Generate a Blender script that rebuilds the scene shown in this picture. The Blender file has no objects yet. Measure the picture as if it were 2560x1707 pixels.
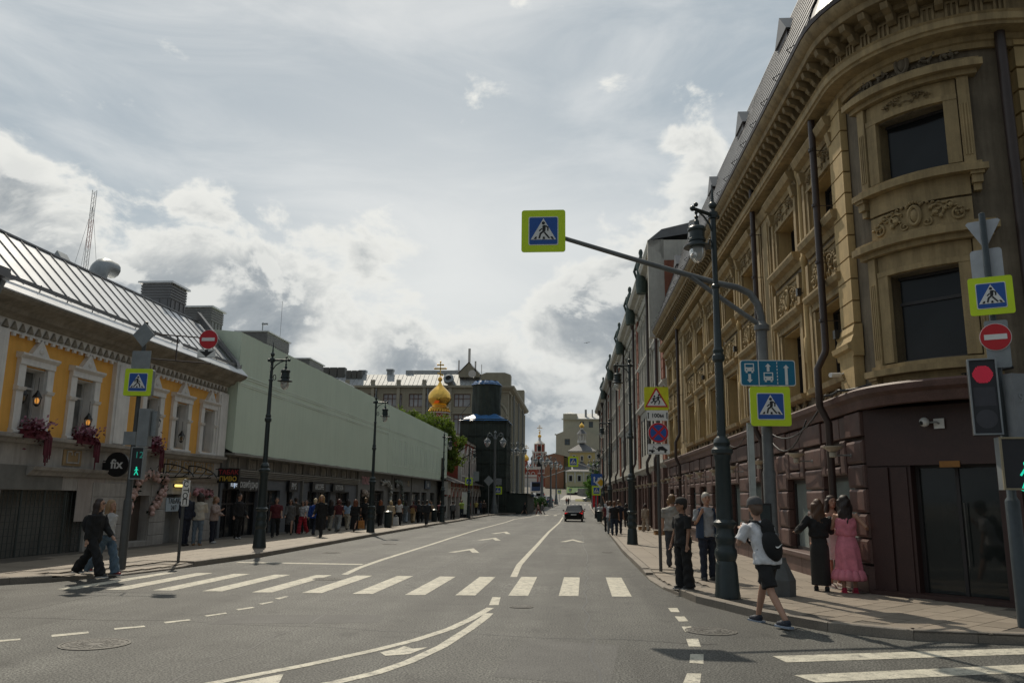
import bpy, bmesh, math, random
import numpy as np
from mathutils import Vector, Matrix
rad = math.radians; PI = math.pi
random.seed(7); rng = np.random.default_rng(7)
SC = bpy.context.scene; COL = SC.collection

# ------------------------------------------------------------------ camera, world, sun, exposure
cam = bpy.data.objects.new('camera', bpy.data.cameras.new('camera')); COL.objects.link(cam)
cam.data.lens = 28; cam.data.sensor_width = 36; cam.data.clip_end = 3000; cam.data.clip_start = .1
_y, _p, _r = rad(4.83495), rad(11.06910), rad(.67559)
_f = Vector((-math.sin(_y)*math.cos(_p), math.cos(_y)*math.cos(_p), math.sin(_p)))
_rt = Vector((math.cos(_y), math.sin(_y), 0)); _up = _rt.cross(_f)
_a = _rt*math.cos(_r) + _up*math.sin(_r); _b = _up*math.cos(_r) - _rt*math.sin(_r)
M4 = Matrix.Identity(4)
for i in range(3): M4[i][0] = _a[i]; M4[i][1] = _b[i]; M4[i][2] = -_f[i]
M4[2][3] = 1.8
cam.matrix_world = M4; SC.camera = cam

SUN_EL, SUN_AZ = rad(50.5), rad(-21.2)          # azimuth clockwise from +Y
sundir = Vector((math.sin(SUN_AZ)*math.cos(SUN_EL), math.cos(SUN_AZ)*math.cos(SUN_EL), math.sin(SUN_EL)))
sun = bpy.data.objects.new('sun', bpy.data.lights.new('sun', 'SUN')); COL.objects.link(sun)
sun.data.energy = 5.0; sun.data.angle = rad(.55); sun.data.color = (1, .90, .74)
sun.rotation_euler = (-sundir).to_track_quat('-Z', 'Y').to_euler()
SC.view_settings.view_transform = 'Standard'; SC.view_settings.look = 'None'
SC.view_settings.gamma = 1; SC.view_settings.use_curve_mapping = False
SC.view_settings.exposure = -.68

W = bpy.data.worlds.new('World'); SC.world = W; W.use_nodes = True
def world():
    nt = W.node_tree; N = nt.nodes; L = nt.links; N.clear()
    out = N.new('ShaderNodeOutputWorld'); mix = N.new('ShaderNodeMixShader')
    sky = N.new('ShaderNodeTexSky'); sky.sky_type = 'NISHITA'; sky.sun_disc = False
    sky.sun_elevation = SUN_EL; sky.sun_rotation = SUN_AZ % (2*PI); sky.air_density = 1.2; sky.dust_density = 2.2
    b1 = N.new('ShaderNodeBackground'); b1.inputs[1].default_value = .1; L.new(sky.outputs[0], b1.inputs[0])
    b2 = N.new('ShaderNodeBackground'); b2.inputs[1].default_value = 1.0
    tc = N.new('ShaderNodeTexCoord')
    def math_(op, a, b=None, c=None, clamp=False):
        n = N.new('ShaderNodeMath'); n.operation = op; n.use_clamp = clamp
        for i, v in enumerate((a, b, c)):
            if v is None: continue
            if isinstance(v, (int, float)): n.inputs[i].default_value = v
            else: L.new(v, n.inputs[i])
        return n.outputs[0]
    def vmath(op, a, b):
        n = N.new('ShaderNodeVectorMath'); n.operation = op
        for i, v in enumerate((a, b)):
            if isinstance(v, tuple): n.inputs[i].default_value = v
            else: L.new(v, n.inputs[i])
        return n
    d = vmath('NORMALIZE', tc.outputs['Generated'], (0, 0, 0)).outputs[0]
    sep = N.new('ShaderNodeSeparateXYZ'); L.new(d, sep.inputs[0]); dz = sep.outputs[2]
    def noise(vec, scale, det, rough, dist=0.):
        n = N.new('ShaderNodeTexNoise'); n.inputs['Scale'].default_value = scale
        n.inputs['Detail'].default_value = det; n.inputs['Roughness'].default_value = rough
        n.inputs['Distortion'].default_value = dist; L.new(vec, n.inputs['Vector']); return n.outputs[0]
    def dens(off):
        v = vmath('ADD', vmath('MULTIPLY', d, (1, 1, 1.5)).outputs[0], off).outputs[0]
        big = noise(v, 3.2, 3, .5); fine = noise(v, 9.5, 13, .58, .3)
        return math_('ADD', math_('MULTIPLY', big, .40), math_('MULTIPLY', fine, .66))
    # cumulus banks: low over the horizon everywhere, thinner higher up
    e = dens((3.1, .7, 2.25)); e2 = dens((3.1, .7, 2.29))
    def smooth(x, lo, hi):
        n = N.new('ShaderNodeMapRange'); n.interpolation_type = 'SMOOTHSTEP'
        n.inputs[1].default_value = lo; n.inputs[2].default_value = hi; L.new(x, n.inputs[0]); return n.outputs[0]
    def bank(az, el, width, gain, flat=1.):
        a, b = rad(az), rad(el)
        c = (math.sin(a)*math.cos(b), math.cos(a)*math.cos(b), math.sin(b))
        v = vmath('SUBTRACT', d, c).outputs[0]
        v = vmath('MULTIPLY', v, (1, 1, flat)).outputs[0]
        l = vmath('LENGTH', v, (0, 0, 0)).outputs[1]
        return math_('MULTIPLY', math_('SUBTRACT', 1., smooth(l, 0., width)), gain)
    low = math_('MULTIPLY', math_('SUBTRACT', 1., smooth(dz, .06, .36)), .13)
    banks = [bank(-31, 12, .22, .25, 1.1), bank(-38, 18, .15, .15), bank(-24, 12, .16, .14), bank(12, 18, .21, .25, .9), bank(5, 13, .19, .25, 1.1), bank(0, 15, .12, .1, 1.), bank(-11, 8, .18, .22, 1.4), bank(-3, 6, .14, .16, 1.5), bank(-18, 14, .17, .13), bank(-13, 17, .10, .07), bank(8, 24.5, .07, .14, 1.6), bank(3, 3.5, .10, -.12, 1.2), bank(-9, 20, .16, -.12, 1.2), bank(130, 22, .4, .16), bank(-110, 18, .35, .16), bank(80, 16, .3, .16)]
    add = low
    for b in banks: add = math_('ADD', add, b)
    D = math_('ADD', e, add); D2 = math_('ADD', e2, add)
    cov = smooth(D, .61, .69)
    thick = smooth(D, .66, .84)
    lit = math_('MULTIPLY_ADD', math_('SUBTRACT', D, D2), 5.5, .5, True)
    def mixc(f, a, b):
        n = N.new('ShaderNodeMix'); n.data_type = 'RGBA'; n.clamp_factor = True
        if isinstance(f, float): n.inputs[0].default_value = f
        else: L.new(f, n.inputs[0])
        for s, v in ((6, a), (7, b)):
            if isinstance(v, tuple): n.inputs[s].default_value = v+(1,)
            else: L.new(v, n.inputs[s])
        return n.outputs[2]
    # high veil: thin streaky cirrus, brighter towards the sun's side
    sv = vmath('DOT_PRODUCT', d, tuple(sundir)).outputs[1]
    glow = smooth(sv, .45, .98)
    vs = smooth(noise(vmath('MULTIPLY', d, (1.2, 1.2, 4.)).outputs[0], 2.6, 9, .58, .6), .3, .72)
    veil = mixc(vs, VEIL_A, VEIL_B)
    veil = mixc(bank(-9, 15, .46, .8, 1.5), veil, (1.30, 1.31, 1.26))
    veil = mixc(math_('MULTIPLY', glow, .15), veil, (1.2, 1.2, 1.15))
    body = mixc(lit, CL_DARK, CL_MID)
    white = mixc(glow, CL_WHITE, CL_HOT)
    cloud = mixc(thick, white, body)
    cloud = mixc(math_('MULTIPLY', smooth(lit, .55, .95), .75), cloud, white)
    col = mixc(cov, veil, cloud)
    # distance: banks near the horizon grey-blue
    col = mixc(math_('MULTIPLY', math_('SUBTRACT', 1., smooth(dz, .0, .19)), .62), col, HORIZ)
    # ground half of the dome
    pass
    L.new(col, b2.inputs[0])
    # veil and cloud dimmed away from the sun's side, tuned to set fill light
    n = N.new('ShaderNodeMapRange'); n.interpolation_type = 'SMOOTHSTEP'; n.inputs[1].default_value = -.35; n.inputs[2].default_value = .62; n.inputs[3].default_value = .44; n.inputs[4].default_value = 1.12
    L.new(sv, n.inputs[0]); L.new(n.outputs[0], b2.inputs[1])
    # the veil covers most of the blue
    blue = math_('ADD', math_('MULTIPLY', cov, .22), .78, None, True)
    L.new(blue, mix.inputs[0]); L.new(b1.outputs[0], mix.inputs[1]); L.new(b2.outputs[0], mix.inputs[2])
    L.new(mix.outputs[0], out.inputs[0])
VEIL_A, VEIL_B = (.50, .62, .70), (.98, 1.04, 1.05)
CL_DARK, CL_MID, CL_WHITE, CL_HOT = (.40, .455, .50), (.64, .685, .71), (1.06, 1.08, 1.05), (1.22, 1.22, 1.16)
HORIZ = (.30, .39, .47)
world()

# ------------------------------------------------------------------ materials
MATS = {}
def mat(name, col, rough=.7, metal=0., var=.12, scale=6., bump=0., bscale=None, col2=None, rnd=0., spec=None, emit=0., alpha=None, trans=0., streak=0., speck=None, detail=6):
    if name in MATS: return MATS[name]
    m = bpy.data.materials.new(name); m.use_nodes = True; nt = m.node_tree; N, L = nt.nodes, nt.links
    bs = N['Principled BSDF']; MATS[name] = m
    bs.inputs['Roughness'].default_value = rough; bs.inputs['Metallic'].default_value = metal
    if spec is not None: bs.inputs['Specular IOR Level'].default_value = spec
    if trans: bs.inputs['Transmission Weight'].default_value = trans
    tc = N.new('ShaderNodeTexCoord')
    c1 = tuple(c*(1-var) for c in col); c2 = col2 or tuple(min(1, c*(1+var)) for c in col)
    nz = N.new('ShaderNodeTexNoise'); nz.inputs['Scale'].default_value = scale; nz.inputs['Detail'].default_value = detail; nz.inputs['Roughness'].default_value = .65
    L.new(tc.outputs['Object'], nz.inputs['Vector'])
    rp = N.new('ShaderNodeValToRGB'); rp.color_ramp.elements[0].position = .32; rp.color_ramp.elements[1].position = .68
    rp.color_ramp.elements[0].color = c1+(1,); rp.color_ramp.elements[1].color = c2+(1,)
    L.new(nz.outputs[0], rp.inputs[0]); c = rp.outputs[0]
    if streak:
        mp = N.new('ShaderNodeMapping'); mp.inputs['Scale'].default_value = (2.2, 2.2, .18); L.new(tc.outputs['Object'], mp.inputs[0])
        n2 = N.new('ShaderNodeTexNoise'); n2.inputs['Scale'].default_value = 2.5; n2.inputs['Detail'].default_value = 8; n2.inputs['Roughness'].default_value = .7; L.new(mp.outputs[0], n2.inputs[0])
        r2 = N.new('ShaderNodeMapRange'); r2.inputs[1].default_value = .42; r2.inputs[2].default_value = .72; r2.inputs[4].default_value = streak; L.new(n2.outputs[0], r2.inputs[0])
        mx = N.new('ShaderNodeMix'); mx.data_type = 'RGBA'; mx.blend_type = 'MULTIPLY'; L.new(r2.outputs[0], mx.inputs[0]); L.new(c, mx.inputs[6]); mx.inputs[7].default_value = (.35, .34, .33, 1); c = mx.outputs[2]
    if speck:
        n3 = N.new('ShaderNodeTexNoise'); n3.inputs['Scale'].default_value = speck[0]; n3.inputs['Detail'].default_value = 2; L.new(tc.outputs['Object'], n3.inputs['Vector'])
        r3 = N.new('ShaderNodeMapRange'); r3.inputs[1].default_value = .38; r3.inputs[2].default_value = .66; r3.inputs[3].default_value = 1-speck[1]; r3.inputs[4].default_value = 1+speck[1]; L.new(n3.outputs[0], r3.inputs[0])
        mx = N.new('ShaderNodeVectorMath'); mx.operation = 'SCALE'; L.new(c, mx.inputs[0]); L.new(r3.outputs[0], mx.inputs['Scale']); c = mx.outputs[0]
    if rnd:
        oi = N.new('ShaderNodeObjectInfo'); r4 = N.new('ShaderNodeMapRange'); r4.inputs[3].default_value = 1-rnd; r4.inputs[4].default_value = 1+rnd
        L.new(oi.outputs['Random'], r4.inputs[0]); mx = N.new('ShaderNodeVectorMath'); mx.operation = 'SCALE'; L.new(c, mx.inputs[0]); L.new(r4.outputs[0], mx.inputs['Scale']); c = mx.outputs[0]
    L.new(c, bs.inputs['Base Color'])
    if emit:
        bs.inputs['Emission Color'].default_value = col+(1,); bs.inputs['Emission Strength'].default_value = emit
    if bump:
        nb = N.new('ShaderNodeTexNoise'); nb.inputs['Scale'].default_value = bscale or scale*6; nb.inputs['Detail'].default_value = 5; L.new(tc.outputs['Object'], nb.inputs['Vector'])
        bp = N.new('ShaderNodeBump'); bp.inputs['Strength'].default_value = bump; bp.inputs['Distance'].default_value = .02; L.new(nb.outputs[0], bp.inputs['Height']); L.new(bp.outputs[0], bs.inputs['Normal'])
    return m
def glassy(name, col, rough=.06, spec=.6, var=.3, scale=.6):
    return mat(name, col, rough, var=var, scale=scale, spec=spec, detail=3)

# ------------------------------------------------------------------ mesh helpers
class MB:
    def __init__(s): s.v = []; s.f = []
    def add(s, vs, fs, M=None):
        b = len(s.v)
        s.v += [tuple(M @ Vector(p)) for p in vs] if M is not None else [tuple(p) for p in vs]
        s.f += [tuple(i+b for i in f) for f in fs]; return s
    def b2(s, x0, x1, y0, y1, z0, z1, M=None):
        if x0 > x1: x0, x1 = x1, x0
        if y0 > y1: y0, y1 = y1, y0
        vs = [(x0,y0,z0),(x1,y0,z0),(x1,y1,z0),(x0,y1,z0),(x0,y0,z1),(x1,y0,z1),(x1,y1,z1),(x0,y1,z1)]
        return s.add(vs, [(0,3,2,1),(4,5,6,7),(0,1,5,4),(1,2,6,5),(2,3,7,6),(3,0,4,7)], M)
    def box(s, c, d, M=None):
        return s.b2(c[0]-d[0]/2, c[0]+d[0]/2, c[1]-d[1]/2, c[1]+d[1]/2, c[2]-d[2]/2, c[2]+d[2]/2, M)
    def prism(s, pts, z0, z1, M=None):
        n = len(pts)
        ar = sum(pts[i][0]*pts[(i+1)%n][1]-pts[(i+1)%n][0]*pts[i][1] for i in range(n))
        if ar < 0: pts = pts[::-1]
        vs = [(p[0],p[1],z0) for p in pts]+[(p[0],p[1],z1) for p in pts]
        fs = [tuple(range(n-1,-1,-1)), tuple(range(n,2*n))]+[(i,(i+1)%n,n+(i+1)%n,n+i) for i in range(n)]
        return s.add(vs, fs, M)
    def tube(s, pts, r, n=8, cap=True, M=None, flat=None):
        pts = [Vector(p) for p in pts]; m = len(pts)
        rs = r if isinstance(r, (list, tuple)) else [r]*m
        vs = []; up = None
        for i, p in enumerate(pts):
            t = (pts[min(i+1,m-1)]-pts[max(i-1,0)]).normalized()
            if up is None: up = t.orthogonal().normalized()
            up = (up - t*up.dot(t))
            up = up.normalized() if up.length > 1e-6 else t.orthogonal().normalized()
            w = t.cross(up)
            for k in range(n):
                a = 2*PI*k/n; vs.append(p+(up*math.cos(a)+w*math.sin(a))*rs[i])
        fs = [(i*n+k, i*n+(k+1)%n, (i+1)*n+(k+1)%n, (i+1)*n+k) for i in range(m-1) for k in range(n)]
        if cap: fs += [tuple(range(n-1,-1,-1)), tuple(range((m-1)*n, m*n))]
        return s.add(vs, fs, M)
    def lathe(s, prof, n=16, M=None, sx=1., sy=1., a0=0.):
        vs = []; m = len(prof)
        for r, z in prof:
            for k in range(n):
                a = 2*PI*k/n+a0; vs.append((r*math.cos(a)*sx, r*math.sin(a)*sy, z))
        fs = [(i*n+k, i*n+(k+1)%n, (i+1)*n+(k+1)%n, (i+1)*n+k) for i in range(m-1) for k in range(n)]
        if prof[0][0] > 1e-4: fs.append(tuple(range(n-1,-1,-1)))
        if prof[-1][0] > 1e-4: fs.append(tuple(range((m-1)*n, m*n)))
        return s.add(vs, fs, M)
    def ball(s, c, r, n=8, M=None):
        rr = r if isinstance(r, (tuple, list)) else (r, r, r)
        vs = []; m = max(4, n//2+1)
        for i in range(m+1):
            t = PI*i/m
            for k in range(n):
                a = 2*PI*k/n; vs.append((c[0]+rr[0]*math.sin(t)*math.cos(a), c[1]+rr[1]*math.sin(t)*math.sin(a), c[2]-rr[2]*math.cos(t)))
        fs = [(i*n+k, i*n+(k+1)%n, (i+1)*n+(k+1)%n, (i+1)*n+k) for i in range(m) for k in range(n)]
        return s.add(vs, fs, M)
    def sweep(s, path, prof, closed=False, cap=True):
        # path of (x,y); prof of (outward offset, z); outward = right-hand side of travel
        n = len(path); m = len(prof); vs = []
        P = [Vector(p) for p in path]
        for i in range(n):
            a = P[i]-P[i-1] if i else P[1]-P[0]
            b = P[i+1]-P[i] if i < n-1 else P[-1]-P[-2]
            na = Vector((a.y,-a.x)).normalized(); nb = Vector((b.y,-b.x)).normalized()
            nn = (na+nb).normalized(); k = 1/max(.4, nn.dot(na))
            for o, z in prof: vs.append((P[i].x+nn.x*o*k, P[i].y+nn.y*o*k, z))
        fs = [(i*m+j, (i+1)*m+j, (i+1)*m+j+1, i*m+j+1) for i in range(n-1) for j in range(m-1)]
        if cap: fs += [tuple(range(m)), tuple(range((n-1)*m+m-1, (n-1)*m-1, -1))]
        return s.add(vs, fs)
    def mesh(s, m=None, smooth=False, name='m'):
        me = bpy.data.meshes.new(name); me.from_pydata(s.v, [], s.f); me.validate()
        if m is not None: me.materials.append(m)
        if smooth: smooth_mesh(me, smooth)
        return me
    def build(s, name, m=None, parent=None, smooth=False, loc=None, rot=None, kind=None):
        return put(name, s.mesh(m, smooth, name), parent, loc, rot, kind)
def smooth_mesh(me, ang):
    me.polygons.foreach_set('use_smooth', [True]*len(me.polygons))
    if ang is not True:
        bm = bmesh.new(); bm.from_mesh(me)
        for e in bm.edges:
            if len(e.link_faces) == 2: e.smooth = e.calc_face_angle(0) < rad(ang)
        bm.to_mesh(me); bm.free()
    me.update()
def put(name, me, parent=None, loc=None, rot=None, kind=None, scale=None):
    o = bpy.data.objects.new(name, me); COL.objects.link(o)
    if parent is not None: o.parent = parent
    if loc is not None: o.location = loc
    if rot is not None: o.rotation_euler = rot if not isinstance(rot, (int, float)) else (0,0,rot)
    if scale is not None: o.scale = scale
    if kind: o['kind'] = kind
    return o
def thing(name, label, cat, loc=(0,0,0), rz=0., group=None):
    o = put(name, None, None, loc, rz); o['label'] = label; o['category'] = cat
    if group: o['group'] = group
    return o
def tag(o, label, cat, group=None):
    o['label'] = label; o['category'] = cat
    if group: o['group'] = group
    return o
def part(name, me, parent, loc=None, rot=None, scale=None): return put(name, me, parent, loc, rot, None, scale)
def copy_tree(o, parent=None):
    c = o.copy(); COL.objects.link(c)
    if parent is not None: c.parent = parent
    for ch in list(o.children): copy_tree(ch, c)
    return c
PYG = [-60,15,40,75,115,160,200,223,262,300,420]; PZG = [0,0,-.15,-.42,-.42,-.1,.4,1.0,5.0,6.0,7.0]
def gh(y): return float(np.interp(y, PYG, PZG))
UP = Matrix.Rotation(PI/2, 4, 'X')      # xy drawing -> upright, facing -Y
def rrect(w, h, r, n=5, cx=0, cy=0):
    o = []
    for k, (sx, sy) in enumerate(((1,1),(-1,1),(-1,-1),(1,-1))):
        for i in range(n+1):
            a = PI/2*(k+i/n); o.append((cx+sx*(w/2-r)+r*math.cos(a), cy+sy*(h/2-r)+r*math.sin(a)))
    return o
def circ(r, n=32, cx=0, cy=0): return [(cx+r*math.cos(2*PI*i/n), cy+r*math.sin(2*PI*i/n)) for i in range(n)]
_texts = []
def text(s, size, m, parent=None, M=None, name='lettering', depth=.004, bold=0., sx=1.):
    cu = bpy.data.curves.new('t', 'FONT'); cu.body = s; cu.size = size; cu.extrude = depth/2; cu.align_x = 'CENTER'; cu.align_y = 'CENTER'; cu.offset = bold*size; cu.resolution_u = 3
    t = bpy.data.objects.new('t', cu); COL.objects.link(t)
    o = put(name, bpy.data.meshes.new(name), parent)
    o.matrix_local = (M or Matrix.Identity(4)) @ Matrix.Diagonal((sx,1,1,1)); _texts.append((t, o, m)); return o
def flush_texts():
    dg = bpy.context.evaluated_depsgraph_get()
    for t, o, m in _texts:
        me = bpy.data.meshes.new_from_object(t.evaluated_get(dg)); me.materials.clear(); me.materials.append(m); o.data = me
    for t, o, m in _texts: bpy.data.objects.remove(t)
    _texts.clear()
_rem = []
def remesh_later(o, voxel, smooth=1, mode='VOXEL'):
    md = o.modifiers.new('r', 'REMESH'); md.mode = 'VOXEL'; md.voxel_size = voxel; md.use_smooth_shade = True
    if smooth:
        sm = o.modifiers.new('s', 'SMOOTH'); sm.factor = .5; sm.iterations = smooth
    _rem.append(o)
def flush_remesh():
    dg = bpy.context.evaluated_depsgraph_get()
    for o, f in [(o, None) for o in _rem]:
        me = bpy.data.meshes.new_from_object(o.evaluated_get(dg)); ms = list(o.data.materials)
        o.modifiers.clear(); me.materials.clear()
        for m in ms: me.materials.append(m)
        o.data = me
        me.polygons.foreach_set('use_smooth', [True]*len(me.polygons))
        if 'fold' in o: # cloth folds
            a = o['fold']; del o['fold']
            n = len(me.vertices); co = np.empty(n*3); me.vertices.foreach_get('co', co); co = co.reshape(-1,3)
            no = np.empty(n*3); me.vertices.foreach_get('normal', no); no = no.reshape(-1,3)
            ph = random.random()*9
            w = np.sin(co[:,2]*38+3.1*np.sin(co[:,0]*17+ph)+2.3*np.sin(co[:,1]*15+ph))*.6+np.sin(co[:,0]*31+co[:,2]*23+ph)*.4
            co = co+no*(w*a)[:,None]; me.vertices.foreach_set('co', co.ravel()); me.update()
    _rem.clear()

# ------------------------------------------------------------------ palette
ASPH = mat('asphalt', (.086,.086,.077), .66, var=.2, scale=1.1, speck=(42,.9), bump=.6, bscale=60, spec=.45)
PAINT = mat('road_paint', (.52,.49,.40), .65, var=.18, scale=3, speck=(60,.16), bump=.3, bscale=90)
def wear():     # worn-through paint; wheel tracks, patches and stains on the asphalt
    nt = PAINT.node_tree; N, L = nt.nodes, nt.links; bs = N['Principled BSDF']; src = bs.inputs['Base Color'].links[0].from_socket
    tc = N.new('ShaderNodeTexCoord'); nz = N.new('ShaderNodeTexNoise'); nz.inputs['Scale'].default_value = 8; nz.inputs['Detail'].default_value = 9; nz.inputs['Roughness'].default_value = .78; L.new(tc.outputs['Object'], nz.inputs['Vector'])
    mr = N.new('ShaderNodeMapRange'); mr.inputs[1].default_value = .50; mr.inputs[2].default_value = .63; mr.inputs[4].default_value = .85; L.new(nz.outputs[0], mr.inputs[0])
    mx = N.new('ShaderNodeMix'); mx.data_type = 'RGBA'; L.new(mr.outputs[0], mx.inputs[0]); L.new(src, mx.inputs[6]); mx.inputs[7].default_value = (.12,.118,.105,1); L.new(mx.outputs[2], bs.inputs['Base Color'])
    nt = ASPH.node_tree; N, L = nt.nodes, nt.links; bs = N['Principled BSDF']; c = bs.inputs['Base Color'].links[0].from_socket; tc = N.new('ShaderNodeTexCoord')
    for sc, det, lo, hi, a, b in (((1.1,.045,1),4,.38,.62,.76,1.16),((.35,.22,1),6,.44,.58,.82,1.1),((2.2,1.6,1),9,.58,.70,1.,.62)):
        mp = N.new('ShaderNodeMapping'); mp.inputs['Scale'].default_value = sc; L.new(tc.outputs['Object'], mp.inputs[0]); nz = N.new('ShaderNodeTexNoise'); nz.inputs['Scale'].default_value = 1; nz.inputs['Detail'].default_value = det; L.new(mp.outputs[0], nz.inputs['Vector'])
        mr = N.new('ShaderNodeMapRange'); mr.inputs[1].default_value = lo; mr.inputs[2].default_value = hi; mr.inputs[3].default_value = a; mr.inputs[4].default_value = b; L.new(nz.outputs[0], mr.inputs[0]); vm = N.new('ShaderNodeVectorMath'); vm.operation = 'SCALE'; L.new(c, vm.inputs[0]); L.new(mr.outputs[0], vm.inputs['Scale']); c = vm.outputs[0]
    L.new(c, bs.inputs['Base Color'])
wear()
SLAB = mat('granite_slab', (.25,.21,.165), .6, var=.1, scale=3, speck=(90,.14), rnd=.12, bump=.1, bscale=60)
KERB = mat('kerb_granite', (.22,.19,.155), .65, var=.12, scale=4, speck=(80,.2), rnd=.1)
YEL = mat('ochre_limestone', (.36,.265,.135), .85, var=.2, scale=1.9, streak=.7, bump=.3, bscale=45)
YELB = mat('ochre_block', (.47,.34,.16), .8, var=.12, scale=2.5, rnd=.08, bump=.2, bscale=45, streak=.4)
GRIM = mat('grimy_stone', (.185,.15,.105), .9, var=.28, scale=1.1, streak=.7, bump=.35, bscale=20)
CORN = mat('cornice_stone', (.29,.215,.115), .85, var=.28, scale=1.8, streak=.7, bump=.35, bscale=24)
PLUM = mat('plum_granite', (.105,.057,.047), .58, var=.3, scale=2.2, speck=(55,.2), rnd=.12, streak=.3)
PLUMD = mat('dark_plum_granite', (.05,.023,.019), .45, var=.15, scale=2, speck=(55,.15))
IRON = mat('lamp_iron', (.022,.034,.036), .38, var=.15, scale=5, bump=.08, bscale=40, spec=.5)
STEEL = mat('galvanised_steel', (.27,.29,.3), .5, .55, var=.15, scale=4, spec=.5)
PIPE = mat('brown_pipe', (.045,.03,.026), .45, var=.2, scale=4)
GLASS_D = glassy('dark_window_glass', (.014,.016,.018), .12, .28)
GLASS_B = glassy('reflecting_window_glass', (.05,.062,.07))
FRAME_D = mat('dark_frame', (.025,.022,.022), .5)
FRAME_W = mat('white_frame', (.55,.55,.54), .6)
WHITE = mat('white_enamel', (.74,.74,.72), .4, var=.05)
BLACK = mat('black_enamel', (.012,.012,.013), .45, var=.05)
ROOFM = mat('zinc_roof', (.66,.67,.68), .38, .65, var=.1, scale=1.5, bump=.12, bscale=3)
ROOFD = mat('grey_sheet', (.16,.16,.165), .45, .3, var=.12, scale=2)
SLATE = mat('slate', (.12,.12,.125), .38, .1, var=.2, scale=5, rnd=.3)
LIME = mat('fluorescent_yellow', (.60,.80,.015), .45, var=.03)
SBLUE = mat('sign_blue', (.015,.09,.36), .4, var=.05)
SNAVY = mat('sign_navy', (.018,.035,.11), .4, var=.05)
STEAL = mat('sign_teal', (.0,.15,.26), .4, var=.05)
SRED = mat('sign_red', (.52,.012,.02), .4, var=.05)
ROOFG = mat('dull_zinc_roof', (.36,.37,.37), .6, .3, var=.12, scale=1.2)
GOLD = mat('gold_leaf', (.85,.52,.12), .22, 1., var=.12, scale=2, bump=.05, bscale=12)
# ------------------------------------------------------------------ ground, road, pavements
def strip(name, xs0, xs1, ys, dz, m, kind='structure', nx=1):
    mb = MB(); vs = []; fs = []
    for j, y in enumerate(ys):
        a = xs0(y) if callable(xs0) else xs0; b = xs1(y) if callable(xs1) else xs1
        for i in range(nx+1): vs.append((a+(b-a)*i/nx, y, gh(y)+dz))
    for j in range(len(ys)-1):
        for i in range(nx): k = j*(nx+1)+i; fs.append((k, k+1, k+nx+2, k+nx+1))
    return mb.add(vs, fs).build(name, m, kind=kind)
def frange(a, b, s): return [a+(b-a)*i/max(1, round((b-a)/s)) for i in range(max(1, round((b-a)/s))+1)]
GROUND = mat('bare_ground', (.14,.13,.11), .9, var=.25, scale=.4)
gy_ = [-400,-60]+frange(-20,300,10)+[420,700,1500]
strip('ground', -1500, 1500, gy_, -.3, GROUND)
road = strip('road', lambda y: -70 if y < 15 else -20, lambda y: 70 if y < 15 else 12, [-30,-10,0,8,14,14.99]+frange(15,240,5), 0, ASPH)
KL = [(-60,13.2),(-20,13.4),(-14,14.2),(-11.7,14.9),(-10.75,16.1),(-10.2,17.6),(-9.9,19.5),(-9.55,24),(-9.75,31.6),(-10.3,48),(-10.7,60),(-11,78),(-10.9,96),(-10.2,106),(-8.6,113),(-7.3,124),(-6.2,140),(-5.2,160),(-4.6,188),(-5.5,205),(-14,214)]
KR = [(60,11.2),(12,11.3),(6,11.4),(4.43,11.55),(3.48,12.1),(2.76,13.2),(2.07,15),(1.72,17.2),(1.6,19),(1.53,29),(1.66,45),(1.95,62),(2.05,77),(2.1,97),(2.15,130),(2.2,160),(2.6,200),(8,210)]
def kx(K):
    pts = sorted([(y, x) for x, y in K if (-12.5 < x < 5)])
    ys = [p[0] for p in pts]; xs = [p[1] for p in pts]
    return lambda y: float(np.interp(y, ys, xs))
kxl, kxr = kx(KL), kx(KR)
def drop(x, y, side):   # dropped kerb at the crossing
    k = max(0., 1-abs(y-18.4)/2.2)**.5 if abs(y-18.4) < 2.2 else 0.
    d = max(0., 1-(abs(x-(kxr(y) if side > 0 else kxl(y))))/1.3)
    return 1-.75*min(1, k*1.5)*d
def pave_h(x, y, side): return gh(y)+.13*drop(x, y, side)
def pave(name, K, far, ys, side):
    mb = MB(); kf = kxr if side > 0 else kxl; vs = []; fs = []; n = 8
    for y in ys:
        a = kf(y)
        for i in range(n+1):
            x = a+(far-a)*(i/n)**1.5; vs.append((x, y, pave_h(x, y, side)-.006))
    for j in range(len(ys)-1):
        for i in range(n):
            k = j*(n+1)+i; f = (k, k+1, k+n+2, k+n+1); fs.append(f if side > 0 else f[::-1])
    return mb, vs, fs
PAVB = mat('pavement_base', (.10,.085,.068), .75, var=.15, scale=2, speck=(70,.2))
mb, vs, fs = pave('right', KR, 8.5, frange(11.56,24,.6)+frange(25,204,6), 1); mb.add(vs, fs)
kc = [p for p in KR if p[0] >= 4.4]
mb.prism([(60,11.2),(12,11.3),(6,11.4),(4.43,11.55),(8.49,11.56),(60,11.7)], .10, .124)
mb.b2(8.5,60,11.7,40,.0,.123)
rpave = mb.build('right_pavement', PAVB, kind='structure')
mb, vs, fs = pave('left', KL, -16, frange(14.95,24,.6)+frange(25,204,6), -1); mb.add(vs, fs)
mb.prism([(-60,13.2),(-20,13.4),(-14,14.2),(-11.7,14.94),(-16,14.94),(-60,14.94)], .08, .122); mb.b2(-60,-16,14.95,17,.0,.121)
lpave = mb.build('left_pavement', PAVB, kind='structure')
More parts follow.
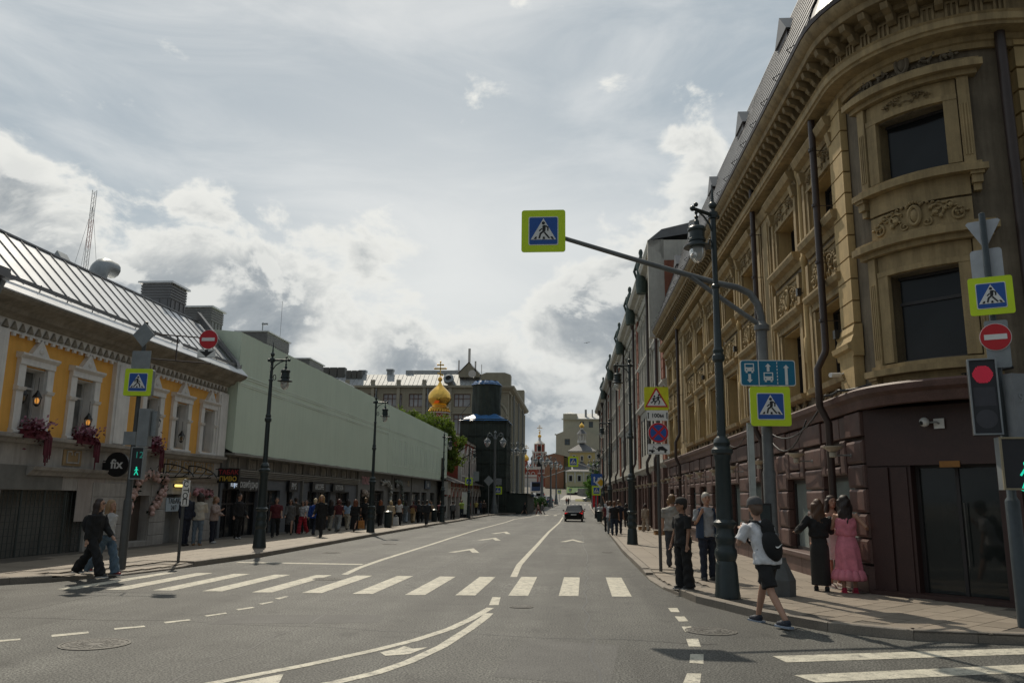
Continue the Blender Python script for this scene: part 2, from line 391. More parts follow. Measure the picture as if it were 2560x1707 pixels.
def kerb(K, parent, side):
    n = 0; extra = MB()
    pts = [Vector((x, y)) for x, y in K]
    for a, b in zip(pts, pts[1:]):
        L = (b-a).length; k = max(1, round(L/1.0)); t = (b-a)/L; nn = Vector((t.y, -t.x))*side
        for i in range(k):
            p = a+t*(L*(i+.003/L)/k); q = a+t*(L*(i+1-.006)/k); c = (p+q)/2
            z = pave_h(c.x+.02*side, c.y, side)+.006; w = .17
            near = -14 < c.x < 8 and c.y < 75
            mbk = MB() if near and n < 150 else extra
            P = [p, q, q+nn*w, p+nn*w]
            zb = gh(c.y)-.2; r = .015
            za = gh(p.y)-gh(c.y); zc = gh(q.y)-gh(c.y)
            vs = [(P[0].x,P[0].y,zb),(P[1].x,P[1].y,zb),(P[2].x,P[2].y,zb),(P[3].x,P[3].y,zb)]
            vs += [(P[0].x,P[0].y,z-r+za),(P[1].x,P[1].y,z-r+zc),(P[2].x,P[2].y,z+zc),(P[3].x,P[3].y,z+za)]
            s0 = P[0]+nn*r; s1 = P[1]+nn*r; vs += [(s0.x,s0.y,z+za),(s1.x,s1.y,z+zc)]
            fs = [(0,1,5,4),(4,5,9,8),(8,9,6,7),(1,2,6,9,5),(2,3,7,6),(3,0,4,8,7),(0,3,2,1)]
            if side < 0: fs = [f[::-1] for f in fs]
            mbk.add(vs, fs)
            if mbk is not extra: mbk.build('kerb_stone', KERB, parent); n += 1
    extra.build('kerb_run', KERB, parent, kind='stuff')
def slabs():
    me = MB().b2(-.294,.294,-.194,.194,-.02,0).mesh(SLAB, name='slab'); me2 = MB().b2(-.294,.294,-.294,.294,-.02,0).mesh(SLAB, name='slab')
    n = 0; more = MB(); ca = math.cos(PI/4)
    def place(x, y, a, m, dims, side, parent, lim):
        nonlocal n
        z = pave_h(x, y, side)+.002+random.uniform(-.0015,.0015)
        if n < lim:
            part('paving_slab', m, parent, (x, y, z), (random.uniform(-.003,.003), random.uniform(-.003,.003), a)); n += 1
        else:
            more.b2(-dims[0]/2, dims[0]/2, -dims[1]/2, dims[1]/2, -.02, 0, Matrix.Translation((x,y,z)) @ Matrix.Rotation(a, 4, 'Z'))
    near = []
    for j in range(-14, 30):          # herringbone at the corner
        for i in range(-14, 30):
            for p in [(i*.6+(.3 if j % 2 else 0), j*.4)]:
                x = 7.5+(p[0]*ca-p[1]*ca); y = 12.2+(p[0]*ca+p[1]*ca)-1.2
                if y > 16.4 or y < 11.75 or x > 9 or x < 1.9: continue
                if x-kxr(max(y,11.6)) < .42 and y > 11.6: continue
                if x > 6.9 and y > 13.7 or x+y > 21.1: continue
                near.append((x, y, PI/4))
    for x, y, a in sorted(near, key=lambda p: p[1]): place(x, y, a, me, (.588,.388), 1, rpave, 190)
    y = 16.85
    while y < 60:
        x = kxr(y)+.2+.3; row = int(y/.6)
        while x < 5.45-.0136*(y-16):
            if not (y < 17.3 and x < 1): place(x, y, 0, me2, (.588,.588), 1, rpave, 300)
            x += .6
        y += .6
    more.build('paving', SLAB, rpave, kind='stuff')
    more = MB(); n = 0; y = 15.4
    while y < 60:
        x = kxl(y)-.2-.3
        while x > -13.9: place(x, y, 0, me2, (.588,.588), -1, lpave, 300); x -= .6
        y += .6
    more.build('paving', SLAB, lpave, kind='stuff')
kerb(KR, rpave, 1); kerb(KL, lpave, -1); slabs()

# ------------------------------------------------------------------ road markings: thin sheets of paint, parts of the road
def paint(name, pts, dz=.004):
    ar = sum(pts[i][0]*pts[(i+1)%len(pts)][1]-pts[(i+1)%len(pts)][0]*pts[i][1] for i in range(len(pts)))
    if ar < 0: pts = pts[::-1]
    mb = MB(); mb.add([(x, y, gh(y)+dz) for x, y in pts], [tuple(range(len(pts)))])
    return mb.build(name, PAINT, road)
def band(name, c, w, dz=.004):
    c = [Vector(p) for p in c]; L, R_ = [], []
    for i in range(len(c)):
        t = (c[min(i+1,len(c)-1)]-c[max(i-1,0)]).normalized(); nn = Vector((-t.y, t.x))*w/2
        L.append(c[i]+nn); R_.append(c[i]-nn)
    mb = MB(); n = len(c); mb.add([(p.x,p.y,gh(p.y)+dz) for p in L+R_], [(i, n+i, n+i+1, i+1) for i in range(n-1)])
    return mb.build(name, PAINT, road)
def dens_line(pts, n=6):
    o = []
    for a, b in zip(pts, pts[1:]): o += [(a[0]+(b[0]-a[0])*i/n, a[1]+(b[1]-a[1])*i/n) for i in range(n)]
    return o+[pts[-1]]
sb = [(-9.66,14.93),(-8.74,15.0),(-7.85,15.06),(-6.9,15.1),(-5.93,15.1),(-5,15.18),(-4.04,15.22),(-3.05,15.23),(-2.12,15.35),(-1.14,15.48),(-.2,15.62),(.8,15.71)]
st = [(-8.76,18.73),(-7.84,18.7),(-6.87,18.7),(-5.92,18.8),(-4.98,18.88),(-4.04,18.99),(-3.05,19.05),(-2.13,19.18),(-1.17,19.4),(-.17,19.5),(.81,19.66)]
sb = sb[1:]
for (x0, y0), (x1, y1) in zip(sb, st):
    w = .185
    paint('crossing_stripe', [(x0-w,y0),(x0+w,y0+.05),(x1+w,y1+.03),(x1-w,y1)])
paint('crossing_stripe', [(-9.83,14.9),(-9.5,14.96),(-9.42,18.75),(-9.7,18.72)])
for q in [[(-7.13,9.8),(-6.96,9.94),(-6.89,9.84),(-7.04,9.69)],[(-6.76,10.24),(-6.46,10.55),(-6.37,10.43),(-6.65,10.09)],[(-6.28,10.85),(-6.01,11.13),(-5.93,11.02),(-6.2,10.73)],[(-5.91,11.47),(-5.68,11.77),(-5.61,11.68),(-5.82,11.35)],[(-5.63,12.14),(-5.46,12.5),(-5.39,12.41),(-5.55,12.07)],[(-5.46,12.89),(-5.31,13.18),(-5.23,13.09),(-5.37,12.77)],[(-5.37,13.58),(-5.26,13.9),(-5.2,13.84),(-5.27,13.49)],[(-5.36,14.28),(-5.3,14.63),(-5.22,14.61),(-5.24,14.2)],
    [(1.49,14.22),(1.65,14.26),(1.63,13.75),(1.49,13.74)],[(1.49,13.25),(1.64,13.26),(1.64,12.76),(1.49,12.72)],[(1.47,12.23),(1.61,12.27),(1.58,11.78),(1.46,11.77)],[(1.4,11.19),(1.56,11.23),(1.51,10.65),(1.36,10.64)],[(1.31,10.13),(1.47,10.16),(1.38,9.57),(1.23,9.6)],[(1.13,9.04),(1.28,9.05),(1.2,8.6),(1.03,8.58)]]:
    paint('guide_dash', q)
band('curved_line', [(-4.4,6.6),(-3.48,8.05),(-2.95,8.88),(-2.46,9.76),(-2.1,10.54),(-1.8,11.49),(-1.62,12.47),(-1.47,13.74)], .13)
band('curved_line', [(-3.3,7.0),(-2.38,8.15),(-2.1,8.62),(-1.89,9.2),(-1.68,10.18),(-1.52,11.6),(-1.44,12.6),(-1.42,13.1)], .14)
paint('island_arrow', [(-2.33,9.7),(-2.17,9.98),(-2.14,10.14),(-2.0,9.99),(-1.84,10.11),(-1.97,9.65),(-2.22,9.51)])
paint('island_arrow', [(-3.6,7.3),(-3.33,7.99),(-3.02,8.44),(-2.92,8.05),(-3.1,7.5)])
paint('centre_stub', [(-1.59,15.18),(-1.44,15.2),(-1.37,14.09),(-1.53,14.07)])
paint('stop_line', [(-9.4,21.9),(-9.4,22.2),(-5.9,22.3),(-5.9,21.95)])
band('lane_line', dens_line([(-5.5,19.05),(-5.7,21.1),(-5.82,24.1),(-5.9,28.5),(-5.98,33),(-6.47,52.7),(-6.7,84.6),(-5.5,100),(-2.6,118)]), .16)
band('lane_line', dens_line([(-1.53,19.3),(-1.67,23),(-1.7,28.4),(-1.72,34.5),(-1.82,50),(-1.8,75),(-1.9,97)]), .16)
band('lane_line', dens_line([(-1.5,110),(-.6,150),(-.2,185)]), .15)
for (x, y, L) in ((-3.95,28,2.7),(-4.1,37.2,3),(-4.35,45.4,3.8),(-.3,36.9,2.9)):
    paint('lane_arrow', [(x-.55,y),(x,y+L),(x+.55,y),(x+.3,y+.05),(x,y+L*.55),(x-.3,y+.05)])
for k in range(9): paint('crossing_stripe', [(-9.0+k*1.15,104),(-8.6+k*1.15,104),(-8.6+k*1.15,108),(-9.0+k*1.15,108)])
for k in range(10): paint('crossing_stripe', [(-3.5+k*.95,192),(-3.1+k*.95,192),(-3.1+k*.95,197),(-3.5+k*.95,197)])
paint('crossing_stripe', [(2.27,10.15),(6.6,11.45),(6.4,11.02),(2.34,9.79)]); paint('crossing_stripe', [(2.25,9.11),(6.5,10.55),(6.3,10.1),(2.38,8.78)])
paint('crossing_stripe', [(2.9,8.38),(6.4,9.7),(6.2,9.3),(3.05,8.08)]); paint('crossing_stripe', [(3.4,7.7),(6.2,8.8),(6.1,8.45),(3.5,7.4)])
MAN = mat('cast_iron_cover', (.105,.10,.09), .6, .3, var=.2, scale=9, bump=.2, bscale=60)
PATCH = mat('asphalt_patch', (.078,.077,.072), .7, var=.2, scale=1.5, speck=(48,.5), bump=.5, bscale=60)
for q in ([(-7.3,21.2),(-6.2,21.1),(-6.1,26.4),(-7.2,26.6)],[(-.9,8.6),(.3,8.4),(.5,10.6),(-.7,10.9)],[(-5.2,11.4),(-2.9,11.9),(-3.0,12.7),(-5.3,12.3)],[(-9.0,33),(-7.9,33),(-8,44),(-9.1,44)]): o = paint('asphalt_patch', q, .0015); o.data.materials[0] = PATCH
SEAM = mat('tar_seam', (.045,.044,.042), .5, var=.2)
for k, pts in enumerate(([(-8.6,12),(-8.3,20),(-8.5,30),(-8.7,55)],[(.2,7),(.1,14),(.25,25),(.1,60)],[(-4.0,6.5),(-3.85,13),(-3.7,22),(-3.8,45)],[(-14,11.2),(-6,11.6),(0,11.0),(1.8,10.9)])):
    pts = [(x+.05*math.sin(y*3+x*2), y+.06*math.sin(x*3)) for x, y in dens_line(pts, 14)]; o = band('tar_seam', pts, .022, .002); o.data.materials[0] = SEAM
def manhole(x, y, r, label, col=MAN):
    t = thing('manhole_cover', label, 'manhole cover', (x, y, gh(y)), 0, 'manhole covers in the carriageway')
    mb = MB(); mb.lathe([(r,.001),(r,.009),(r*.93,.009),(r*.93,.003)], 36); mb.build('rim', col, t)
    mb = MB(); mb.lathe([(r*.9,.0),(r*.9,.008),(r*.86,.0085)], 36)
    for q in (.72,.5,.28): mb.lathe([(r*q,.008),(r*q-.004,.0125),(r*q-.02,.0125),(r*q-.025,.008)], 30)
    for k in range(16):
        a = 2*PI*k/16; mb.b2(r*.3, r*.8, -.012, .012, .008, .012, Matrix.Rotation(a,4,'Z'))
    mb.build('lid', col, t)
manhole(1.83,11.88,.36,'round cast iron manhole cover on the asphalt below the right kerb corner')
manhole(-5.84,9.71,.40,'large pale round manhole cover in the left foreground asphalt')
manhole(-.97,13.95,.2,'small round cover beside the end of the curved white line')
manhole(-5.56,17.9,.31,'manhole cover overlapping a white crossing stripe left of centre')
manhole(-8.2,26.75,.31,'manhole cover by the left kerb past the nearest left lamp')
manhole(-7.6,32.5,.31,'manhole cover in the left lane before the second left lamp')
manhole(1.0,29.5,.2,'small drain cover near the right kerb beyond the crossing')
# ------------------------------------------------------------------ facade helpers: u along the wall, o outward, z up
class FB(MB):
    def __init__(s, sgn): super().__init__(); s.s = sgn       # local x = sgn * outward, y = u
    def bx(s, u0, u1, o0, o1, z0, z1): return s.b2(s.s*o0, s.s*o1, u0, u1, z0, z1)
    def wall(s, u0, u1, z0, z1, o0, o1, ops):
        zs = sorted({z0, z1} | {z for q in ops for z in q[2:4] if z0 < z < z1})
        for a, b in zip(zs, zs[1:]):
            m = (a+b)/2; cut = sorted([(q[0], q[1]) for q in ops if q[2] <= m <= q[3]]); x = u0
            for c, d in cut:
                if c > x: s.bx(x, c, o0, o1, a, b)
                x = max(x, d)
            if x < u1: s.bx(x, u1, o0, o1, a, b)
        return s
    def prof(s, u0, u1, pr):      # pr: list of (o,z): moulding run along u
        n = len(pr); vs = [(s.s*o, u, z) for u in (u0, u1) for o, z in pr]
        fs = [(j, j+1, n+j+1, n+j) for j in range(n-1)]+[tuple(range(n-1,-1,-1)), tuple(range(n, 2*n)), (n-1, 0, n, 2*n-1)]
        return s.add(vs, fs)
def window_meshes(sgn, w, h, mf, mg, bars_u=(0,), bars_z=(), fw=.06, name='w'):
    f = FB(sgn); H2 = h/2; W2 = w/2
    f.bx(-W2,W2,-.05,.03,-H2,-H2+fw).bx(-W2,W2,-.05,.03,H2-fw,H2).bx(-W2,-W2+fw,-.05,.03,-H2+fw,H2-fw).bx(W2-fw,W2,-.05,.03,-H2+fw,H2-fw)
    for b in bars_u: f.bx(b-fw/2,b+fw/2,-.04,.02,-H2+fw,H2-fw)
    for b in bars_z: f.bx(-W2+fw,W2-fw,-.045,.024,b-fw/2,b+fw/2)
    g = FB(sgn); g.bx(-W2+.01,W2-.01,-.03,-.015,-H2+.01,H2-.01)
    return f.mesh(mf, name='window'), g.mesh(mg, name='pane')
def set_window(parent, ms, sgn, u, o, z, rz=0.):
    w = part('window', ms[0], parent, (sgn*o, u, z), rz); part('pane', ms[1], w); return w
def spiral(c, r0, turns, dirn, a0, n=22):
    return [(c[0]+r0*(1-.82*i/n)*math.cos(a0+dirn*2*PI*turns*i/n), c[1]+r0*(1-.82*i/n)*math.sin(a0+dirn*2*PI*turns*i/n)) for i in range(n+1)]
def scrollwork(W_, H_, m, seed=1, shield=True, sgn=-1):
    # carved relief centred on 0 in the (u, z) plane
    r = random.Random(seed); f = FB(sgn)
    def crv(pts, rr, o=.02): f.tube([(sgn*(o+.01*math.sin(i)), p[0], p[1]) for i, p in enumerate(pts)], rr, 5)
    w, h = W_/2, H_/2
    if shield:
        f.tube([(sgn*.06, .2*h*1.1*math.cos(a)*1.5, .62*h*math.sin(a)) for a in [2*PI*i/16 for i in range(17)]], h*.12, 5)
        f.ball((sgn*.03, 0, 0), (.07, h*.3, h*.5), 8)
        for k in range(7): a = PI*(k+.5)/7; f.ball((sgn*.05, math.cos(a)*h*.42, h*.62+math.sin(a)*h*.3), (.05, h*.1, h*.14), 6)
    if not shield: crv([(w*.35*t/5, -h*.25+h*.1*math.cos(t)) for t in range(-5,6)], h*.08)
    for sx in (-1, 1):
        crv([(sx*x, z) for x, z in spiral((w*.42, h*.05), h*.5, 1.35, -1, PI*.9)], h*.085)
        crv([(sx*x, z) for x, z in spiral((w*.80, -h*.35), h*.42, 1.3, 1, PI*.6)], h*.075)
        crv([(sx*(w*.3+w*.6*t), -h*.2+h*.55*math.sin(PI*t)) for t in [i/10 for i in range(11)]], h*.07)
        crv([(sx*x, z) for x, z in spiral((w*.63, h*.42), h*.34, 1.2, 1, PI*1.2)], h*.065)
        crv([(sx*x, z) for x, z in spiral((w*.22, -h*.55), h*.3, 1.2, -1, PI*.3)], h*.06)
        for k in range(9): t = k/8; f.ball((sgn*.03, sx*w*(.15+.8*t), h*(.75-.95*t*t)), (.035, h*.13, h*.09), 6)
        for k in range(7):
            a = .2+.45*k; x, z = w*(.3+.09*k), h*(.35*math.cos(k*1.7))
            f.ball((sgn*.035, sx*x, z), (.04, h*r.uniform(.09,.2), h*r.uniform(.09,.2)), 6)
    return f.mesh(m, 50, 'relief')
def swags(W_, H_, m, n=3, sgn=-1):
    f = FB(sgn); w = W_/n
    for k in range(n):
        c = -W_/2+w*(k+.5)
        f.tube([(sgn*.04, c+w*.45*t, H_*.3-H_*.55*(1-t*t)) for t in [-1+i/5 for i in range(11)]], [H_*(.07+.11*(1-(i/5-1)**2)) for i in range(11)], 6)
        f.ball((sgn*.05, c-w*.5, H_*.32), H_*.14, 6)
        f.tube([(sgn*.03, c-w*.5, H_*.3), (sgn*.04, c-w*.5, -H_*.3)], [H_*.1, H_*.04], 5)
    return f.mesh(m, 50, 'swag')

# ------------------------------------------------------------------ corner building on the right
ANG = .0136; BLEN = 30.4
RB = thing('corner_building', 'ochre stone corner building with carved window surrounds above a plum granite shopfront', 'building', (5.6,16,0), ANG)
S = -1
bays = [1.72,4.68,9.15,12.15,15.62,18.55,21.45,26.1,28.75]
OW = 1.7
ops = []
for c in bays: ops += [(c-OW/2,c+OW/2,4.35,6.1), (c-OW/2,c+OW/2,7.88,9.06)]
f = FB(S); f.wall(.3, BLEN, 3.9, 11.0, -.45, 0, ops); f.build('upper_wall', GRIM, RB)
f = FB(S); f.bx(.4, BLEN, -9, -.46, 0, 11.6); f.build('core', PLUMD, RB)
wl = window_meshes(S, OW, 1.75, FRAME_D, GLASS_D, (0,), (.35,)); wu = window_meshes(S, OW, 1.18, FRAME_D, GLASS_D, (0,))
# a surround shared by all bays
f = FB(S)
for sx in (-1, 1):
    a, b = sorted((sx*OW/2, sx*(OW/2+.16)))
    f.bx(a,b,0,.07,4.35,6.12); f.bx(a,b,0,.07,7.88,9.1)
    a2, b2_ = sorted((sx*(OW/2+.17), sx*(OW/2+.33)))
    f.bx(a2,b2_,0,.11,7.86,9.62); f.bx(a2,b2_,0,.10,4.3,6.3)
    f.prof(a2-.02,b2_+.02,[(0,9.3),(.16,9.35),(.22,9.62),(0,9.62)])
    f.bx(a2-.015,b2_+.015,0,.13,6.55,7.3)
f.prof(-1.2,1.2,[(0,6.22),(.06,6.22),(.08,6.3),(.2,6.36),(.24,6.45),(.24,6.5),(0,6.53)])
f.prof(-1.24,1.24,[(0,7.5),(.05,7.5),(.10,7.62),(.24,7.68),(.28,7.80),(.28,7.85),(0,7.88)])
f.prof(-1.24,1.24,[(0,9.62),(.08,9.62),(.12,9.72),(.26,9.78),(.32,9.92),(.32,9.96),(0,10.0)])
f.bx(-1.0,1.0,0,.05,9.12,9.6); f.bx(-1.0,1.0,0,.04,6.56,7.32)
f.prof(-1.05,1.05,[(0,6.14),(.09,6.14),(.09,6.22),(0,6.22)]); f.prof(-1.05,1.05,[(0,9.06),(.08,9.06),(.08,9.13),(0,9.13)])
f.prof(-1.05,1.05,[(0,7.30),(.07,7.30),(.09,7.36),(0,7.38)])
f.prof(-1.2,1.2,[(0,4.16),(.08,4.16),(.22,4.22),(.25,4.33),(0,4.35)])
surround = f.mesh(YEL, name='window_surround')
rel = scrollwork(1.95, .78, YEL, 3); rel2 = scrollwork(1.85, .46, CORN, 5, False); swg = swags(1.9, .34, CORN, 3)
crest = scrollwork(1.7, .62, CORN, 8)
def reveal_mesh(h):
    a, t = OW/2, .02
    mb = MB(); mb.prism([(-a,0),(-a+t,0),(-a+t,h-t),(a-t,h-t),(a-t,0),(a,0),(a,h),(-a,h)], -.43, 0, Matrix.Rotation(-PI/2,4,'Z') @ UP); return mb.mesh(YELB, name='reveal')
revs = [(4.35, reveal_mesh(1.75)), (7.88, reveal_mesh(1.18))]
for c in bays:
    o = part('window_surround', surround, RB, (0, c, 0)); [part('reveal', rm, o, (0,0,z)) for z, rm in revs]
    part('relief', rel, o, (S*.04, 0, 6.93)); part('relief', rel2, o, (S*.05, 0, 9.36)); part('swag', swg, o, (S*.02, 0, 4.03)); part('relief', crest, o, (S*.0, 0, 10.2))
    set_window(RB, wl, S, c, -.36, 5.225); set_window(RB, wu, S, c, -.36, 8.47)
# slender columns between the windows of a pair, wide pilasters at the downpipes
colm = MB(); colm.lathe([(.1,4.2),(.13,4.25),(.08,4.4),(.085,5.0),(.11,5.05),(.12,5.6),(.085,5.65),(.07,7.4),(.1,7.45),(.1,7.6),(.07,7.65),(.065,9.6),(.11,9.75),(.13,10.0),(.02,10.02)], 8)
colm = colm.mesh(YELB, 40, 'half_column')
for a, b in zip(bays, bays[1:]):
    if b-a < 3.6: part('half_column', colm, RB, (S*.06, (a+b)/2, 0))
pil = FB(S); pil.bx(-.42,.42,0,.10,4.3,10.0); pil.prof(-.5,.5,[(0,9.75),(.14,9.8),(.24,10.02),(0,10.05)]); pil.bx(-.5,.5,0,.16,3.95,4.3); pil.bx(-.3,.3,.1,.13,4.6,9.6)
pilm = pil.mesh(YEL, name='pilaster')
for u in (6.55, 7.55, 23.3, 24.3): part('pilaster', pilm, RB, (0, u, 0))

# quoin blocks at the street corner
q = FB(S); q.bx(-.04,.70,0,.14,.02,.44); qm = q.mesh(YELB, name='quoin')
qw = FB(S); qw.bx(-.0,.66,-.3,.12,3.9,10.3); qw.build('quoin_back', YEL, RB)
for k in range(11): part('quoin_block', qm, RB, (0, -.0, 5.28+k*.455))
f = FB(S); f.prof(-.1,.85,[(0,4.62),(.2,4.62),(.22,4.72),(.3,4.76),(.32,4.86),(.24,4.9),(.18,5.05),(.2,5.1),(.16,5.24),(0,5.26)]); f.bx(-.04,.74,0,.2,3.9,4.62); f.build('quoin_capital', YELB, RB)
# rounded corner and side wall
CR = 2.05
def arc(t, o, z): a = PI+t/CR; return (CR+(CR+o)*math.cos(a), (CR+o)*math.sin(a), z)
def arcbox(mb, t0, t1, o0, o1, z0, z1, n=None):
    n = n or max(1, round((t1-t0)/.25)); vs = []
    for i in range(n+1):
        t = t0+(t1-t0)*i/n; vs += [arc(t,o0,z0), arc(t,o1,z0), arc(t,o1,z1), arc(t,o0,z1)]
    fs = [(4*i+j, 4*i+(j+1)%4, 4*i+4+(j+1)%4, 4*i+4+j) for i in range(n) for j in range(4)]+[(3,2,1,0), (4*n,4*n+1,4*n+2,4*n+3)]
    return mb.add(vs, fs)
TL = CR*PI/2; t0, t1 = 1.02, 2.24
mb = MB()
for z0, z1 in ((3.9,4.32),(5.95,7.82),(9.02,11.0)): arcbox(mb, 0.02, TL, -.4, -.02, z0, z1)
for z0, z1 in ((4.32,5.95),(7.82,9.02)): arcbox(mb, .02, t0, -.4, -.02, z0, z1); arcbox(mb, t1, TL, -.4, -.02, z0, z1)
mb.build('rounded_wall', GRIM, RB)
mb = MB()
for zz in ((4.32,5.95),(7.82,9.02)):
    h0, h1 = zz
    arcbox(mb, t0-.22, t0, -.38, .07, h0, h1+.02); arcbox(mb, t1, t1+.22, -.38, .07, h0, h1+.02)
    arcbox(mb, t0-.42, t0-.24, -.05, .10, h0-.03, h1+.42); arcbox(mb, t1+.24, t1+.42, -.05, .10, h0-.03, h1+.42)
    arcbox(mb, t0-.22, t1+.22, -.38, .08, h1+.02, h1+.12); arcbox(mb, t0-.22, t1+.22, -.05, .04, h1+.125, h1+.42)
    arcbox(mb, t0-.55, t1+.55, -.05, .16, h1+.43, h1+.53); arcbox(mb, t0-.62, t1+.62, -.05, .28, h1+.533, h1+.66); arcbox(mb, t0-.58, t1+.58, -.05, .22, h1+.663, h1+.72)
    arcbox(mb, t0-.5, t1+.5, -.05, .12, h0-.12, h0-.033); arcbox(mb, t0-.56, t1+.56, -.05, .24, h0-.24, h0-.122)
    arcbox(mb, t0-.3, t1+.3, -.05, .06, h0-.62, h0-.243)
    for s0 in (t0-.5, t1+.3): arcbox(mb, s0, s0+.2, -.05, .2, h0-.3, h0-.243); arcbox(mb, s0+.02, s0+.18, -.05, .16, h0-.45, h0-.303); arcbox(mb, s0+.04, s0+.16, -.05, .1, h0-.58, h0-.453)
    for k in range(3):
        for s0 in (t0-.39, t1+.27): arcbox(mb, s0+k*.045, s0+k*.045+.022, .1, .115, h0+.1, h1-.1, 1)
arcbox(mb, t0-.3, t1+.3, -.05, .05, 6.72, 7.16)
mb.build('corner_window_surround', YEL, RB)
def rel_on_arc(me, tc, z, o=.05, sc=1):
    m2 = me.copy(); n = len(m2.vertices)
    for v in m2.vertices:
        x, y, zz = v.co; p = arc(tc-y*sc, o-x, z+zz*sc); v.co = p
    return part('relief', m2, RB)
rel_on_arc(scrollwork(1.75,.56,YEL,11), 1.63, 6.96); rel_on_arc(scrollwork(1.9,.62,GRIM,12), 1.63, 10.0, .02); rel_on_arc(scrollwork(.9,.24,CORN,13,False), 1.63, 9.28, .04); rel_on_arc(swags(1.2,.26,CORN,1), 1.63, 3.88, .05)
def cwin(z, h):
    a = PI+1.63/CR; w = part('window', window_meshes(S, 1.2, h, FRAME_D, GLASS_D, (), (.3,) if h > 1.4 else ())[0], RB, (CR+(CR-.32)*math.cos(a), (CR-.32)*math.sin(a), z), 1.63/CR)
    part('pane', window_meshes(S, 1.2, h, FRAME_D, GLASS_D)[1], w)
cwin(5.135, 1.64); cwin(8.42, 1.21)
# side wall, rusticated
mb = MB(); mb.b2(CR, 9, -CR+.12, -CR+3, 3.9, 11); mb.build('side_wall', YEL, RB)
cme = MB().b2(0, 4.8, -.10, .12, .02, .40).mesh(YELB, name='course'); cms = MB().b2(0, 1.25, -.10, .12, .02, .40).mesh(YELB, name='course')
for k in range(16): part('rusticated_block', cms, RB, (CR+.24, -CR, 3.95+k*.43)); part('rusticated_block', cme, RB, (CR+1.52, -CR, 3.95+k*.43))
mb = MB(); mb.tube([(CR-.02,-CR-.16,10.2),(CR-.02,-CR-.16,3.3),(CR+.0,-CR-.2,2.4),(CR,-CR-.2,.2)], .09, 10); mb.build('downpipe', PIPE, RB, 40)
# base band, architrave, frieze, cornice, gutter: swept round the corner
path = [(0,BLEN),(0,.0)]+[(CR-CR*math.cos(a), -CR*math.sin(a)) for a in [PI/2*i/14 for i in range(1,15)]]+[(9,-CR)]
def sweep(name, pr, m): mb = MB(); mb.sweep(path, pr); return mb.build(name, m, RB, 35)
sweep('architrave', [(0,9.98),(.07,9.98),(.09,10.08),(.14,10.1),(.15,10.2),(.42,10.22),(.43,10.27),(.47,10.29),(.47,10.42),(.5,10.46),(.3,10.5),(0,10.5)], YEL)
sweep('frieze', [(0,10.5),(.2,10.5),(.2,10.9),(0,10.9)], CORN)
sweep('cornice', [(0,10.9),(.14,10.9),(.18,10.98),(.34,11.0),(.36,11.1),(.66,11.12),(.68,11.24),(.74,11.27),(.82,11.40),(.82,11.46),(.3,11.5),(0,11.5)], CORN)
sweep('gutter', [(.74,11.47),(.84,11.47),(.86,11.56),(.8,11.56),(.78,11.5),(.74,11.5)], PIPE)
sweep('granite_band', [(0,3.55),(.18,3.55),(.2,3.62),(.22,3.72),(.32,3.78),(.34,3.88),(.3,3.92),(0,3.95)], PLUM)
bm_ = FB(S); bm_.prof(-.07,.07,[(.19,10.78),(.26,10.76),(.36,10.82),(.42,10.92),(.58,10.98),(.62,11.1),(.19,11.1)]); bme = bm_.mesh(CORN, name='bracket')
tri = FB(S); tri.prism([(-.11,10.54),(-.07,10.54),(-.07,10.86),(-.02,10.86),(-.02,10.54),(.02,10.54),(.02,10.86),(.07,10.86),(.07,10.54),(.11,10.54),(.11,10.9),(-.11,10.9)],.19,.24,Matrix.Rotation(-PI/2,4,'Z') @ UP); trim = tri.mesh(CORN, name='triglyph')
u = .3
while u < BLEN-.2:
    part('bracket', bme, RB, (0,u,0))
    part('triglyph', trim, RB, (0,u+.2,0)); u += .4
for i in range(9):
    a = (i+.5)/9*PI/2; part('bracket', bme, RB, (CR-CR*math.cos(a), -CR*math.sin(a), 0), a); 
    a = (i+1)/9*PI/2; part('triglyph', trim, RB, (CR-CR*math.cos(a), -CR*math.sin(a), 0), a)
# granite ground floor
gops = [(c-.78,c+.78,.62,2.3) for c in bays]
f = FB(S); f.wall(.0, BLEN, -.4, 3.56, -.45, .0, gops); f.build('granite_wall', PLUMD, RB)
piers = []; e = [0.]+[x for c in bays for x in (c-.8,c+.8)]+[BLEN]
for a, b in zip(e[::2], e[1::2]): piers.append((a, b))
bmesh_cache = {}
def block(w, h, d=.2, sgn=S, m=PLUM, bev=.05):
    k = (round(w,2), round(h,2), d, sgn, m.name)
    if k not in bmesh_cache:
        f = FB(sgn); pts = [(0,0),(w,0),(w,h),(0,h)]
        q = [(bev,bev),(w-bev,bev),(w-bev,h-bev),(bev,h-bev)]
        vs = [(sgn*.0,a,b) for a, b in pts]+[(sgn*(d-bev*.6),a,b) for a, b in pts]+[(sgn*d,a,b) for a, b in q]
        fs = [(i,(i+1)%4,4+(i+1)%4,4+i) for i in range(4)]+[(4+i,4+(i+1)%4,8+(i+1)%4,8+i) for i in range(4)]+[(8,9,10,11),(3,2,1,0)]
        if sgn > 0: fs = [x[::-1] for x in fs] if False else fs
        f.add(vs, fs); bmesh_cache[k] = f.mesh(m, name='block')
    return bmesh_cache[k]
nb = 0
for a, b in piers:
    w = b-a
    if w < .5: continue
    parts_ = [(a+.02, b-.02)] if w < 1.9 else [(a+.02, a+1.0), (b-1.0, b-.02)]
    for p, q in parts_:
        for k in range(5): part('granite_block', block(q-p, .44, .15), RB, (0, p, .66+k*.468))
    if w >= 1.9:
        f = FB(S); f.bx(a+1.02,b-1.02,0,.1,.66,3.0); f.build('granite_panel', PLUM, RB)
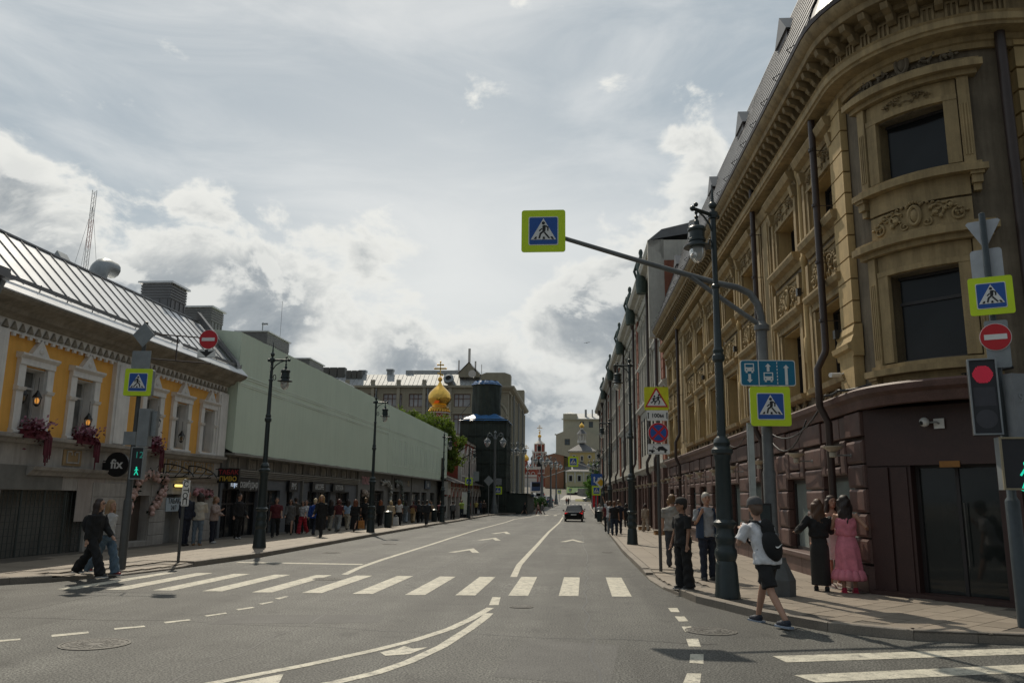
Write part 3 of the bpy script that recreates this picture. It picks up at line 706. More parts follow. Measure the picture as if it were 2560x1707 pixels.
for c in bays:
    for (u0, u1, z0, z1) in ((-.8,-.48,2.34,3.02),(-.46,.46,2.34,2.5),(-.4,.4,2.55,2.95),(.48,.8,2.34,3.02)):
        part('granite_block', block(u1-u0, z1-z0, .17, S, PLUM, .04), RB, (0, c+u0, z0))
    for (u0, u1) in ((-.78,-.42),(-.39,.39),(.42,.78)): part('granite_block', block(u1-u0, .44, .12, S, PLUM, .02), RB, (0, c+u0, 3.07))
for a, b in piers:
    if b-a > .5: part('granite_block', block(b-a-.06, .46, .15, S, PLUM, .02), RB, (0, a+.03, 3.06))
f = FB(S); f.prof(0,BLEN,[(0,.46),(.24,.46),(.27,.5),(.27,.58),(.24,.6),(0,.61)]); f.build('sill_course', PLUM, RB)
u = .0
while u < BLEN-.3:
    w = min(1.45, BLEN-u); part('granite_block', block(w-.01, .86, .2, S, PLUM, .012), RB, (0,u,-.4)); u += w
GLASS_S = glassy('shop_glass', (.20,.235,.225), .12)
gw = window_meshes(S, 1.56, 1.68, FRAME_D, GLASS_S, (), (), .07)
for c in bays: set_window(RB, gw, S, c, -.06, 1.46)
# bowl uplighters on brackets
DISH = mat('wall_lamp_bowl', (.42,.38,.30), .5)
d = MB(); d.lathe([(.02,-.12),(.1,-.1),(.2,-.03),(.27,.02),(.275,.05),(.25,.05),(.2,.01),(.02,-.05)], 16, Matrix.Translation((-.5,0,0))); d.lathe([(.085,-.26),(.1,-.25),(.1,-.12),(.085,-.115)], 10, Matrix.Translation((-.5,0,0)))
dm = d.mesh(DISH, 40, 'bowl'); d = MB(); d.tube([(-.42,0,-.2),(.0,0,-.2)], .025, 6); d.lathe([(.06,0),(.06,.02)], 8, Matrix.Translation((-.0,0,-.2)) @ Matrix.Rotation(-PI/2,4,'Y')); arm = d.mesh(STEEL, 40, 'bracket')
for u in [.62,3.2,6.9,10.65,13.9,17.1,20.0,23.8,27.4,29.9]:
    w = part('wall_lamp', dm, RB, (-.14,u,2.85), None, (.72,.72,.72)); part('bracket', arm, w)
# downpipes
def pipe(pts, r=.075, parent=RB, m=PIPE):
    mb = MB(); mb.tube(pts, r, 10); return mb.build('downpipe', m, parent, 40)
for u, top in ((1.2,10.6),(7.05,10.9),(23.9,10.9)):
    pipe([(-.32,u,top),(-.32,u,5.0),(-.34,u,4.9),(-.52,u,4.55),(-.52,u,3.75),(-.36,u,3.4),(-.36,u,.3)])
    mb = MB()
    for z in (9.5,8.2,6.9,5.6,2.9,1.5): mb.tube([(-.36,u,z),(0,u,z)], .012, 4); mb.lathe([(.085,-.03),(.085,.03)], 10, Matrix.Translation((-.34,u,z)))
    mb.build('pipe_clips', PIPE, RB)
# chamfered entrance
cn = Vector((-1,-1)).normalized(); A_ = Vector((.0,-.0)); B_ = Vector((CR,-CR-.02))
EM = Matrix.Translation((CR/2-.02, -CR/2-.02, 0)) @ Matrix.Rotation(rad(45), 4, 'Z') @ Matrix.Rotation(PI, 4, 'Z')
EW = B_.length/2+.05
# entrance frame: x along wall, -y local outward after the half turn handled by sign below
def ent(name, m, fn, par=RB):
    mb = MB(); fn(mb); me = mb.mesh(m, name=name)
    me.transform(Matrix.Translation((CR/2,-CR/2,0)) @ Matrix.Rotation(-PI/4,4,'Z')); return part(name, me, par)
ent('entrance_wall', PLUMD, lambda b: (b.b2(-EW,EW,0,.4,2.5,3.56), b.b2(-EW,-.72,0,.4,-.3,2.5), b.b2(.72,EW,0,.4,-.3,2.5)))
ent('pilaster_strip', PLUMD, lambda b: (b.b2(-EW,-1.12,-.05,0,-.3,2.44), b.b2(-1.08,-.78,-.03,0,-.3,2.44), b.b2(.78,1.08,-.03,0,-.3,2.44), b.b2(1.12,EW,-.05,0,-.3,2.44), b.b2(-EW,EW,-.06,0,2.47,3.54)))
dr = ent('entrance_door', FRAME_D, lambda b: (b.b2(-.72,.72,.2,.28,2.42,2.5), b.b2(-.72,-.65,.2,.28,.1,2.42), b.b2(.65,.72,.2,.28,.1,2.42), b.b2(-.03,.03,.2,.28,.1,2.42), b.b2(-.65,.65,.2,.28,.1,.2)))
ent('pane', mat('door_glass', (.10,.115,.11), .05, trans=.8, spec=.3), lambda b: (b.b2(-.65,-.03,.23,.245,.2,2.42), b.b2(.03,.65,.23,.245,.2,2.42)), dr)
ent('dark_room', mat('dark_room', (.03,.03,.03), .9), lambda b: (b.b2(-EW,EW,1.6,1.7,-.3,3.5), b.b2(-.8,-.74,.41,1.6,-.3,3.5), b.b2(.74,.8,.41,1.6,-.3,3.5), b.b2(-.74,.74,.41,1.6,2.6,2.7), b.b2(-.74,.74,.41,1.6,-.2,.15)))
ent('handle', mat('dark_steel', (.12,.12,.115), .4, .6), lambda b: b.tube([(.1,.14,.7),(.1,.14,1.8)], .014, 8), dr)
ent('house_number_plate', mat('amber_plate', (.30,.13,.02), .5), lambda b: b.b2(-.17,.17,-.085,-.062,2.42,2.53))
ent('doorstep', PLUMD, lambda b: b.b2(-EW,EW,-.25,.4,-.3,.2))
ent('display_silhouette', mat('display_cloth', (.5,.48,.45), .8, var=.3), lambda b: (b.ball((-.3,.6,1.35),(.14,.1,.3),10), b.ball((-.3,.6,1.72),(.08,.08,.1),8), b.ball((.42,.6,1.4),(.15,.1,.3),10), b.ball((.42,.6,1.76),(.08,.08,.1),8)))
mb = MB(); mb.b2(-.09,.09,-.02,0,-.09,.09); camb = mb.mesh(WHITE, name='plate')
def dome_cam(name, label, loc, rz):
    t = thing(name, label, 'camera', loc, rz); part('plate', camb, t)
    mb = MB(); mb.tube([(0,-.02,0),(0,-.12,.02),(-.16,-.14,.02)], .018, 6); mb.build('arm', STEEL, t)
    mb = MB(); mb.ball((-.2,-.14,.03),.085,14); mb.build('housing', WHITE, t, True)
    mb = MB(); mb.ball((-.225,-.2,.01),.04,10); mb.build('lens', BLACK, t, True)
dome_cam('security_camera', 'white ball security camera on a plate above the dark corner entrance', (6.5,15.0,3.2), -PI/4)
# steep slate roof with dormers
prr = [(.78,11.5),(.7,11.62),(-.95,16.1),(-6,16.6),(-6,11.5)]
mb = MB(); mb.sweep(path, [(.72,11.5),(.70,11.62),(-.95,16.1),(-1.9,16.5)]); mb.build('roof', SLATE, RB)
sl = FB(S); nv = Vector((1.65,4.48)).normalized()
sme = MB(); sme.b2(-.025,.0,-.19,.19,0,.42); sme = sme.mesh(SLATE, name='slate')
tilt = math.atan2(1.65, 4.48); more = MB(); ns = 0; rows = 12
rowl = []
for r_ in range(rows):
    q = r_/rows; o = .71-1.65*q+.012; z = 11.66+4.48*q; u = .2+(.19 if r_ % 2 else 0)
    while u < BLEN-.2: rowl.append((u, o, z)); u += .385
rowl.sort(key=lambda p: p[0])
for u, o, z in rowl:
    Mx = Matrix.Translation((S*o, u, z)) @ Matrix.Rotation(tilt+.05, 4, 'Y')
    if ns < 290:
        p_ = part('slate', sme, RB); p_.matrix_local = Mx; ns += 1
    else: more.b2(-.02,.0,-.19,.19,0,.42,Mx)
more.build('slates', SLATE, RB, kind='stuff')
for u in (5.0, 10.6, 16.4, 22.2, 27.6):
    d = FB(S); d.wall(u-.5,u+.5,13.1,14.6,-.8,-.25,[(u-.36,u+.36,13.25,14.4)]); d.bx(u-.5,u+.5,-2.2,-.81,13.1,14.6)
    o = d.build('dormer', PIPE, RB)
    mb = MB(); mb.add([(.2,u-.6,14.58),(.2,u+.6,14.58),(.2,u,15.25),(2.4,u-.6,14.58),(2.4,u+.6,14.58),(2.4,u,15.25)],[(0,2,1),(0,3,5,2),(2,5,4,1),(0,1,4,3),(3,4,5)]); mb.build('dormer_roof', ROOFD, o)
    part('pane', window_meshes(S, .74, 1.16, FRAME_D, GLASS_D)[1], o, (S*-.45,u,13.82))
mb = MB()
for u in frange(.6, BLEN-.5, 1.2): mb.tube([(-.84,u,11.54),(-.95,u,11.62),(-.78,u+.05,11.75),(-.5,u+.1,12.0)], .012, 4)
mb.build('heating_cable', BLACK, RB)
# cables looping along the granite band
def cable(pts, label, r=.012, sag=.3):
    o = []
    for a, b in zip(pts, pts[1:]):
        a, b = Vector(a), Vector(b)
        for i in range(9): t = i/9; p = a.lerp(b, t); p.z -= sag*4*t*(1-t); o.append(p)
    o.append(Vector(pts[-1])); mb = MB(); mb.tube(o, r, 5); return tag(mb.build('cable', BLACK, None, True), label, 'cable')
def w_(u, o, z): return (5.6-o*math.cos(ANG)-u*math.sin(ANG), 16-o*math.sin(ANG)+u*math.cos(ANG), z)
cable([w_(6.3,.40,3.7), w_(1.6,.40,3.75)], 'long slack black cable looping under the ochre window ledges', .02, .42)
cable([w_(6.3,.40,3.62), w_(2.6,.4,3.6)], 'lower slack black cable loop against the plum granite', .018, .6)
cable([w_(1.2,.4,3.98), w_(.3,.42,3.97), (5.55,15.75,4.0), (6.3,14.5,4.0), (7.2,13.7,4.02)], 'thick black cable bundle lying along the granite band at the rounded corner', .03, .03)
cable([w_(12,.37,3.78), w_(9.2,.37,3.7)], 'short black cable loop beside the second downpipe', .012, .25)
mb = MB(); mb.b2(-.05,.05,-.05,.05,-.08,.08); fl = mb.mesh(BLACK, name='floodlight')
def flood(label, loc, rz=0):
    o = thing('floodlight', label, 'floodlight', loc, rz, 'small black floodlights on the ochre facade'); part('body', MB().b2(-.12,-.02,-.07,.07,-.09,.09).mesh(BLACK, name='body'), o); part('bracket', MB().tube([(-.04,0,0),(.04,0,-.02)],.015,5).mesh(BLACK, name='bracket'), o)
for u, z, lab in ((3.2,6.75,'black floodlight between the first two carved panels'),(.75,5.2,'small black floodlight on the capital under the quoin blocks'),(10.7,6.75,'black floodlight past the second downpipe'),(17.1,6.75,'black floodlight midway along the ochre facade')): flood(lab, w_(u,.16,z), ANG)
flood('small black floodlight on the rounded corner left of its lower window', (5.86,15.2,4.95), .4)
BUL = thing('bullet_camera', 'white bullet camera fixed under the quoin capital', 'camera', w_(.55,.24,4.3), .3)
part('housing', MB().tube([(-.3,-.05,0),(-.05,0,.02)], .05, 10).mesh(WHITE, 40, 'housing'), BUL); part('bracket', MB().tube([(-.05,0,.02),(.05,0,.06)], .02, 6).mesh(WHITE, name='bracket'), BUL)

# ------------------------------------------------------------------ pale building beyond it
PALE = mat('pale_plaster', (.37,.355,.31), .8, var=.1, scale=1.2, streak=.45)
PALEW = mat('white_moulding', (.50,.48,.43), .75, var=.1, scale=2, streak=.3)
BRICKR = mat('terracotta_pier', (.27,.10,.06), .8, var=.15, scale=3, streak=.3, rnd=.08)
NB = thing('long_pale_building', 'long pale plaster building with terracotta piers beyond the ochre corner block', 'building', (5.6,16,0), ANG)
n0, n1 = 30.9, 128.; ZT = 17.2
nops = []; nb_ = []
u = n0+4.4
k = 0
while u < n1-3:
    nb_.append(u); u += 2.05 if (k % 5) else 3.6; k += 1
rowsz = ((5.0,7.8),(9.2,11.6),(12.5,14.9))
for c in nb_:
    for z0, z1 in rowsz: nops.append((c-.55,c+.55,z0,z1))
f = FB(S); f.wall(n0,n1,-.9,ZT-1.2,-.4,0.,nops+[(c-.6,c+.6,.5,2.6) for c in nb_]); f.build('wall', PALE, NB)
f = FB(S); f.bx(n0,n1,-14,-.42,-.9,ZT); f.build('core', PLUMD, NB)
GRID = mat('cream_grid', (.46,.42,.34), .7)
gridm = window_meshes(S, 1.1, 2.8, FRAME_D, mat('cream_blind', (.50,.47,.40), .35, var=.12), (-.28,0,.28), (-.9,-.3,.3,.9), .05)
winp = window_meshes(S, 1.1, 2.4, FRAME_W, GLASS_B, (0,), (.5,), .06)
shp = window_meshes(S, 1.2, 2.1, FRAME_D, GLASS_D, (0,), (.6,), .07)
sur = FB(S)
for z0, z1 in rowsz[1:]:
    for a in (-.75,.57): sur.bx(a,a+.18,0,.08,z0-.1,z1+.1)
    sur.prof(-.85,.85,[(0,z1+.1),(.1,z1+.12),(.22,z1+.3),(.22,z1+.36),(0,z1+.4)]); sur.prof(-.8,.8,[(0,z0-.25),(.12,z0-.22),(.16,z0-.1),(0,z0-.08)])
    sur.ball((S*.05,0,z1+.22),(.12,.16,.2),6)
surm = sur.mesh(PALEW, name='window_surround')
for c in nb_:
    part('window_surround', surm, NB, (0,c,0))
    set_window(NB, gridm, S, c, -.05, 6.4); set_window(NB, winp, S, c, -.25, 10.4); set_window(NB, winp, S, c, -.25, 13.7); set_window(NB, shp, S, c, -.2, 1.55)
f = FB(S)
for z, d in ((3.9,.35),(8.6,.28),(12.0,.16)): f.prof(n0,n1,[(0,z-.3),(.06,z-.3),(d*.6,z-.12),(d,z),(d,z+.12),(0,z+.2)])
f.build('string_course', PALEW, NB)
f = FB(S); f.prof(n0-.1,n1,[(0,ZT-1.2),(.1,ZT-1.2),(.2,ZT-.8),(.45,ZT-.7),(.5,ZT-.5),(.85,ZT-.4),(.95,ZT-.1),(.95,ZT),(0,ZT+.05)]); f.build('cornice', PALEW, NB)
mod = FB(S); mod.prof(-.1,.1,[(0,ZT-1.0),(.3,ZT-.8),(.6,ZT-.42),(0,ZT-.42)]); modm = mod.mesh(PALEW, name='bracket')
for u in frange(n0+.5,n1-.5,.95): part('bracket', modm, NB, (0,u,0))
piersu = [n0+1.2]+[ (a+b)/2 for a, b in zip(nb_, nb_[1:]) if b-a > 3]
for iu, u in enumerate(piersu):
    for k in range(20 if iu % 2 == 0 else 0): part('terracotta_block', block(1.3, .58, .14, S, BRICKR, .03), NB, (0,u-.65,4.1+k*.6))
    mb = FB(S); mb.bx(u-.75,u+.75,0,.3,-.8,3.6); mb.build('granite_pier', PLUM, NB)
    mb = MB(); mb.tube([(-.35,u+.95,ZT-.6),(-.35,u+.95,4.6),(-.55,u+.95,4.2),(-.55,u+.95,3.6),(-.4,u+.95,3.2),(-.4,u+.95,.0)], .1, 8); mb.lathe([(.1,-.5),(.24,.0),(.26,.3),(.2,.3)], 8, Matrix.Translation((-.42,u+.95,ZT-1.0))); mb.build('downpipe', PIPE, NB, 40)
f = FB(S)
for c in nb_: f.bx(c-.62,c+.62,.0,.12,2.62,3.2); f.bx(c-1.0,c-.62,.0,.18,-.8,3.5)
f.build('granite_base', PLUM, NB)
mb = MB(); mb.sweep([(0,n1),(0,n0-.1)], [(.9,ZT+.03),(.1,ZT+.7),(-2,ZT+1.2),(-9,ZT+1.6)]); mb.build('roof', ROOFD, NB)
mb = MB(); mb.add([(x,n0-.15,z) for x, z in ((1.6,ZT-1),(1.6,ZT+1.2),(6.5,ZT+2.6),(6.5,ZT-6),(1.6,ZT-6))],[(0,1,2,3,4)]); mb.add([(x,n0+.2,z) for x, z in ((1.6,ZT-1),(1.6,ZT+1.2),(6.5,ZT+2.6),(6.5,ZT-6),(1.6,ZT-6))],[(4,3,2,1,0)])
mb.add([(1.6,n0-.15,ZT+1.2),(1.6,n0+.2,ZT+1.2),(6.5,n0+.2,ZT+2.6),(6.5,n0-.15,ZT+2.6)],[(3,2,1,0)]); mb.b2(-.95,1.6,n0-.1,n0+.2,ZT-6,ZT+.02); mb.build('gable_wall', PALEW, NB); mb = MB(); mb.b2(.0,1.5,n0-.25,n0-.16,ZT-6,ZT-1.3); mb.build('terracotta_return', BRICKR, NB)
VERD = mat('verdigris', (.05,.075,.065), .6, var=.3, scale=6)
COP = mat('copper_ball', (.62,.34,.16), .35, .4)
for u, lab in ((37.5,'dark draped statue on the pale building cornice nearest the ochre block'),(47.5,'second dark statue along the pale cornice with greenery at its feet'),(61.0,'middle dark statue along the pale building cornice'),(78.5,'fourth dark statue along the pale building cornice'),(97.0,'farthest tiny dark statue on the pale building cornice')):
    h = thing('cornice_statue', lab, 'statue', w_(u,.75,ZT-.2), 0, 'dark statues along the pale building cornice')
    mb = MB(); mb.lathe([(.35,-1.4),(.42,-.6),(.3,.0),(.36,.5),(.24,1.0),(.1,1.25),(.16,1.5),(.12,1.7),(.02,1.78)], 9, None, 1, 1.2); mb.tube([(-.2,0,.9),(-.45,.15,.2),(-.2,.3,-.5)], [.12,.1,.08], 6); mb.build('figure', VERD, h, 60)
    mb = MB(); mb.ball((.35,0,.6),(.42,.42,.36),12); mb.build('copper_ball', COP, h, True)
for k, u in enumerate(frange(n0+2, 110, 3.4)):
    w = part('wall_lamp', dm, NB, (-.2,u,2.75), None, (.75,.75,.75)); part('bracket', arm, w)
LEFT_FROM = set(bpy.data.objects)
# ------------------------------------------------------------------ yellow house on the left (facade x = -14, faces +x)
ORANGE = mat('orange_render', (.80,.42,.09), .85, var=.07, scale=1.5, streak=.18, bump=.12, bscale=40)
WSTUC = mat('white_stucco', (.74,.72,.69), .8, var=.1, scale=2.2, streak=.3, bump=.1, bscale=30)
WALLW = mat('worn_white_wall', (.40,.375,.345), .85, var=.2, scale=1.1, streak=.55, bump=.15, bscale=25)
PINKW = mat('pinkish_wall', (.38,.335,.305), .85, var=.15, scale=1.2, streak=.4)
GREYP = mat('grey_patch', (.17,.165,.15), .85, var=.2, scale=2)
OCR = mat('ochre_panel', (.36,.25,.13), .85, var=.12, scale=2, streak=.35)
CORN2 = mat('weathered_cornice', (.30,.27,.22), .85, var=.25, scale=1.6, streak=.6, bump=.2, bscale=20)
YB = thing('yellow_house', 'orange-yellow two storey house with white window surrounds and a silver metal roof', 'building', (-14,0,0))
Y0, Y1 = 13.2, 30.5
wc = [15.6, 17.0, 19.25, 21.35, 25.05, 27.0, 29.1]
yops = [(c-.42,c+.42,3.35,4.92) for c in wc[2:]]+[(15.2,16.0,3.35,4.92)]
f = FB(1); f.wall(Y0,Y1,3.2,5.7,-.35,0,yops); f.build('upper_wall', ORANGE, YB)
f = FB(1); f.bx(Y0,Y1,-8,-.36,0,6.3); f.build('core', GREYP, YB)
ws = FB(1)
for sx in (-1,1):
    a, b = sorted((sx*.42, sx*.68)); ws.bx(a,b,0,.09,3.3,4.95); a, b = sorted((sx*.40, sx*.70)); ws.prof(a,b,[(0,4.28),(.13,4.30),(.16,4.38),(0,4.42)])
    a, b = sorted((sx*.395, sx*.415)); ws.bx(a,b,-.22,.02,3.355,4.89)
ws.bx(-.68,.68,0,.12,4.95,5.12); ws.prof(-.74,.74,[(0,5.1),(.12,5.1),(.2,5.18),(.2,5.23),(0,5.25)])
ws.add([(0,-.36,5.22),(0,.36,5.22),(0,0,5.66),(.14,-.36,5.22),(.14,.36,5.22),(.14,0,5.66)],[(0,2,1),(3,4,5),(0,1,4,3),(1,2,5,4),(2,0,3,5)])
ws.ball((.13,0,5.36),(.05,.12,.09),8); ws.prof(-.7,.7,[(0,3.18),(.1,3.18),(.16,3.25),(.16,3.3),(0,3.34)]); ws.bx(-.415,.415,-.22,.02,4.89,4.91)
wsm = ws.mesh(WSTUC, name='window_surround')
wy = window_meshes(1, .82, 1.55, FRAME_W, glassy('curtained_pane', (.15,.155,.15), .1, .4, .45, 1.6), (0,), (.3,), .055)
for c in wc[2:]+[15.6]: part('window_surround', wsm, YB, (0,c,0)); set_window(YB, wy, 1, c, -.26, 4.13)
for u in (Y0+.5, 17.6, 23.1, 30.1): f = FB(1); f.bx(u-.42,u+.42,0,.14,3.2,5.7); f.bx(u-.3,u+.3,.14,.18,3.25,5.6); f.build('pilaster', WSTUC, YB)
f = FB(1); f.prof(Y0,Y1+.3,[(0,5.98),(.1,5.98),(.16,6.06),(.3,6.1),(.36,6.2),(.62,6.32),(.7,6.4),(.7,6.46),(0,6.5)]); f.build('cornice', CORN2, YB)
f = FB(1); f.bx(Y0,Y1,0,.06,5.68,5.98); f.bx(Y0,Y1,.06,.1,5.66,5.70); f.build('frieze', WSTUC, YB)
dg_ = FB(1); dg_.bx(-.05,.05,.06,.13,5.58,5.66); dm_ = dg_.mesh(WSTUC, name='dentil')
rm_ = FB(1); rm_.add([(.065,-.12,5.74),(.065,.12,5.74),(.065,.0,5.95),(.115,-.10,5.75),(.115,.10,5.75),(.115,.0,5.93)],[(3,4,5),(0,1,4,3),(1,2,5,4),(2,0,3,5)]); rmm = rm_.mesh(CORN2, name='frieze_tooth')
for u in frange(17.6, Y1-.2, .3): part('dentil', dm_, YB, (0,u,0)); part('frieze_tooth', rmm, YB, (0,u,0))
# lower storey
lops = [(18.6,22.15,.05,1.85),(24.4,25.5,.3,1.72),(26.6,27.6,.1,1.78)]
f = FB(1); f.wall(Y0,Y1,-.2,2.25,-.4,0,lops); f.build('lower_wall', WALLW, YB)
f = FB(1); f.bx(Y0,Y1,-.4,0,2.25,3.2); f.build('band_wall', WALLW, YB)
f = FB(1); f.prof(Y0,Y1,[(0,3.0),(.08,3.0),(.12,3.08),(.26,3.12),(.28,3.2),(0,3.24)]); f.prof(19.4,Y1,[(0,2.22),(.06,2.22),(.12,2.3),(.2,2.36),(.24,2.44),(0,2.46)]); f.build('string_course', WALLW, YB)
for a, b in ((20.8,21.6),(25.9,26.25),(26.4,27.2),(27.4,28.2),(28.35,29.1),(29.25,29.9),(23.1,23.9)):
    f = FB(1); f.bx(a,b,.0,.03,2.52,2.95); o = f.build('ochre_panel', OCR, YB)
    f = FB(1); c = (a+b)/2; w = (b-a)/2-.12
    if w > .2: f.bx(c-w,c+w,.03,.055,2.58,2.62).bx(c-w,c-w+.04,.03,.055,2.62,2.88).bx(c+w-.04,c+w,.03,.055,2.62,2.88).bx(c-w,c-.08,.03,.055,2.88,2.92).bx(c+.08,c+w,.03,.055,2.88,2.92).bx(c-.08,c-.05,.03,.055,2.80,2.88).bx(c+.05,c+.08,.03,.055,2.80,2.88); f.build('moulding', WALLW, o)
f = FB(1); f.bx(18.0,20.9,.0,.02,1.86,2.46); f.build('grey_patch', GREYP, YB)
f = FB(1); f.bx(21.6,22.9,.0,.012,1.0,2.2); f.build('pink_patch', PINKW, YB)
f = FB(1)
for z in (.42,.86,1.3): f.bx(22.25,24.38,0,.0,z,z+.01)
for a, b in ((22.3,24.35),(25.55,26.55),(28.3,30.45)):
    for k in range(5): part('plaster_course', block(b-a, .40, .035, 1, WALLW, .012), YB, (0,a,.04+k*.41))
# barred archway
g = MB()
for u in frange(18.68,22.08,.17): g.tube([(-.1,u,.06),(-.1,u,1.83)], .012, 5)
for z in frange(.2,1.75,.17): g.tube([(-.09,18.62,z),(-.09,22.13,z)], .009, 4)
for u in (18.62,19.5,20.4,21.3,22.12): g.tube([(-.1,u,.04),(-.1,u,1.85)], .03, 6)
g.build('barred_gate', mat('green_grey_bars', (.05,.06,.055), .5), YB)
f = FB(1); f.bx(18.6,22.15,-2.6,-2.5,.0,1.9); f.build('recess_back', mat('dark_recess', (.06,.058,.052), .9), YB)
# doors
f = FB(1); f.bx(24.4,25.5,-.38,-.3,.3,1.72); o = f.build('door', mat('brown_door', (.10,.075,.06), .6), YB); f = FB(1); f.bx(24.3,25.6,-.3,.12,.0,.29); f.build('doorstep', WALLW, YB)
f = FB(1); f.bx(26.6,27.6,-.38,-.3,.1,1.78); o = f.build('door', mat('grey_door', (.25,.26,.26), .5), YB); f = FB(1); f.bx(26.7,26.95,-.3,-.28,.2,1.2); f.build('door_panel', GREYP, o)
f = FB(1); f.bx(26.5,27.55,.03,.06,1.2,1.66); sg = tag(f.build('tobacco_sign', mat('pale_sign_board', (.42,.50,.56), .5)), 'pale board reading tobacco in Cyrillic beside the grey doorway', 'sign'); sg.location = (-14,0,0)
LM = Matrix.Rotation(PI/2,4,'Z') @ UP     # lettering on walls that face +x
text('ТАБАК', .25, BLACK, sg, Matrix.Translation((.066,27.02,1.54)) @ LM, bold=.01); text('24/7', .22, BLACK, sg, Matrix.Translation((.066,27.02,1.32)) @ LM)
# metal roof: steep slope with standing seams, snow rail, gutter flap
RX0, RZ0, RX1, RZ1 = .72, 6.47, -1.35, 8.6
mb = MB(); mb.add([(RX0,Y0,RZ0),(RX0,Y1+.35,RZ0),(RX1,Y1+.2,RZ1),(RX1,Y0,RZ1),(-8,Y0,RZ1+.3),(-8,Y1+.2,RZ1+.3),(RX0,Y0,RZ0-.03),(RX0,Y1+.35,RZ0-.03)],[(0,1,2,3),(3,2,5,4),(0,6,7,1)])
mb.add([(RX0,Y1+.35,RZ0),(RX1,Y1+.2,RZ1),(-8,Y1+.2,RZ1+.3),(-8,Y1+.2,6.3),(0,Y1+.3,6.3)],[(0,1,2,3,4)]); rf = mb.build('metal_roof', ROOFM, YB)
sv_ = Vector((RX1-RX0,0,RZ1-RZ0)); ln = sv_.length; sa = math.atan2(RX1-RX0, RZ1-RZ0)
se = MB(); se.b2(-.012,.03,-.012,.012,0.5,ln); sem = se.mesh(mat('dark_seam', (.2,.2,.205), .5, .4), name='seam'); 
for u in frange(14.2, Y1, .62):
    o = part('standing_seam', sem, rf); o.matrix_local = Matrix.Translation((RX0,u,RZ0)) @ Matrix.Rotation(sa,4,'Y')
mb = MB()
for u in frange(14.0, Y1+.2, 1.1): mb.tube([(RX0-.27,u,RZ0+.27),(RX0-.24,u,RZ0+.45)], .015, 5)
mb.build('snow_rail_posts', STEEL, rf)
mb = MB(); mb.b2(-.01,.02,14,25.6,0,.1,Matrix.Translation((RX0-.26,0,RZ0+.33))); mb.b2(-.01,.02,25.9,Y1+.2,0,.1,Matrix.Translation((RX0-.26,0,RZ0+.30))); mb.build('snow_board', ROOFD, rf)
mb = MB(); mb.tube([(RX1,Y0,RZ1+.02),(RX1,Y1+.2,RZ1+.02)], .05, 6); mb.build('ridge_cap', ROOFD, rf)
def chimney(parent, x0, x1, y0, y1, z0, z1, name='chimney'):
    mb = MB(); mb.b2(x0,x1,y0,y1,z0,z1-.02); o = mb.build(name, ROOFD, parent)
    mb = MB(); e = .03
    for k in range(5): z = z1-.62+k*.11; mb.b2(x0-e,x1+e,y0-e,y1+e,z,z+.075)
    mb.build('louvre', ROOFD, o)
    mb = MB(); mb.b2(x0-.12,x1+.12,y0-.12,y1+.12,z1-.04,z1+.03); mb.build('cap', ROOFM, o)
    mb = MB()
    for t in frange(x0+.1,x1-.1,.32): mb.b2(t-.012,t+.012,y0-.025,y1+.025,z0,z1-.65)
    for t in frange(y0+.1,y1-.1,.32): mb.b2(x0-.025,x1+.025,t-.012,t+.012,z0,z1-.65)
    mb.build('sheet_seams', ROOFD, o); return o
chimney(YB, -2.7,-1.55, 28.4,29.6, 7.4,9.75)
chimney(YB, -4.6,-2.6, 34.0,35.2, 7.0,10.15)
mb = MB(); mb.tube([(-2.2,24.8,8.4),(-2.2,24.8,9.0)]+[(-2.2+0*math.sin(a),24.8+.42*(1-math.cos(a)),9.0+.42*math.sin(a)) for a in [PI/2*i/6 for i in range(1,7)]]+[(-2.2,25.6,9.42)], .3, 12); v = mb.build('vent_hood', STEEL, YB, 40)
mb = MB(); mb.b2(-2.45,-2.15,22.8,23.2,8.5,8.95); mb.add([(-2.5,22.75,8.95),(-2.1,22.75,8.95),(-2.3,22.75,9.25),(-2.5,23.25,8.95),(-2.1,23.25,8.95),(-2.3,23.25,9.25)],[(0,1,2),(3,5,4),(0,2,5,3),(1,4,5,2)]); mb.build('vent_cap', STEEL, YB)
mb = MB(); mb.b2(-1.3,.4,Y1-.9,Y1-.3,6.8,8.5) if False else mb.add([(.55,Y1-.35,6.75),(.55,Y1-.05,6.75),(-1.35,Y1-.05,8.75),(-1.35,Y1-.35,8.75),(.5,Y1-.35,6.95),(.5,Y1-.05,6.95),(-1.3,Y1-.05,9.0),(-1.3,Y1-.35,9.0)],[(0,1,2,3),(4,7,6,5),(0,4,5,1),(1,5,6,2),(2,6,7,3),(3,7,4,0)]); mb.build('fire_wall_capping', ROOFD, YB)
# neighbouring eave at the left edge
mb = MB(); mb.b2(-.5,.85,13.0,17.0,6.65,6.75); mb.b2(.2,.78,13.0,16.95,6.75,6.9); mb.b2(-.4,.4,13.0,16.8,5.6,6.65); mb.build('projecting_eave', ROOFD, YB)
mb = MB(); mb.tube([(.75,16.8,6.6),(.6,16.8,6.2),(.5,16.8,5.9),(.5,16.8,5.5)], .06, 8); mb.b2(.2,.6,16.6,17.0,5.4,5.55); mb.build('downpipe', STEEL, YB, 40)
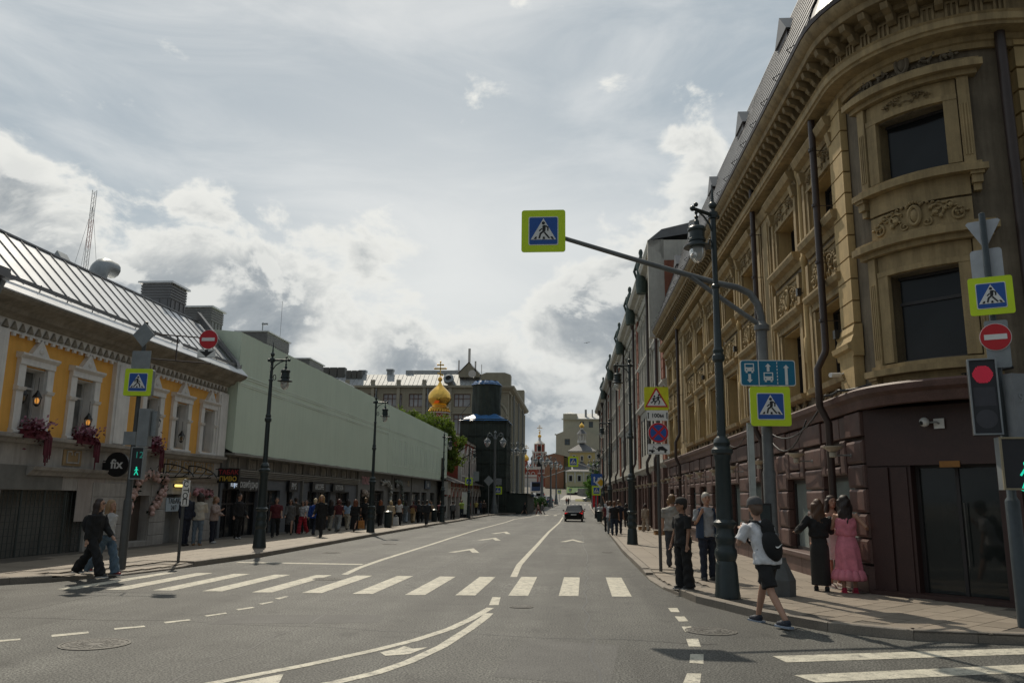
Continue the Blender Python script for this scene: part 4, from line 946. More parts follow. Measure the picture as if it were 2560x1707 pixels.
# lanterns, flower boxes, signs hanging on the house
LAN = mat('lantern_iron', (.02,.018,.016), .5); GLOW = mat('warm_lamp_glass', (1.,.42,.08), .4, emit=.8, var=.02)
def lantern(y, z, x, lit, label):
    t = thing('hanging_lantern', label, 'lantern', (x,y,z), 0, 'lanterns hanging in the yellow house windows')
    mb = MB(); mb.lathe([(.02,.0),(.05,.02),(.07,.05),(.075,.06)], 6); mb.lathe([(.13,.24),(.11,.27),(.05,.36),(.02,.42)], 6)
    for k in range(6): a = 2*PI*k/6; mb.tube([(.07*math.cos(a),.07*math.sin(a),.05),(.115*math.cos(a),.115*math.sin(a),.25)], .007, 4)
    mb.tube([(0,0,.42),(0,0,.75)], .008, 4); mb.build('cage', LAN, t)
    mb = MB(); mb.ball((0,0,.15),(.055,.055,.08),8); mb.build('bulb', GLOW if lit else mat('unlit_lamp_glass',(.25,.16,.07),.3), t, True)
lantern(19.35,3.95,-13.9,True,'lit lantern in the leftmost flowered window'); lantern(18.98,3.98,-14.02,False,'unlit lantern beside the lit one in the leftmost window')
lantern(21.6,3.6,-13.9,True,'lit lantern hanging in the second flowered window'); lantern(25.0,3.55,-13.88,True,'lower lit lantern behind the traffic light pole'); lantern(25.35,3.9,-13.9,False,'upper lantern behind the traffic light pole'); lantern(27.05,3.55,-13.9,False,'lantern in the window right of the traffic light')
def leafcards(mb, n, fn, size, r):
    for _ in range(n):
        p = Vector(fn()); a = Vector((r.gauss(0,1),r.gauss(0,1),r.gauss(0,1))).normalized(); b = a.orthogonal().normalized(); c = a.cross(b); s = size*r.uniform(.6,1.4)
        mb.add([p-b*s*.5, p+c*s*.35, p+b*s*.5, p-c*s*.35],[(0,1,2,3)])
PINKF = mat('pink_petals', (.36,.17,.23), .7, var=.3, scale=12); REDF = mat('crimson_petals', (.10,.008,.02), .7, var=.4, scale=10); DKL = mat('dark_leaves', (.02,.03,.018), .8, var=.4, scale=8)
def flowerbox(y, label, x=-13.85, z=3.28, s=1.):
    r = random.Random(int(y*10)); t = thing('flower_box', label, 'flowers', (x,y,z), 0, 'flower boxes on the yellow house ledge')
    mb = MB(); mb.b2(-.12,.14,-.42*s,.42*s,-.16,.06); mb.build('box', REDF, t)
    mb = MB(); leafcards(mb, int(260*s), lambda: (r.gauss(.06,.1), r.uniform(-.48,.48)*s, r.gauss(.02,.12)), .1, r); mb.build('crimson_flowers', REDF, t, kind='stuff')
    mb = MB(); leafcards(mb, int(170*s), lambda: (r.gauss(.1,.1), r.gauss(.08,.24)*s, r.gauss(.2,.08)), .1, r); mb.build('pink_flowers', PINKF, t, kind='stuff')
    mb = MB()
    for k in range(14): yy = .5*s+r.uniform(-.12,.16); l = r.uniform(.3,.75); mb.tube([(.1,yy-.1,.05),(.14,yy,-.1),(.13,yy+.02,-.1-l)], .018, 4)
    mb.build('trailing_amaranth', REDF, t, kind='stuff')
flowerbox(19.2,'overflowing box of pink and crimson flowers under the leftmost window'); flowerbox(21.35,'fullest crimson flower box under the second window'); flowerbox(25.15,'pink and crimson flower box behind the traffic light pole', s=.7)
def garland(pts, label, n=150, col=mat('peach_balloons', (.55,.36,.31), .5, var=.25, scale=6), sz=.085):
    r = random.Random(n); t = thing('flower_garland', label, 'garland', (0,0,0), 0, 'flower garlands round the left doorways'); mb = MB(); m2 = MB(); P = [Vector(p) for p in pts]
    for k in range(n):
        q = r.random()*(len(P)-1); i = int(q); p = P[i].lerp(P[i+1], q-i); p = p+Vector((r.uniform(0,.12), r.gauss(0,.06), r.gauss(0,.06)))
        mb.ball(p, sz*r.uniform(.6,1.2), 6)
    leafcards(m2, n, lambda: P[0].lerp(P[1],0) if False else (lambda q: tuple(P[int(q)].lerp(P[int(q)+1], q-int(q))+Vector((r.uniform(0,.14),r.gauss(0,.1),r.gauss(0,.1)))))(r.random()*(len(P)-1)), .12, r)
    mb.build('blossom', col, t, True, kind='stuff'); m2.build('leaves', DKL, t, kind='stuff')
garland([(-13.96,24.2,1.3),(-13.94,24.3,1.7),(-13.9,24.5,2.2),(-13.9,25.2,2.42),(-13.9,26.1,2.36),(-13.93,26.15,2.0),(-13.94,25.9,1.6),(-13.95,25.5,1.25)],'peach blossom garland arched over the brown side door')
garland([(-13.9,28.3,1.85),(-13.9,29.6,1.82)],'short pink blossom spray above the wall beside the shop entrance',60,mat('rose_blossom',(.42,.2,.22),.6,var=.3),.07)
t = thing('tube_lamp', 'glowing yellow strip lamp above the grey doorway', 'lamp', (-13.93,27.3,2.07)); part('tube', MB().tube([(0,-.3,0),(0,.3,0)], .045, 8).mesh(mat('yellow_tube',(1.,.75,.2),.4,emit=2.2), 40), t); part('bracket', MB().b2(-.07,-.03,-.33,.33,-.05,.05).mesh(LAN), t)
can = thing('canopy_frame', 'pair of curved black iron canopy brackets over the side doorways', 'canopy', (-14,0,0))
for u in (26.0,27.75):
    mb = MB(); arcp = [(.05+1.1*math.sin(a), u+.15, 2.78-.55*(1-math.cos(a))) for a in [i/8*1.35 for i in range(9)]]; mb.tube(arcp, .022, 5); mb.tube([(.05,u+.15,2.3),(.05,u+.15,2.78)], .022, 5); mb.tube([(.05,u+.15,2.32),(.9,u+.15,2.36)], .02, 5)
    for k in (2,4,6): mb.tube([arcp[k], (arcp[k][0]-.3,u+.15,2.33)], .014, 4)
    mb.build('bracket', BLACK, can)
t = thing('round_fix_sign', 'round black sign reading fix projecting from the yellow house wall', 'sign', (-13.55,22.7,2.62))
mb = MB(); mb.prism(circ(.36), -.04, .04, UP); mb.build('disc', BLACK, t)
mb = MB(); mb.b2(-.75,-.3,-.02,.02,-.2,.05); mb.tube([(-.75,0,.1),(.0,0,.1)], .015, 5); mb.build('bracket', BLACK, t); text('fix', .38, WHITE, t, Matrix.Translation((0,-.045,0)) @ UP, bold=.02)
t = thing('tobacco_beer_sign', 'black projecting sign with red and yellow Cyrillic words for tobacco and beer', 'sign', (-13.45,30.15,2.5))
mb = MB(); mb.b2(-.42,.42,-.06,.06,-.28,.28); mb.build('box', BLACK, t); mb = MB(); mb.tube([(-.9,0,.24),(-.42,0,.24)], .015, 5); mb.tube([(-.9,0,-.02),(-.42,0,-.02)], .015, 5); mb.build('bracket', BLACK, t)
text('ТАБАК', .24, mat('red_letter', (.42,.04,.05), .5), t, Matrix.Translation((0,-.064,.12)) @ UP, bold=.015); text('ПИВО', .24, mat('amber_letter', (.75,.50,.06), .5), t, Matrix.Translation((0,-.064,-.13)) @ UP, bold=.015)

# ------------------------------------------------------------------ shopping row under the green scaffold sheet
GREY = mat('grey_shopfront', (.21,.205,.195), .8, var=.1, scale=1.4, streak=.35)
GREYM = mat('grey_moulding', (.30,.285,.255), .8, var=.12, scale=2, streak=.3)
GREYD = mat('slate_blue_plaster', (.125,.135,.15), .7, var=.1, scale=1.5)
TENT = mat('green_scaffold_sheet', (.63,.73,.59), .85, var=.06, scale=.35, col2=(.66,.75,.61), streak=.12, bump=.12, bscale=.8)
TPRT = mat('sheet_print', (.76,.82,.74), .8, var=.04)
SHOP = thing('sheeted_shop_row', 'long shop row with grey ground floor and upper storeys hidden behind a pale green sheet', 'building', (-14,0,0))
T0, T1, TZ0, TZ1 = 30.7, 82.5, 3.42, 8.25
dl = [(30.9,32.6),(32.7,34.5),(35.4,37.1),(38.0,38.7),(41.0,42.4),(42.6,44.9),(45.9,48.6),(51.0,53.2),(54.4,57.2),(59.9,62.4),(62.9,66.4),(67.2,70.5),(71.2,73.6),(75.4,77.8),(79.4,81.2)]
dd = [q for q in dl if q[1] < 50]; ee = [T0]+[v for q in dd for v in q]+[50.4]
for a, b in zip(ee[::2], ee[1::2]): f = FB(1); f.bx(a,b,-.4,0,-.6,2.0); f.build('wall_pier', GREYD, SHOP)
f = FB(1); f.bx(T0,50.4,-.4,0,2.0,2.45); f.build('lintel_wall', GREYD, SHOP)
f = FB(1); f.bx(T0,50.4,-.4,0,2.45,3.5); f.wall(50.4,T1,-.6,3.5,-.4,.05,[(a,b,-.4,2.15) for a, b in dl]); f.build('ground_floor_wall', GREY, SHOP)
f = FB(1); f.bx(T0+.2,T1,-12,-.42,-.5,TZ1-.2); f.build('core', GREYP, SHOP)
for a, b in dl:
    w = b-a; m_ = window_meshes(1, w, 2.3, FRAME_D, GLASS_D if random.random() < .55 else GLASS_B, (0,) if w > 1.2 else (), (.55,), .08); set_window(SHOP, m_, 1, (a+b)/2, -.18, .86)
f = FB(1)
for z, d in ((2.5,.1),(2.58,.14),(2.66,.18),(2.74,.22)): f.bx(T0,50.3,0,d,z,z+.05)
f.bx(T0,T1,0,.2,3.3,3.42); f.build('string_course', GREYM, SHOP)
pf = FB(1); pf.bx(-.36,.36,0,.05,2.84,3.22); pf.bx(-.22,.22,.05,.075,2.9,3.16); pf.bx(-.09,.09,.075,.11,2.93,3.1); pfm = pf.mesh(GREYM, name='panel'); ps = FB(1); ps.bx(-.045,.045,0,.1,2.82,3.3); psm = ps.mesh(GREYM, name='pilaster')
u = 31.6
while u < 49.6: part('moulded_panel', pfm, SHOP, (0,u,0)); part('small_pilaster', psm, SHOP, (0,u-.48,0)); part('small_pilaster', psm, SHOP, (0,u+.48,0)); u += 1.95
for u in (39.9,50.2,59.6,66.7,T1): f = FB(1); f.bx(u-.07,u+.07,.0,.12,-.5,3.3); f.build('downpipe', GREYP, SHOP)
# the sheet, slightly rippled, on its frame
mb = MB(); ny, nz = 150, 16; vs = []
for j in range(nz+1):
    for i in range(ny+1):
        y = T0-.1+(T1-T0+.1)*i/ny; z = TZ0+(TZ1-TZ0)*j/nz; x = .42+.003*math.sin(y*2.1+.6*math.sin(z*1.3))+.005*math.sin(y*.9+z)+.002*math.sin(z*4+y*.3); vs.append((x,y,z+(.008*math.sin(y*3) if j in (0,nz) else 0)))
fs = [(j*(ny+1)+i, j*(ny+1)+i+1, (j+1)*(ny+1)+i+1, (j+1)*(ny+1)+i) for j in range(nz) for i in range(ny)]
mb.add(vs, fs); mb.add([(.42,T0-.1,TZ0),(-3.2,T0-.1,TZ0+1.8),(-3.2,T0-.1,TZ1+.3),(-.6,T0-.1,TZ1+.1),(.42,T0-.1,TZ1)],[(0,1,2,3,4)]); mb.add([(.42,T1,TZ0),(-6,T1,TZ0),(-6,T1,TZ1),(.42,T1,TZ1)],[(0,3,2,1)]); mb.add([(.42,T0,TZ1),(.42,T1,TZ1),(-3,T1,TZ1+.1),(-3,T0,TZ1+.1)],[(0,1,2,3)])
sh = mb.build('scaffold_sheet', TENT, SHOP, True)
f = FB(1)
for z in (6.42,6.52,6.12,6.2): f.bx(T0,T1-.1,.40,.437,z,z+.03) if z > 6.4 else f.bx(T0,56.5,.40,.437,z,z+.03)
f.bx(56.55,56.6,.4,.437,TZ0,TZ1)
f.build('printed_line', TPRT, sh)
f = FB(1)
for c in frange(58.4, 81, 2.05):
    for (a, b, z0, z1) in ((-.5,-.45,4.1,6.0),(.45,.5,4.1,6.0),(-.5,.5,5.98,6.02),(-.62,.62,4.02,4.06),(-.25,-.22,4.3,5.8),(.22,.25,4.3,5.8),(-.25,.25,5.2,5.23)): f.bx(c+a,c+b,.41,.436,z0,z1)
f.build('printed_window', TPRT, sh, kind=None)
f = FB(1); f.bx(T0-.05,T1,-.1,.5,TZ0-.1,TZ0-.02); f.build('sheet_ledge', GREYM, SHOP)
chimney(SHOP, -5.6,-3.8, 43.5,47.0, 7.6,11.0,'roof_vent'); chimney(SHOP, -5.6,-4.2, 52.0,55.0, 7.6,10.9,'roof_vent'); chimney(SHOP,-6,-4.6,60,64,7.6,10.6,'roof_vent')
mb = MB(); mb.tube([(-4.8,45.2,11),(-4.8,45.2,11.9)], .03, 5); mb.b2(-4.85,-4.5,45.15,45.25,11.75,11.85); mb.tube([(-4.0,46,11),(-4.0,46,13.4)], .012, 4); mb.build('aerial', STEEL, SHOP)
SHOPW = mat('shop_letters', (.62,.63,.62), .5, var=.05)
def shopsign(s, y, z, size, label, back=None, mcol=SHOPW, w=None, sx=.8):
    t = thing('shop_sign', label, 'sign', (-13.9,y,z), 0, 'lettered signs above the shop doors')
    if back: mb = MB(); mb.b2(0,.08,-w/2,w/2,-size*.62,size*.62); mb.build('board', back, t)
    text(s, size, mcol, t, Matrix.Translation((.09 if back else .04,0,0)) @ LM, bold=.01, sx=sx)
shopsign('кофе', 31.5, 2.2, .32, 'small white illuminated coffee lettering nearest the yellow house', BLACK, mat('lit_letters',(.75,.85,1.),.4,emit=.5), 1.0)
shopsign('скамбудыр', 33.0, 2.2, .42, 'white script shop name over the first dark shopfront', BLACK, SHOPW, 1.9)
shopsign('PIMS', 38.4, 2.2, .42, 'narrow white four letter shop name left of the downpipe', BLACK, SHOPW, 1.2)
shopsign('ARCOFFE', 42.3, 2.22, .42, 'white capital letters over the first wide shop window', BLACK, SHOPW, 2.2)
shopsign('МЕТГЕАЛЬ', 45.9, 2.22, .36, 'white Cyrillic letters over the second wide shop window', BLACK, SHOPW, 2.3)
shopsign('TIONS', 51.8, 2.75, .7, 'pink and green shop letters beside the second lamp', None, mat('pink_letters', (.55,.22,.25), .5), sx=.9)
shopsign('mon', 61.2, 2.75, .55, 'dark script sign behind a floral wreath', BLACK, SHOPW, 1.2)
shopsign('-YL-', 65.2, 2.8, .6, 'gold cut-out shop letters midway along the far shops', None, mat('gold_letters', (.5,.36,.14), .4))
shopsign('cafe', 73.6, 2.85, .6, 'blue shop board towards the end of the row', mat('blue_board', (.03,.06,.11), .4), SHOPW, 2.6)
shopsign('kev', 79.6, 2.85, .6, 'last dark lettering at the far end of the shop row', None, BLACK)
garland([(-13.9,56.0,2.7),(-13.85,57.6,2.8),(-13.85,58.6,2.5),(-13.9,58.9,1.5),(-13.9,58.8,.5)],'white and green floral wreath hanging beside a shop door',150,mat('white_blossom',(.45,.45,.42),.6,var=.3),.1)
garland([(-13.9,51.3,2.0),(-13.88,52.2,1.9),(-13.88,53.0,1.3)],'pale blossom cluster over the shop with pink letters',130,mat('cream_blossom',(.34,.28,.24),.6,var=.3),.12)
garland([(-13.9,60.3,2.9),(-13.9,62.5,2.8),(-13.9,63,1.5)],'dark green wreath above the third far shop door',90,mat('grey_blossom',(.18,.2,.18),.6,var=.3),.1)

# the left row stands 14.8 m from the street axis: resize what was drawn for a 14 m offset
LS = 1.057
for o in [o for o in bpy.data.objects if o not in LEFT_FROM and o.parent is None and o.type in ('MESH','EMPTY')]:
    l = o.location; o.location = (l.x*LS, l.y*LS, 1.8+(l.z-1.8)*LS); o.scale = (LS,LS,LS)
# ------------------------------------------------------------------ background
BEIGE = mat('beige_stone', (.31,.285,.215), .85, var=.1, scale=.7, streak=.35)
BEIGEL = mat('beige_trim', (.36,.335,.26), .85, var=.1, scale=1)
BRED = mat('church_red', (.34,.075,.05), .85, var=.12, scale=1.5, streak=.25)
CWHITE = mat('church_white', (.60,.57,.53), .8, var=.08, scale=2, streak=.2)
BRWN = mat('brown_frame', (.13,.06,.04), .6)
PORCH = mat('porch_roof', (.075,.06,.052), .6, var=.2, scale=2)
def opened(name, m, parent, rects, x0, x1, z0, z1, y, t=.5, axis='y'):
    f = MB(); zs = sorted({z0,z1}|{z for q in rects for z in q[2:4]})
    for a, b in zip(zs, zs[1:]):
        mm = (a+b)/2; cut = sorted([(q[0],q[1]) for q in rects if q[2] <= mm <= q[3]]); x = x0
        for c, d in cut+[(x1,x1)]:
            if c > x: (f.b2(x,c,y,y+t,a,b) if axis == 'y' else f.b2(y-t,y,x,c,a,b))
            x = max(x, d)
    return f.build(name, m, parent)
# big beige block behind the church
BG = thing('large_beige_building', 'large beige stone building with a shining metal roof behind the gold dome', 'building', (0,0,-.4))
rects = []
for k in range(8):
    x = -23.7-k*5.03
    for z0, z1 in ((19.0,21.5),(13.8,17.6),(8.5,12.2),(3.5,7)): rects.append((x-(3.7 if k else -.0)+.0, x, z0, z1) if k else (x, x+3.2, z0, z1))
opened('front_wall', BEIGE, BG, [r for r in rects], -62, -13.3, -1, 22.7, 150, .6)
mb = MB(); mb.b2(-62,-13.6,150.7,192,-1,22.6); mb.build('core', GREYP, BG)
bw = {}
for r in rects:
    w, h = r[1]-r[0], r[3]-r[2]
    k = (round(w,1), round(h,1))
    if k not in bw:
        f = MB(); fw = .12
        f.b2(-w/2,w/2,-.1,.1,-h/2,-h/2+fw); f.b2(-w/2,w/2,-.1,.1,h/2-fw,h/2); f.b2(-w/2,w/2,-.08,.08,h/2-.95,h/2-.85)
        for q in [-w/2+fw/2, w/2-fw/2, -w/2+.9, -w/2+1.75]+([w/2-.9] if w > 3.3 else []): f.b2(q-fw/2,q+fw/2,-.09,.09,-h/2+fw,h/2-fw)
        g = MB(); g.b2(-w/2+.05,w/2-.05,.0,.03,-h/2+.05,h/2-.05); bw[k] = (f.mesh(BRWN, name='window'), g.mesh(mat('curtained_glass', (.33,.33,.34), .15, var=.35, scale=.35), name='pane'))
    o = part('window', bw[k][0], BG, ((r[0]+r[1])/2, 150.25, (r[2]+r[3])/2)); part('pane', bw[k][1], o)
for k in range(9):
    x = -24.2-k*5.03
    mb = MB(); mb.b2(x-.55,x+.05,149.75,150,-1,23); mb.b2(x-.65,x+.15,149.7,150,23,24.2); mb.build('pilaster', BEIGEL, BG)
    if k % 2: mb = MB(); mb.tube([(x+.5,149.7,22.5),(x+.5,149.7,0)], .12, 6); mb.build('downpipe', STEEL, BG)
mb = MB(); mb.b2(-62,-19,149.5,150.3,22.7,23.1); mb.b2(-62,-24,149.85,150,18.1,18.35); mb.b2(-62,-19,149.9,150,17.75,17.95); mb.build('string_course', BEIGEL, BG)
rz = [(149.6,23.1),(153,25.7),(165,26.6)]
mb = MB(); mb.add([(-62,y,z) for y, z in rz]+[(-18.5,y,z) for y, z in rz],[(0,3,4,1),(1,4,5,2)]); rf = mb.build('metal_roof', ROOFG, BG)
mb = MB()
for x in frange(-61.5,-19,.85): mb.tube([(x,149.6,23.13),(x,153,25.73)], .05, 4)
mb.build('standing_seams', ROOFG, rf)
mb = MB(); mb.b2(-33,-22,156,170,26.2,27.0); mb.b2(-34,-32.5,153.5,154.5,25,26.6); mb.build('upper_roof', ROOFG, BG)
for x, z in ((-42.6,26.6),(-37.1,26.8),(-25.6,26.0)): mb = MB(); mb.b2(x-.55,x+.55,153,154.2,24.5,z-.4); mb.b2(x-.7,x+.7,152.9,154.3,z-.4,z); mb.build('vent', STEEL, BG)
mb = MB()
for k in range(3): mb.b2(-50.5+k*1.6,-49.1+k*1.6,152,153.5,25,27); 
for k in range(3): mb.b2(-45.4+k*1.1,-44.5+k*1.1,151.5,152.5,24.5,26.3)
mb.build('cooling_units', mat('cooling_unit', (.10,.10,.09), .6), BG)
mb = MB(); mb.add([(-23,150.5,24.8),(-19,150.5,24.8),(-19,150.5,25.6),(-21,150.5,27.6),(-23,150.5,25.6),(-23,154,24.8),(-19,154,24.8),(-19,154,25.6),(-21,154,27.6),(-23,154,25.6)],[(0,1,2,3,4),(3,2,7,8),(4,3,8,9),(0,4,9,5),(1,6,7,2)]); mb.build('dormer', BEIGE, BG)
mb = MB(); mb.add([(-23.2,150.3,25.5),(-21,150.3,27.8),(-18.8,150.3,25.5),(-23.2,154,25.5),(-21,154,27.8),(-18.8,154,25.5)],[(0,1,4,3),(1,2,5,4)]); mb.build('dormer_roof', PORCH, BG)
mb = MB(); mb.b2(-21.2,-20.75,150.5,150.7,27.6,30.4); mb.b2(-23.1,-22.85,150.5,150.7,25.5,28.1); mb.b2(-19.9,-19.6,150.5,150.7,25.5,27.9); mb.b2(-18.6,-18.5,150.5,150.7,25.4,27.3); mb.lathe([(.6,0),(.75,.05)],12,Matrix.Translation((-20.2,149.5,25.3)) @ Matrix.Rotation(PI/2,4,'X')); mb.build('antennas', CWHITE, BG)
mb = MB(); mb.lathe([(.95,-.6),(1.0,.2),(.6,.3),(.6,-.6)],14,Matrix.Translation((-24.7,149.2,24.3)) @ Matrix.Rotation(PI/2-.5,4,'X')); mb.tube([(-24.7,149.5,24.2),(-24.0,149.8,23.6),(-23.6,150,22.9)],.45,8); mb.build('vent_drum', STEEL, BG)
# corner attic and street side
mb = MB(); mb.b2(-18.6,-12.9,150,152.5,22.6,25.2); mb.add([(-18.6,150,25.2),(-12.9,150,25.2),(-13.8,150,25.25),(-14,150,25.6),(-17.6,150,25.6),(-18.2,150,25.25),(-18.6,152.5,25.2),(-12.9,152.5,25.2),(-14,152.5,25.6),(-17.6,152.5,25.6)],[(0,1,2,3,4,5),(3,8,9,4),(2,1,7,8,3),(5,4,9,6,0)]); mb.build('attic', BEIGE, BG)
path_ = [(-19,150),(-13.3,150),(-13.3,192.2),(-16,192.2)]
mb = MB(); mb.sweep(path_, [(0,21.7),(.2,21.7),(.3,22.1),(.9,22.3),(1.2,22.6),(1.25,22.9),(0,23.1)]); mb.build('cornice', BEIGEL, BG)
wr = [(a+.8,a+2.6,z0,z1) for a in frange(153,188,3.3) for z0, z1 in ((18,20.6),(13.5,16.8),(9,12.3),(4.3,7.6))]
opened('side_wall', BEIGE, BG, wr, 150.6, 192, -1, 21.7, -13.3, .6, 'x')
gl = MB().b2(-.02,.02,-.9,.9,-1.6,1.6).mesh(mat('side_glass', (.06,.07,.075), .15), name='window')
for r in wr: part('window', gl, BG, (-13.65,(r[0]+r[1])/2,(r[2]+r[3])/2), None, (1,1,(r[3]-r[2])/3.3))
mb = MB()
for a in frange(152.6,192,3.3): mb.b2(-13.3,-12.85,a-.3,a+.5,-1,21.7)
mb.build('pilaster', BEIGEL, BG)
mb = MB()
for a in (156.5,169.6,182): mb.tube([(-12.7,a,22),(-12.7,a,0)], .14, 6)
mb.build('downpipe', STEEL, BG)
mb = MB(); mb.b2(-16,-13,189.5,192.2,22.6,27.5); mb.build('end_attic', BEIGE, BG)
mb = MB(); mb.tube([(-15.2+1.7*math.cos(a),149.9,17.5+2.1*math.sin(a)) for a in [PI*i/14 for i in range(15)]], .18, 6); mb.tube([(-16.9,149.9,17.5),(-16.9,149.9,12)], .18, 6); mb.tube([(-13.5,149.9,17.5),(-13.5,149.9,12)], .18, 6); mb.build('blind_arch', BEIGEL, BG)

# red and white church house with the wrapped bell tower
CH = thing('red_church', 'red and white old church with keel-arched windows beside the wrapped tower', 'church', (-14.6,0,-.4))
crects = [(100.6+i*3.4-.6,100.6+i*3.4+.6,5.2,7.4) for i in range(4)]+[(100.4+i*2.3-.35,100.4+i*2.3+.35,2.6,4.6) for i in range(6)]
f = FB(1); f.wall(97.8,113,-.5,9.3,-.5,0,crects); f.build('wall', BRED, CH); f = FB(1); f.bx(97.8,113,-9,-.51,-.5,9.2); f.build('core', BRED, CH)
f = FB(1); f.add([(.3,97.5,9.25),(.3,113,9.25),(-3.5,113,11.2),(-3.5,99,11.2),(-8,97.5,9.25)],[(0,1,2,3),(0,3,4)]); f.build('roof', PORCH, CH)
def keel(f, c, z, w, h, o=.14, r=.1):
    pts = []
    for i in range(13):
        t = i/12; a = PI*(1-t); x = w*math.cos(a); zz = h*.62*math.sin(a)**.8
        if .33 < t < .67: zz += h*.38*(1-abs(t-.5)/.17)**1.4
        pts.append((o, c+x, z+zz))
    f.tube(pts, r, 5)
f = FB(1)
for i in range(4): c = 100.6+i*3.4; keel(f, c, 6.6, 1.15, 2.0, .14, .16); keel(f, c, 6.6, .8, 1.4, .1, .09); f.bx(c-1.3,c-.75,0,.3,4.9,6.7); f.bx(c+.75,c+1.3,0,.3,4.9,6.7); f.bx(c-1.6,c+1.6,0,.25,4.65,4.9)
for i in range(6): c = 100.4+i*2.3; f.bx(c-.65,c-.35,0,.22,2.4,4.6); f.bx(c+.35,c+.65,0,.22,2.4,4.6)
f.bx(97.8,113,0,.2,9.0,9.3); f.bx(97.7,98.5,-.1,.3,-.5,9.1); f.bx(97.8,113,0,.2,1.9,2.2)
f.build('white_trim', CWHITE, CH)
gl2 = MB().b2(-.02,.02,-.55,.55,-1,1).mesh(GLASS_D, name='window')
for r in crects: part('window', gl2, CH, (-.25,(r[0]+r[1])/2,(r[2]+r[3])/2), None, (1,(r[1]-r[0])/1.1,(r[3]-r[2])/2))
# arcaded porch along the pavement
PG = thing('church_porch', 'low red and white arcaded porch with a dark roof in front of the church', 'porch', (-13.7,0,-.4))
f = FB(1); f.bx(84,111,-2.5,-2.0,-.3,3.8); f.wall(83.5,111,2.2,3.75,-.5,0,[]); f.build('wall', BRED, PG)
f = FB(1)
for k in range(10):
    c = 85+k*2.85; f.bx(c-1.5,c-1.15,-.5,.05,-.3,2.3)
    f.tube([(.05,c+.95*math.cos(a),2.25+.95*math.sin(a)) for a in [PI*i/10 for i in range(11)]], .12, 5)
    f.bx(c-.5,c-.4,.0,.06,3.3,3.7); f.bx(c+.4,c+.5,.0,.06,3.3,3.7)
f.bx(83.5,111,0,.1,3.15,3.25); f.bx(83.4,85.5,-.5,.12,2.4,3.8); f.build('white_trim', CWHITE, PG)
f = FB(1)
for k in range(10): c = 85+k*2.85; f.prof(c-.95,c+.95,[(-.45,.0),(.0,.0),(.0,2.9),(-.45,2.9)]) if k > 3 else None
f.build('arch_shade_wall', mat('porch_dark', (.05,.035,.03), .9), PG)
f = FB(1); f.add([(.7,83.2,3.7),(.7,111.2,3.7),(-2.6,111.2,4.9),(-2.6,83.2,4.9)],[(0,1,2,3)]); f.add([(.7,83.2,3.62),(.7,111.2,3.62),(.7,111.2,3.7),(.7,83.2,3.7)],[(0,1,2,3)]); f.build('roof', PORCH, PG)
mb = MB(); mb.b2(-2.4,-.4,83.6,83.8,4.0,6.2)
for k in range(6): mb.tube([(-2.4+k*.35,83.5,4.1),(-2.05+k*.35,83.5,6.1)], .03, 4)
mb.build('balcony_railing', PORCH, PG)
# wrapped tower
NET = mat('dark_debris_net', (.026,.036,.03), .75, var=.35, scale=.6, bump=.5, bscale=1.6, col2=(.04,.055,.045))
TARP = mat('blue_tarpaulin', (.05,.15,.34), .35, var=.2, scale=.8, bump=.5, bscale=1.5)
WT = thing('wrapped_bell_tower', 'tall bell tower wrapped in black scaffold net with blue tarpaulin skirts', 'tower', (-13.4,115.5,-.5))
def cloth_tower(w0, w1, z0, z1, n=8, a0=0, wob=.05, sx=1.):
    prof = []; k = 14
    for i in range(k+1): t = i/k; prof.append((w0+(w1-w0)*t, z0+(z1-z0)*t))
    mb = MB(); N_ = 72; vs = []
    for i, (r, z) in enumerate(prof):
        for j in range(N_):
            a = 2*PI*j/N_; c = max(abs(math.cos(((a+a0) % (2*PI/n))-PI/n)), .3); rr = r*math.cos(PI/n)/c*1.0
            rr += wob*math.sin(a*11+z*1.3)+wob*.7*math.sin(a*23+z*.7); vs.append((rr*math.cos(a)*sx, rr*math.sin(a), z))
    fs = [(i*N_+j, i*N_+(j+1)%N_, (i+1)*N_+(j+1)%N_, (i+1)*N_+j) for i in range(k) for j in range(N_)]
    return mb.add(vs, fs)
cloth_tower(4.7,4.7,0,13.2,4,PI/4,.06,1.0).build('lower_net', NET, WT, True); cloth_tower(2.15,2.2,13.4,18.6,8,PI/8).build('upper_net', NET, WT, True)
cloth_tower(5.0,2.3,12.95,14.05,4,PI/4,.08).build('skirt_tarpaulin', TARP, WT, 30); cloth_tower(2.4,1.75,18.35,18.95,8,PI/8,.05).build('cap_tarpaulin', TARP, WT, 30)
mb = MB(); mb.lathe([(1.75,18.95),(.01,19.0)], 10); mb.build('cap_top', TARP, WT)
mb = MB()
for z in frange(1.2,12.6,1.9): mb.sweep([(-3.4,3.3),(-3.4,-3.4),(3.4,-3.4),(3.4,3.3)][::-1],[(0,z),(.06,z),(.06,z+.06),(0,z+.06)])
for q in frange(-3.3,3.3,1.1): mb.tube([(q,-3.43,0),(q,-3.43,13)],.03,4); mb.tube([(3.43,q,0),(3.43,q,13)],.03,4)
mb.build('scaffold_tubes', mat('scaffold_line',(.06,.075,.065),.7), WT, kind='stuff')
mb = MB()
for sx, sy in ((-1,-1),(1,-1)): mb.tube([(sx*2.1,-2.1,15.6),(sx*3.4,-3.3,13.6)], .04, 4)
mb.build('guy_ropes', NET, WT)
SHD = thing('net_covered_hoarding', 'low black netted hoarding at the foot of the wrapped tower', 'hoarding', (-8.9,117,-.5))
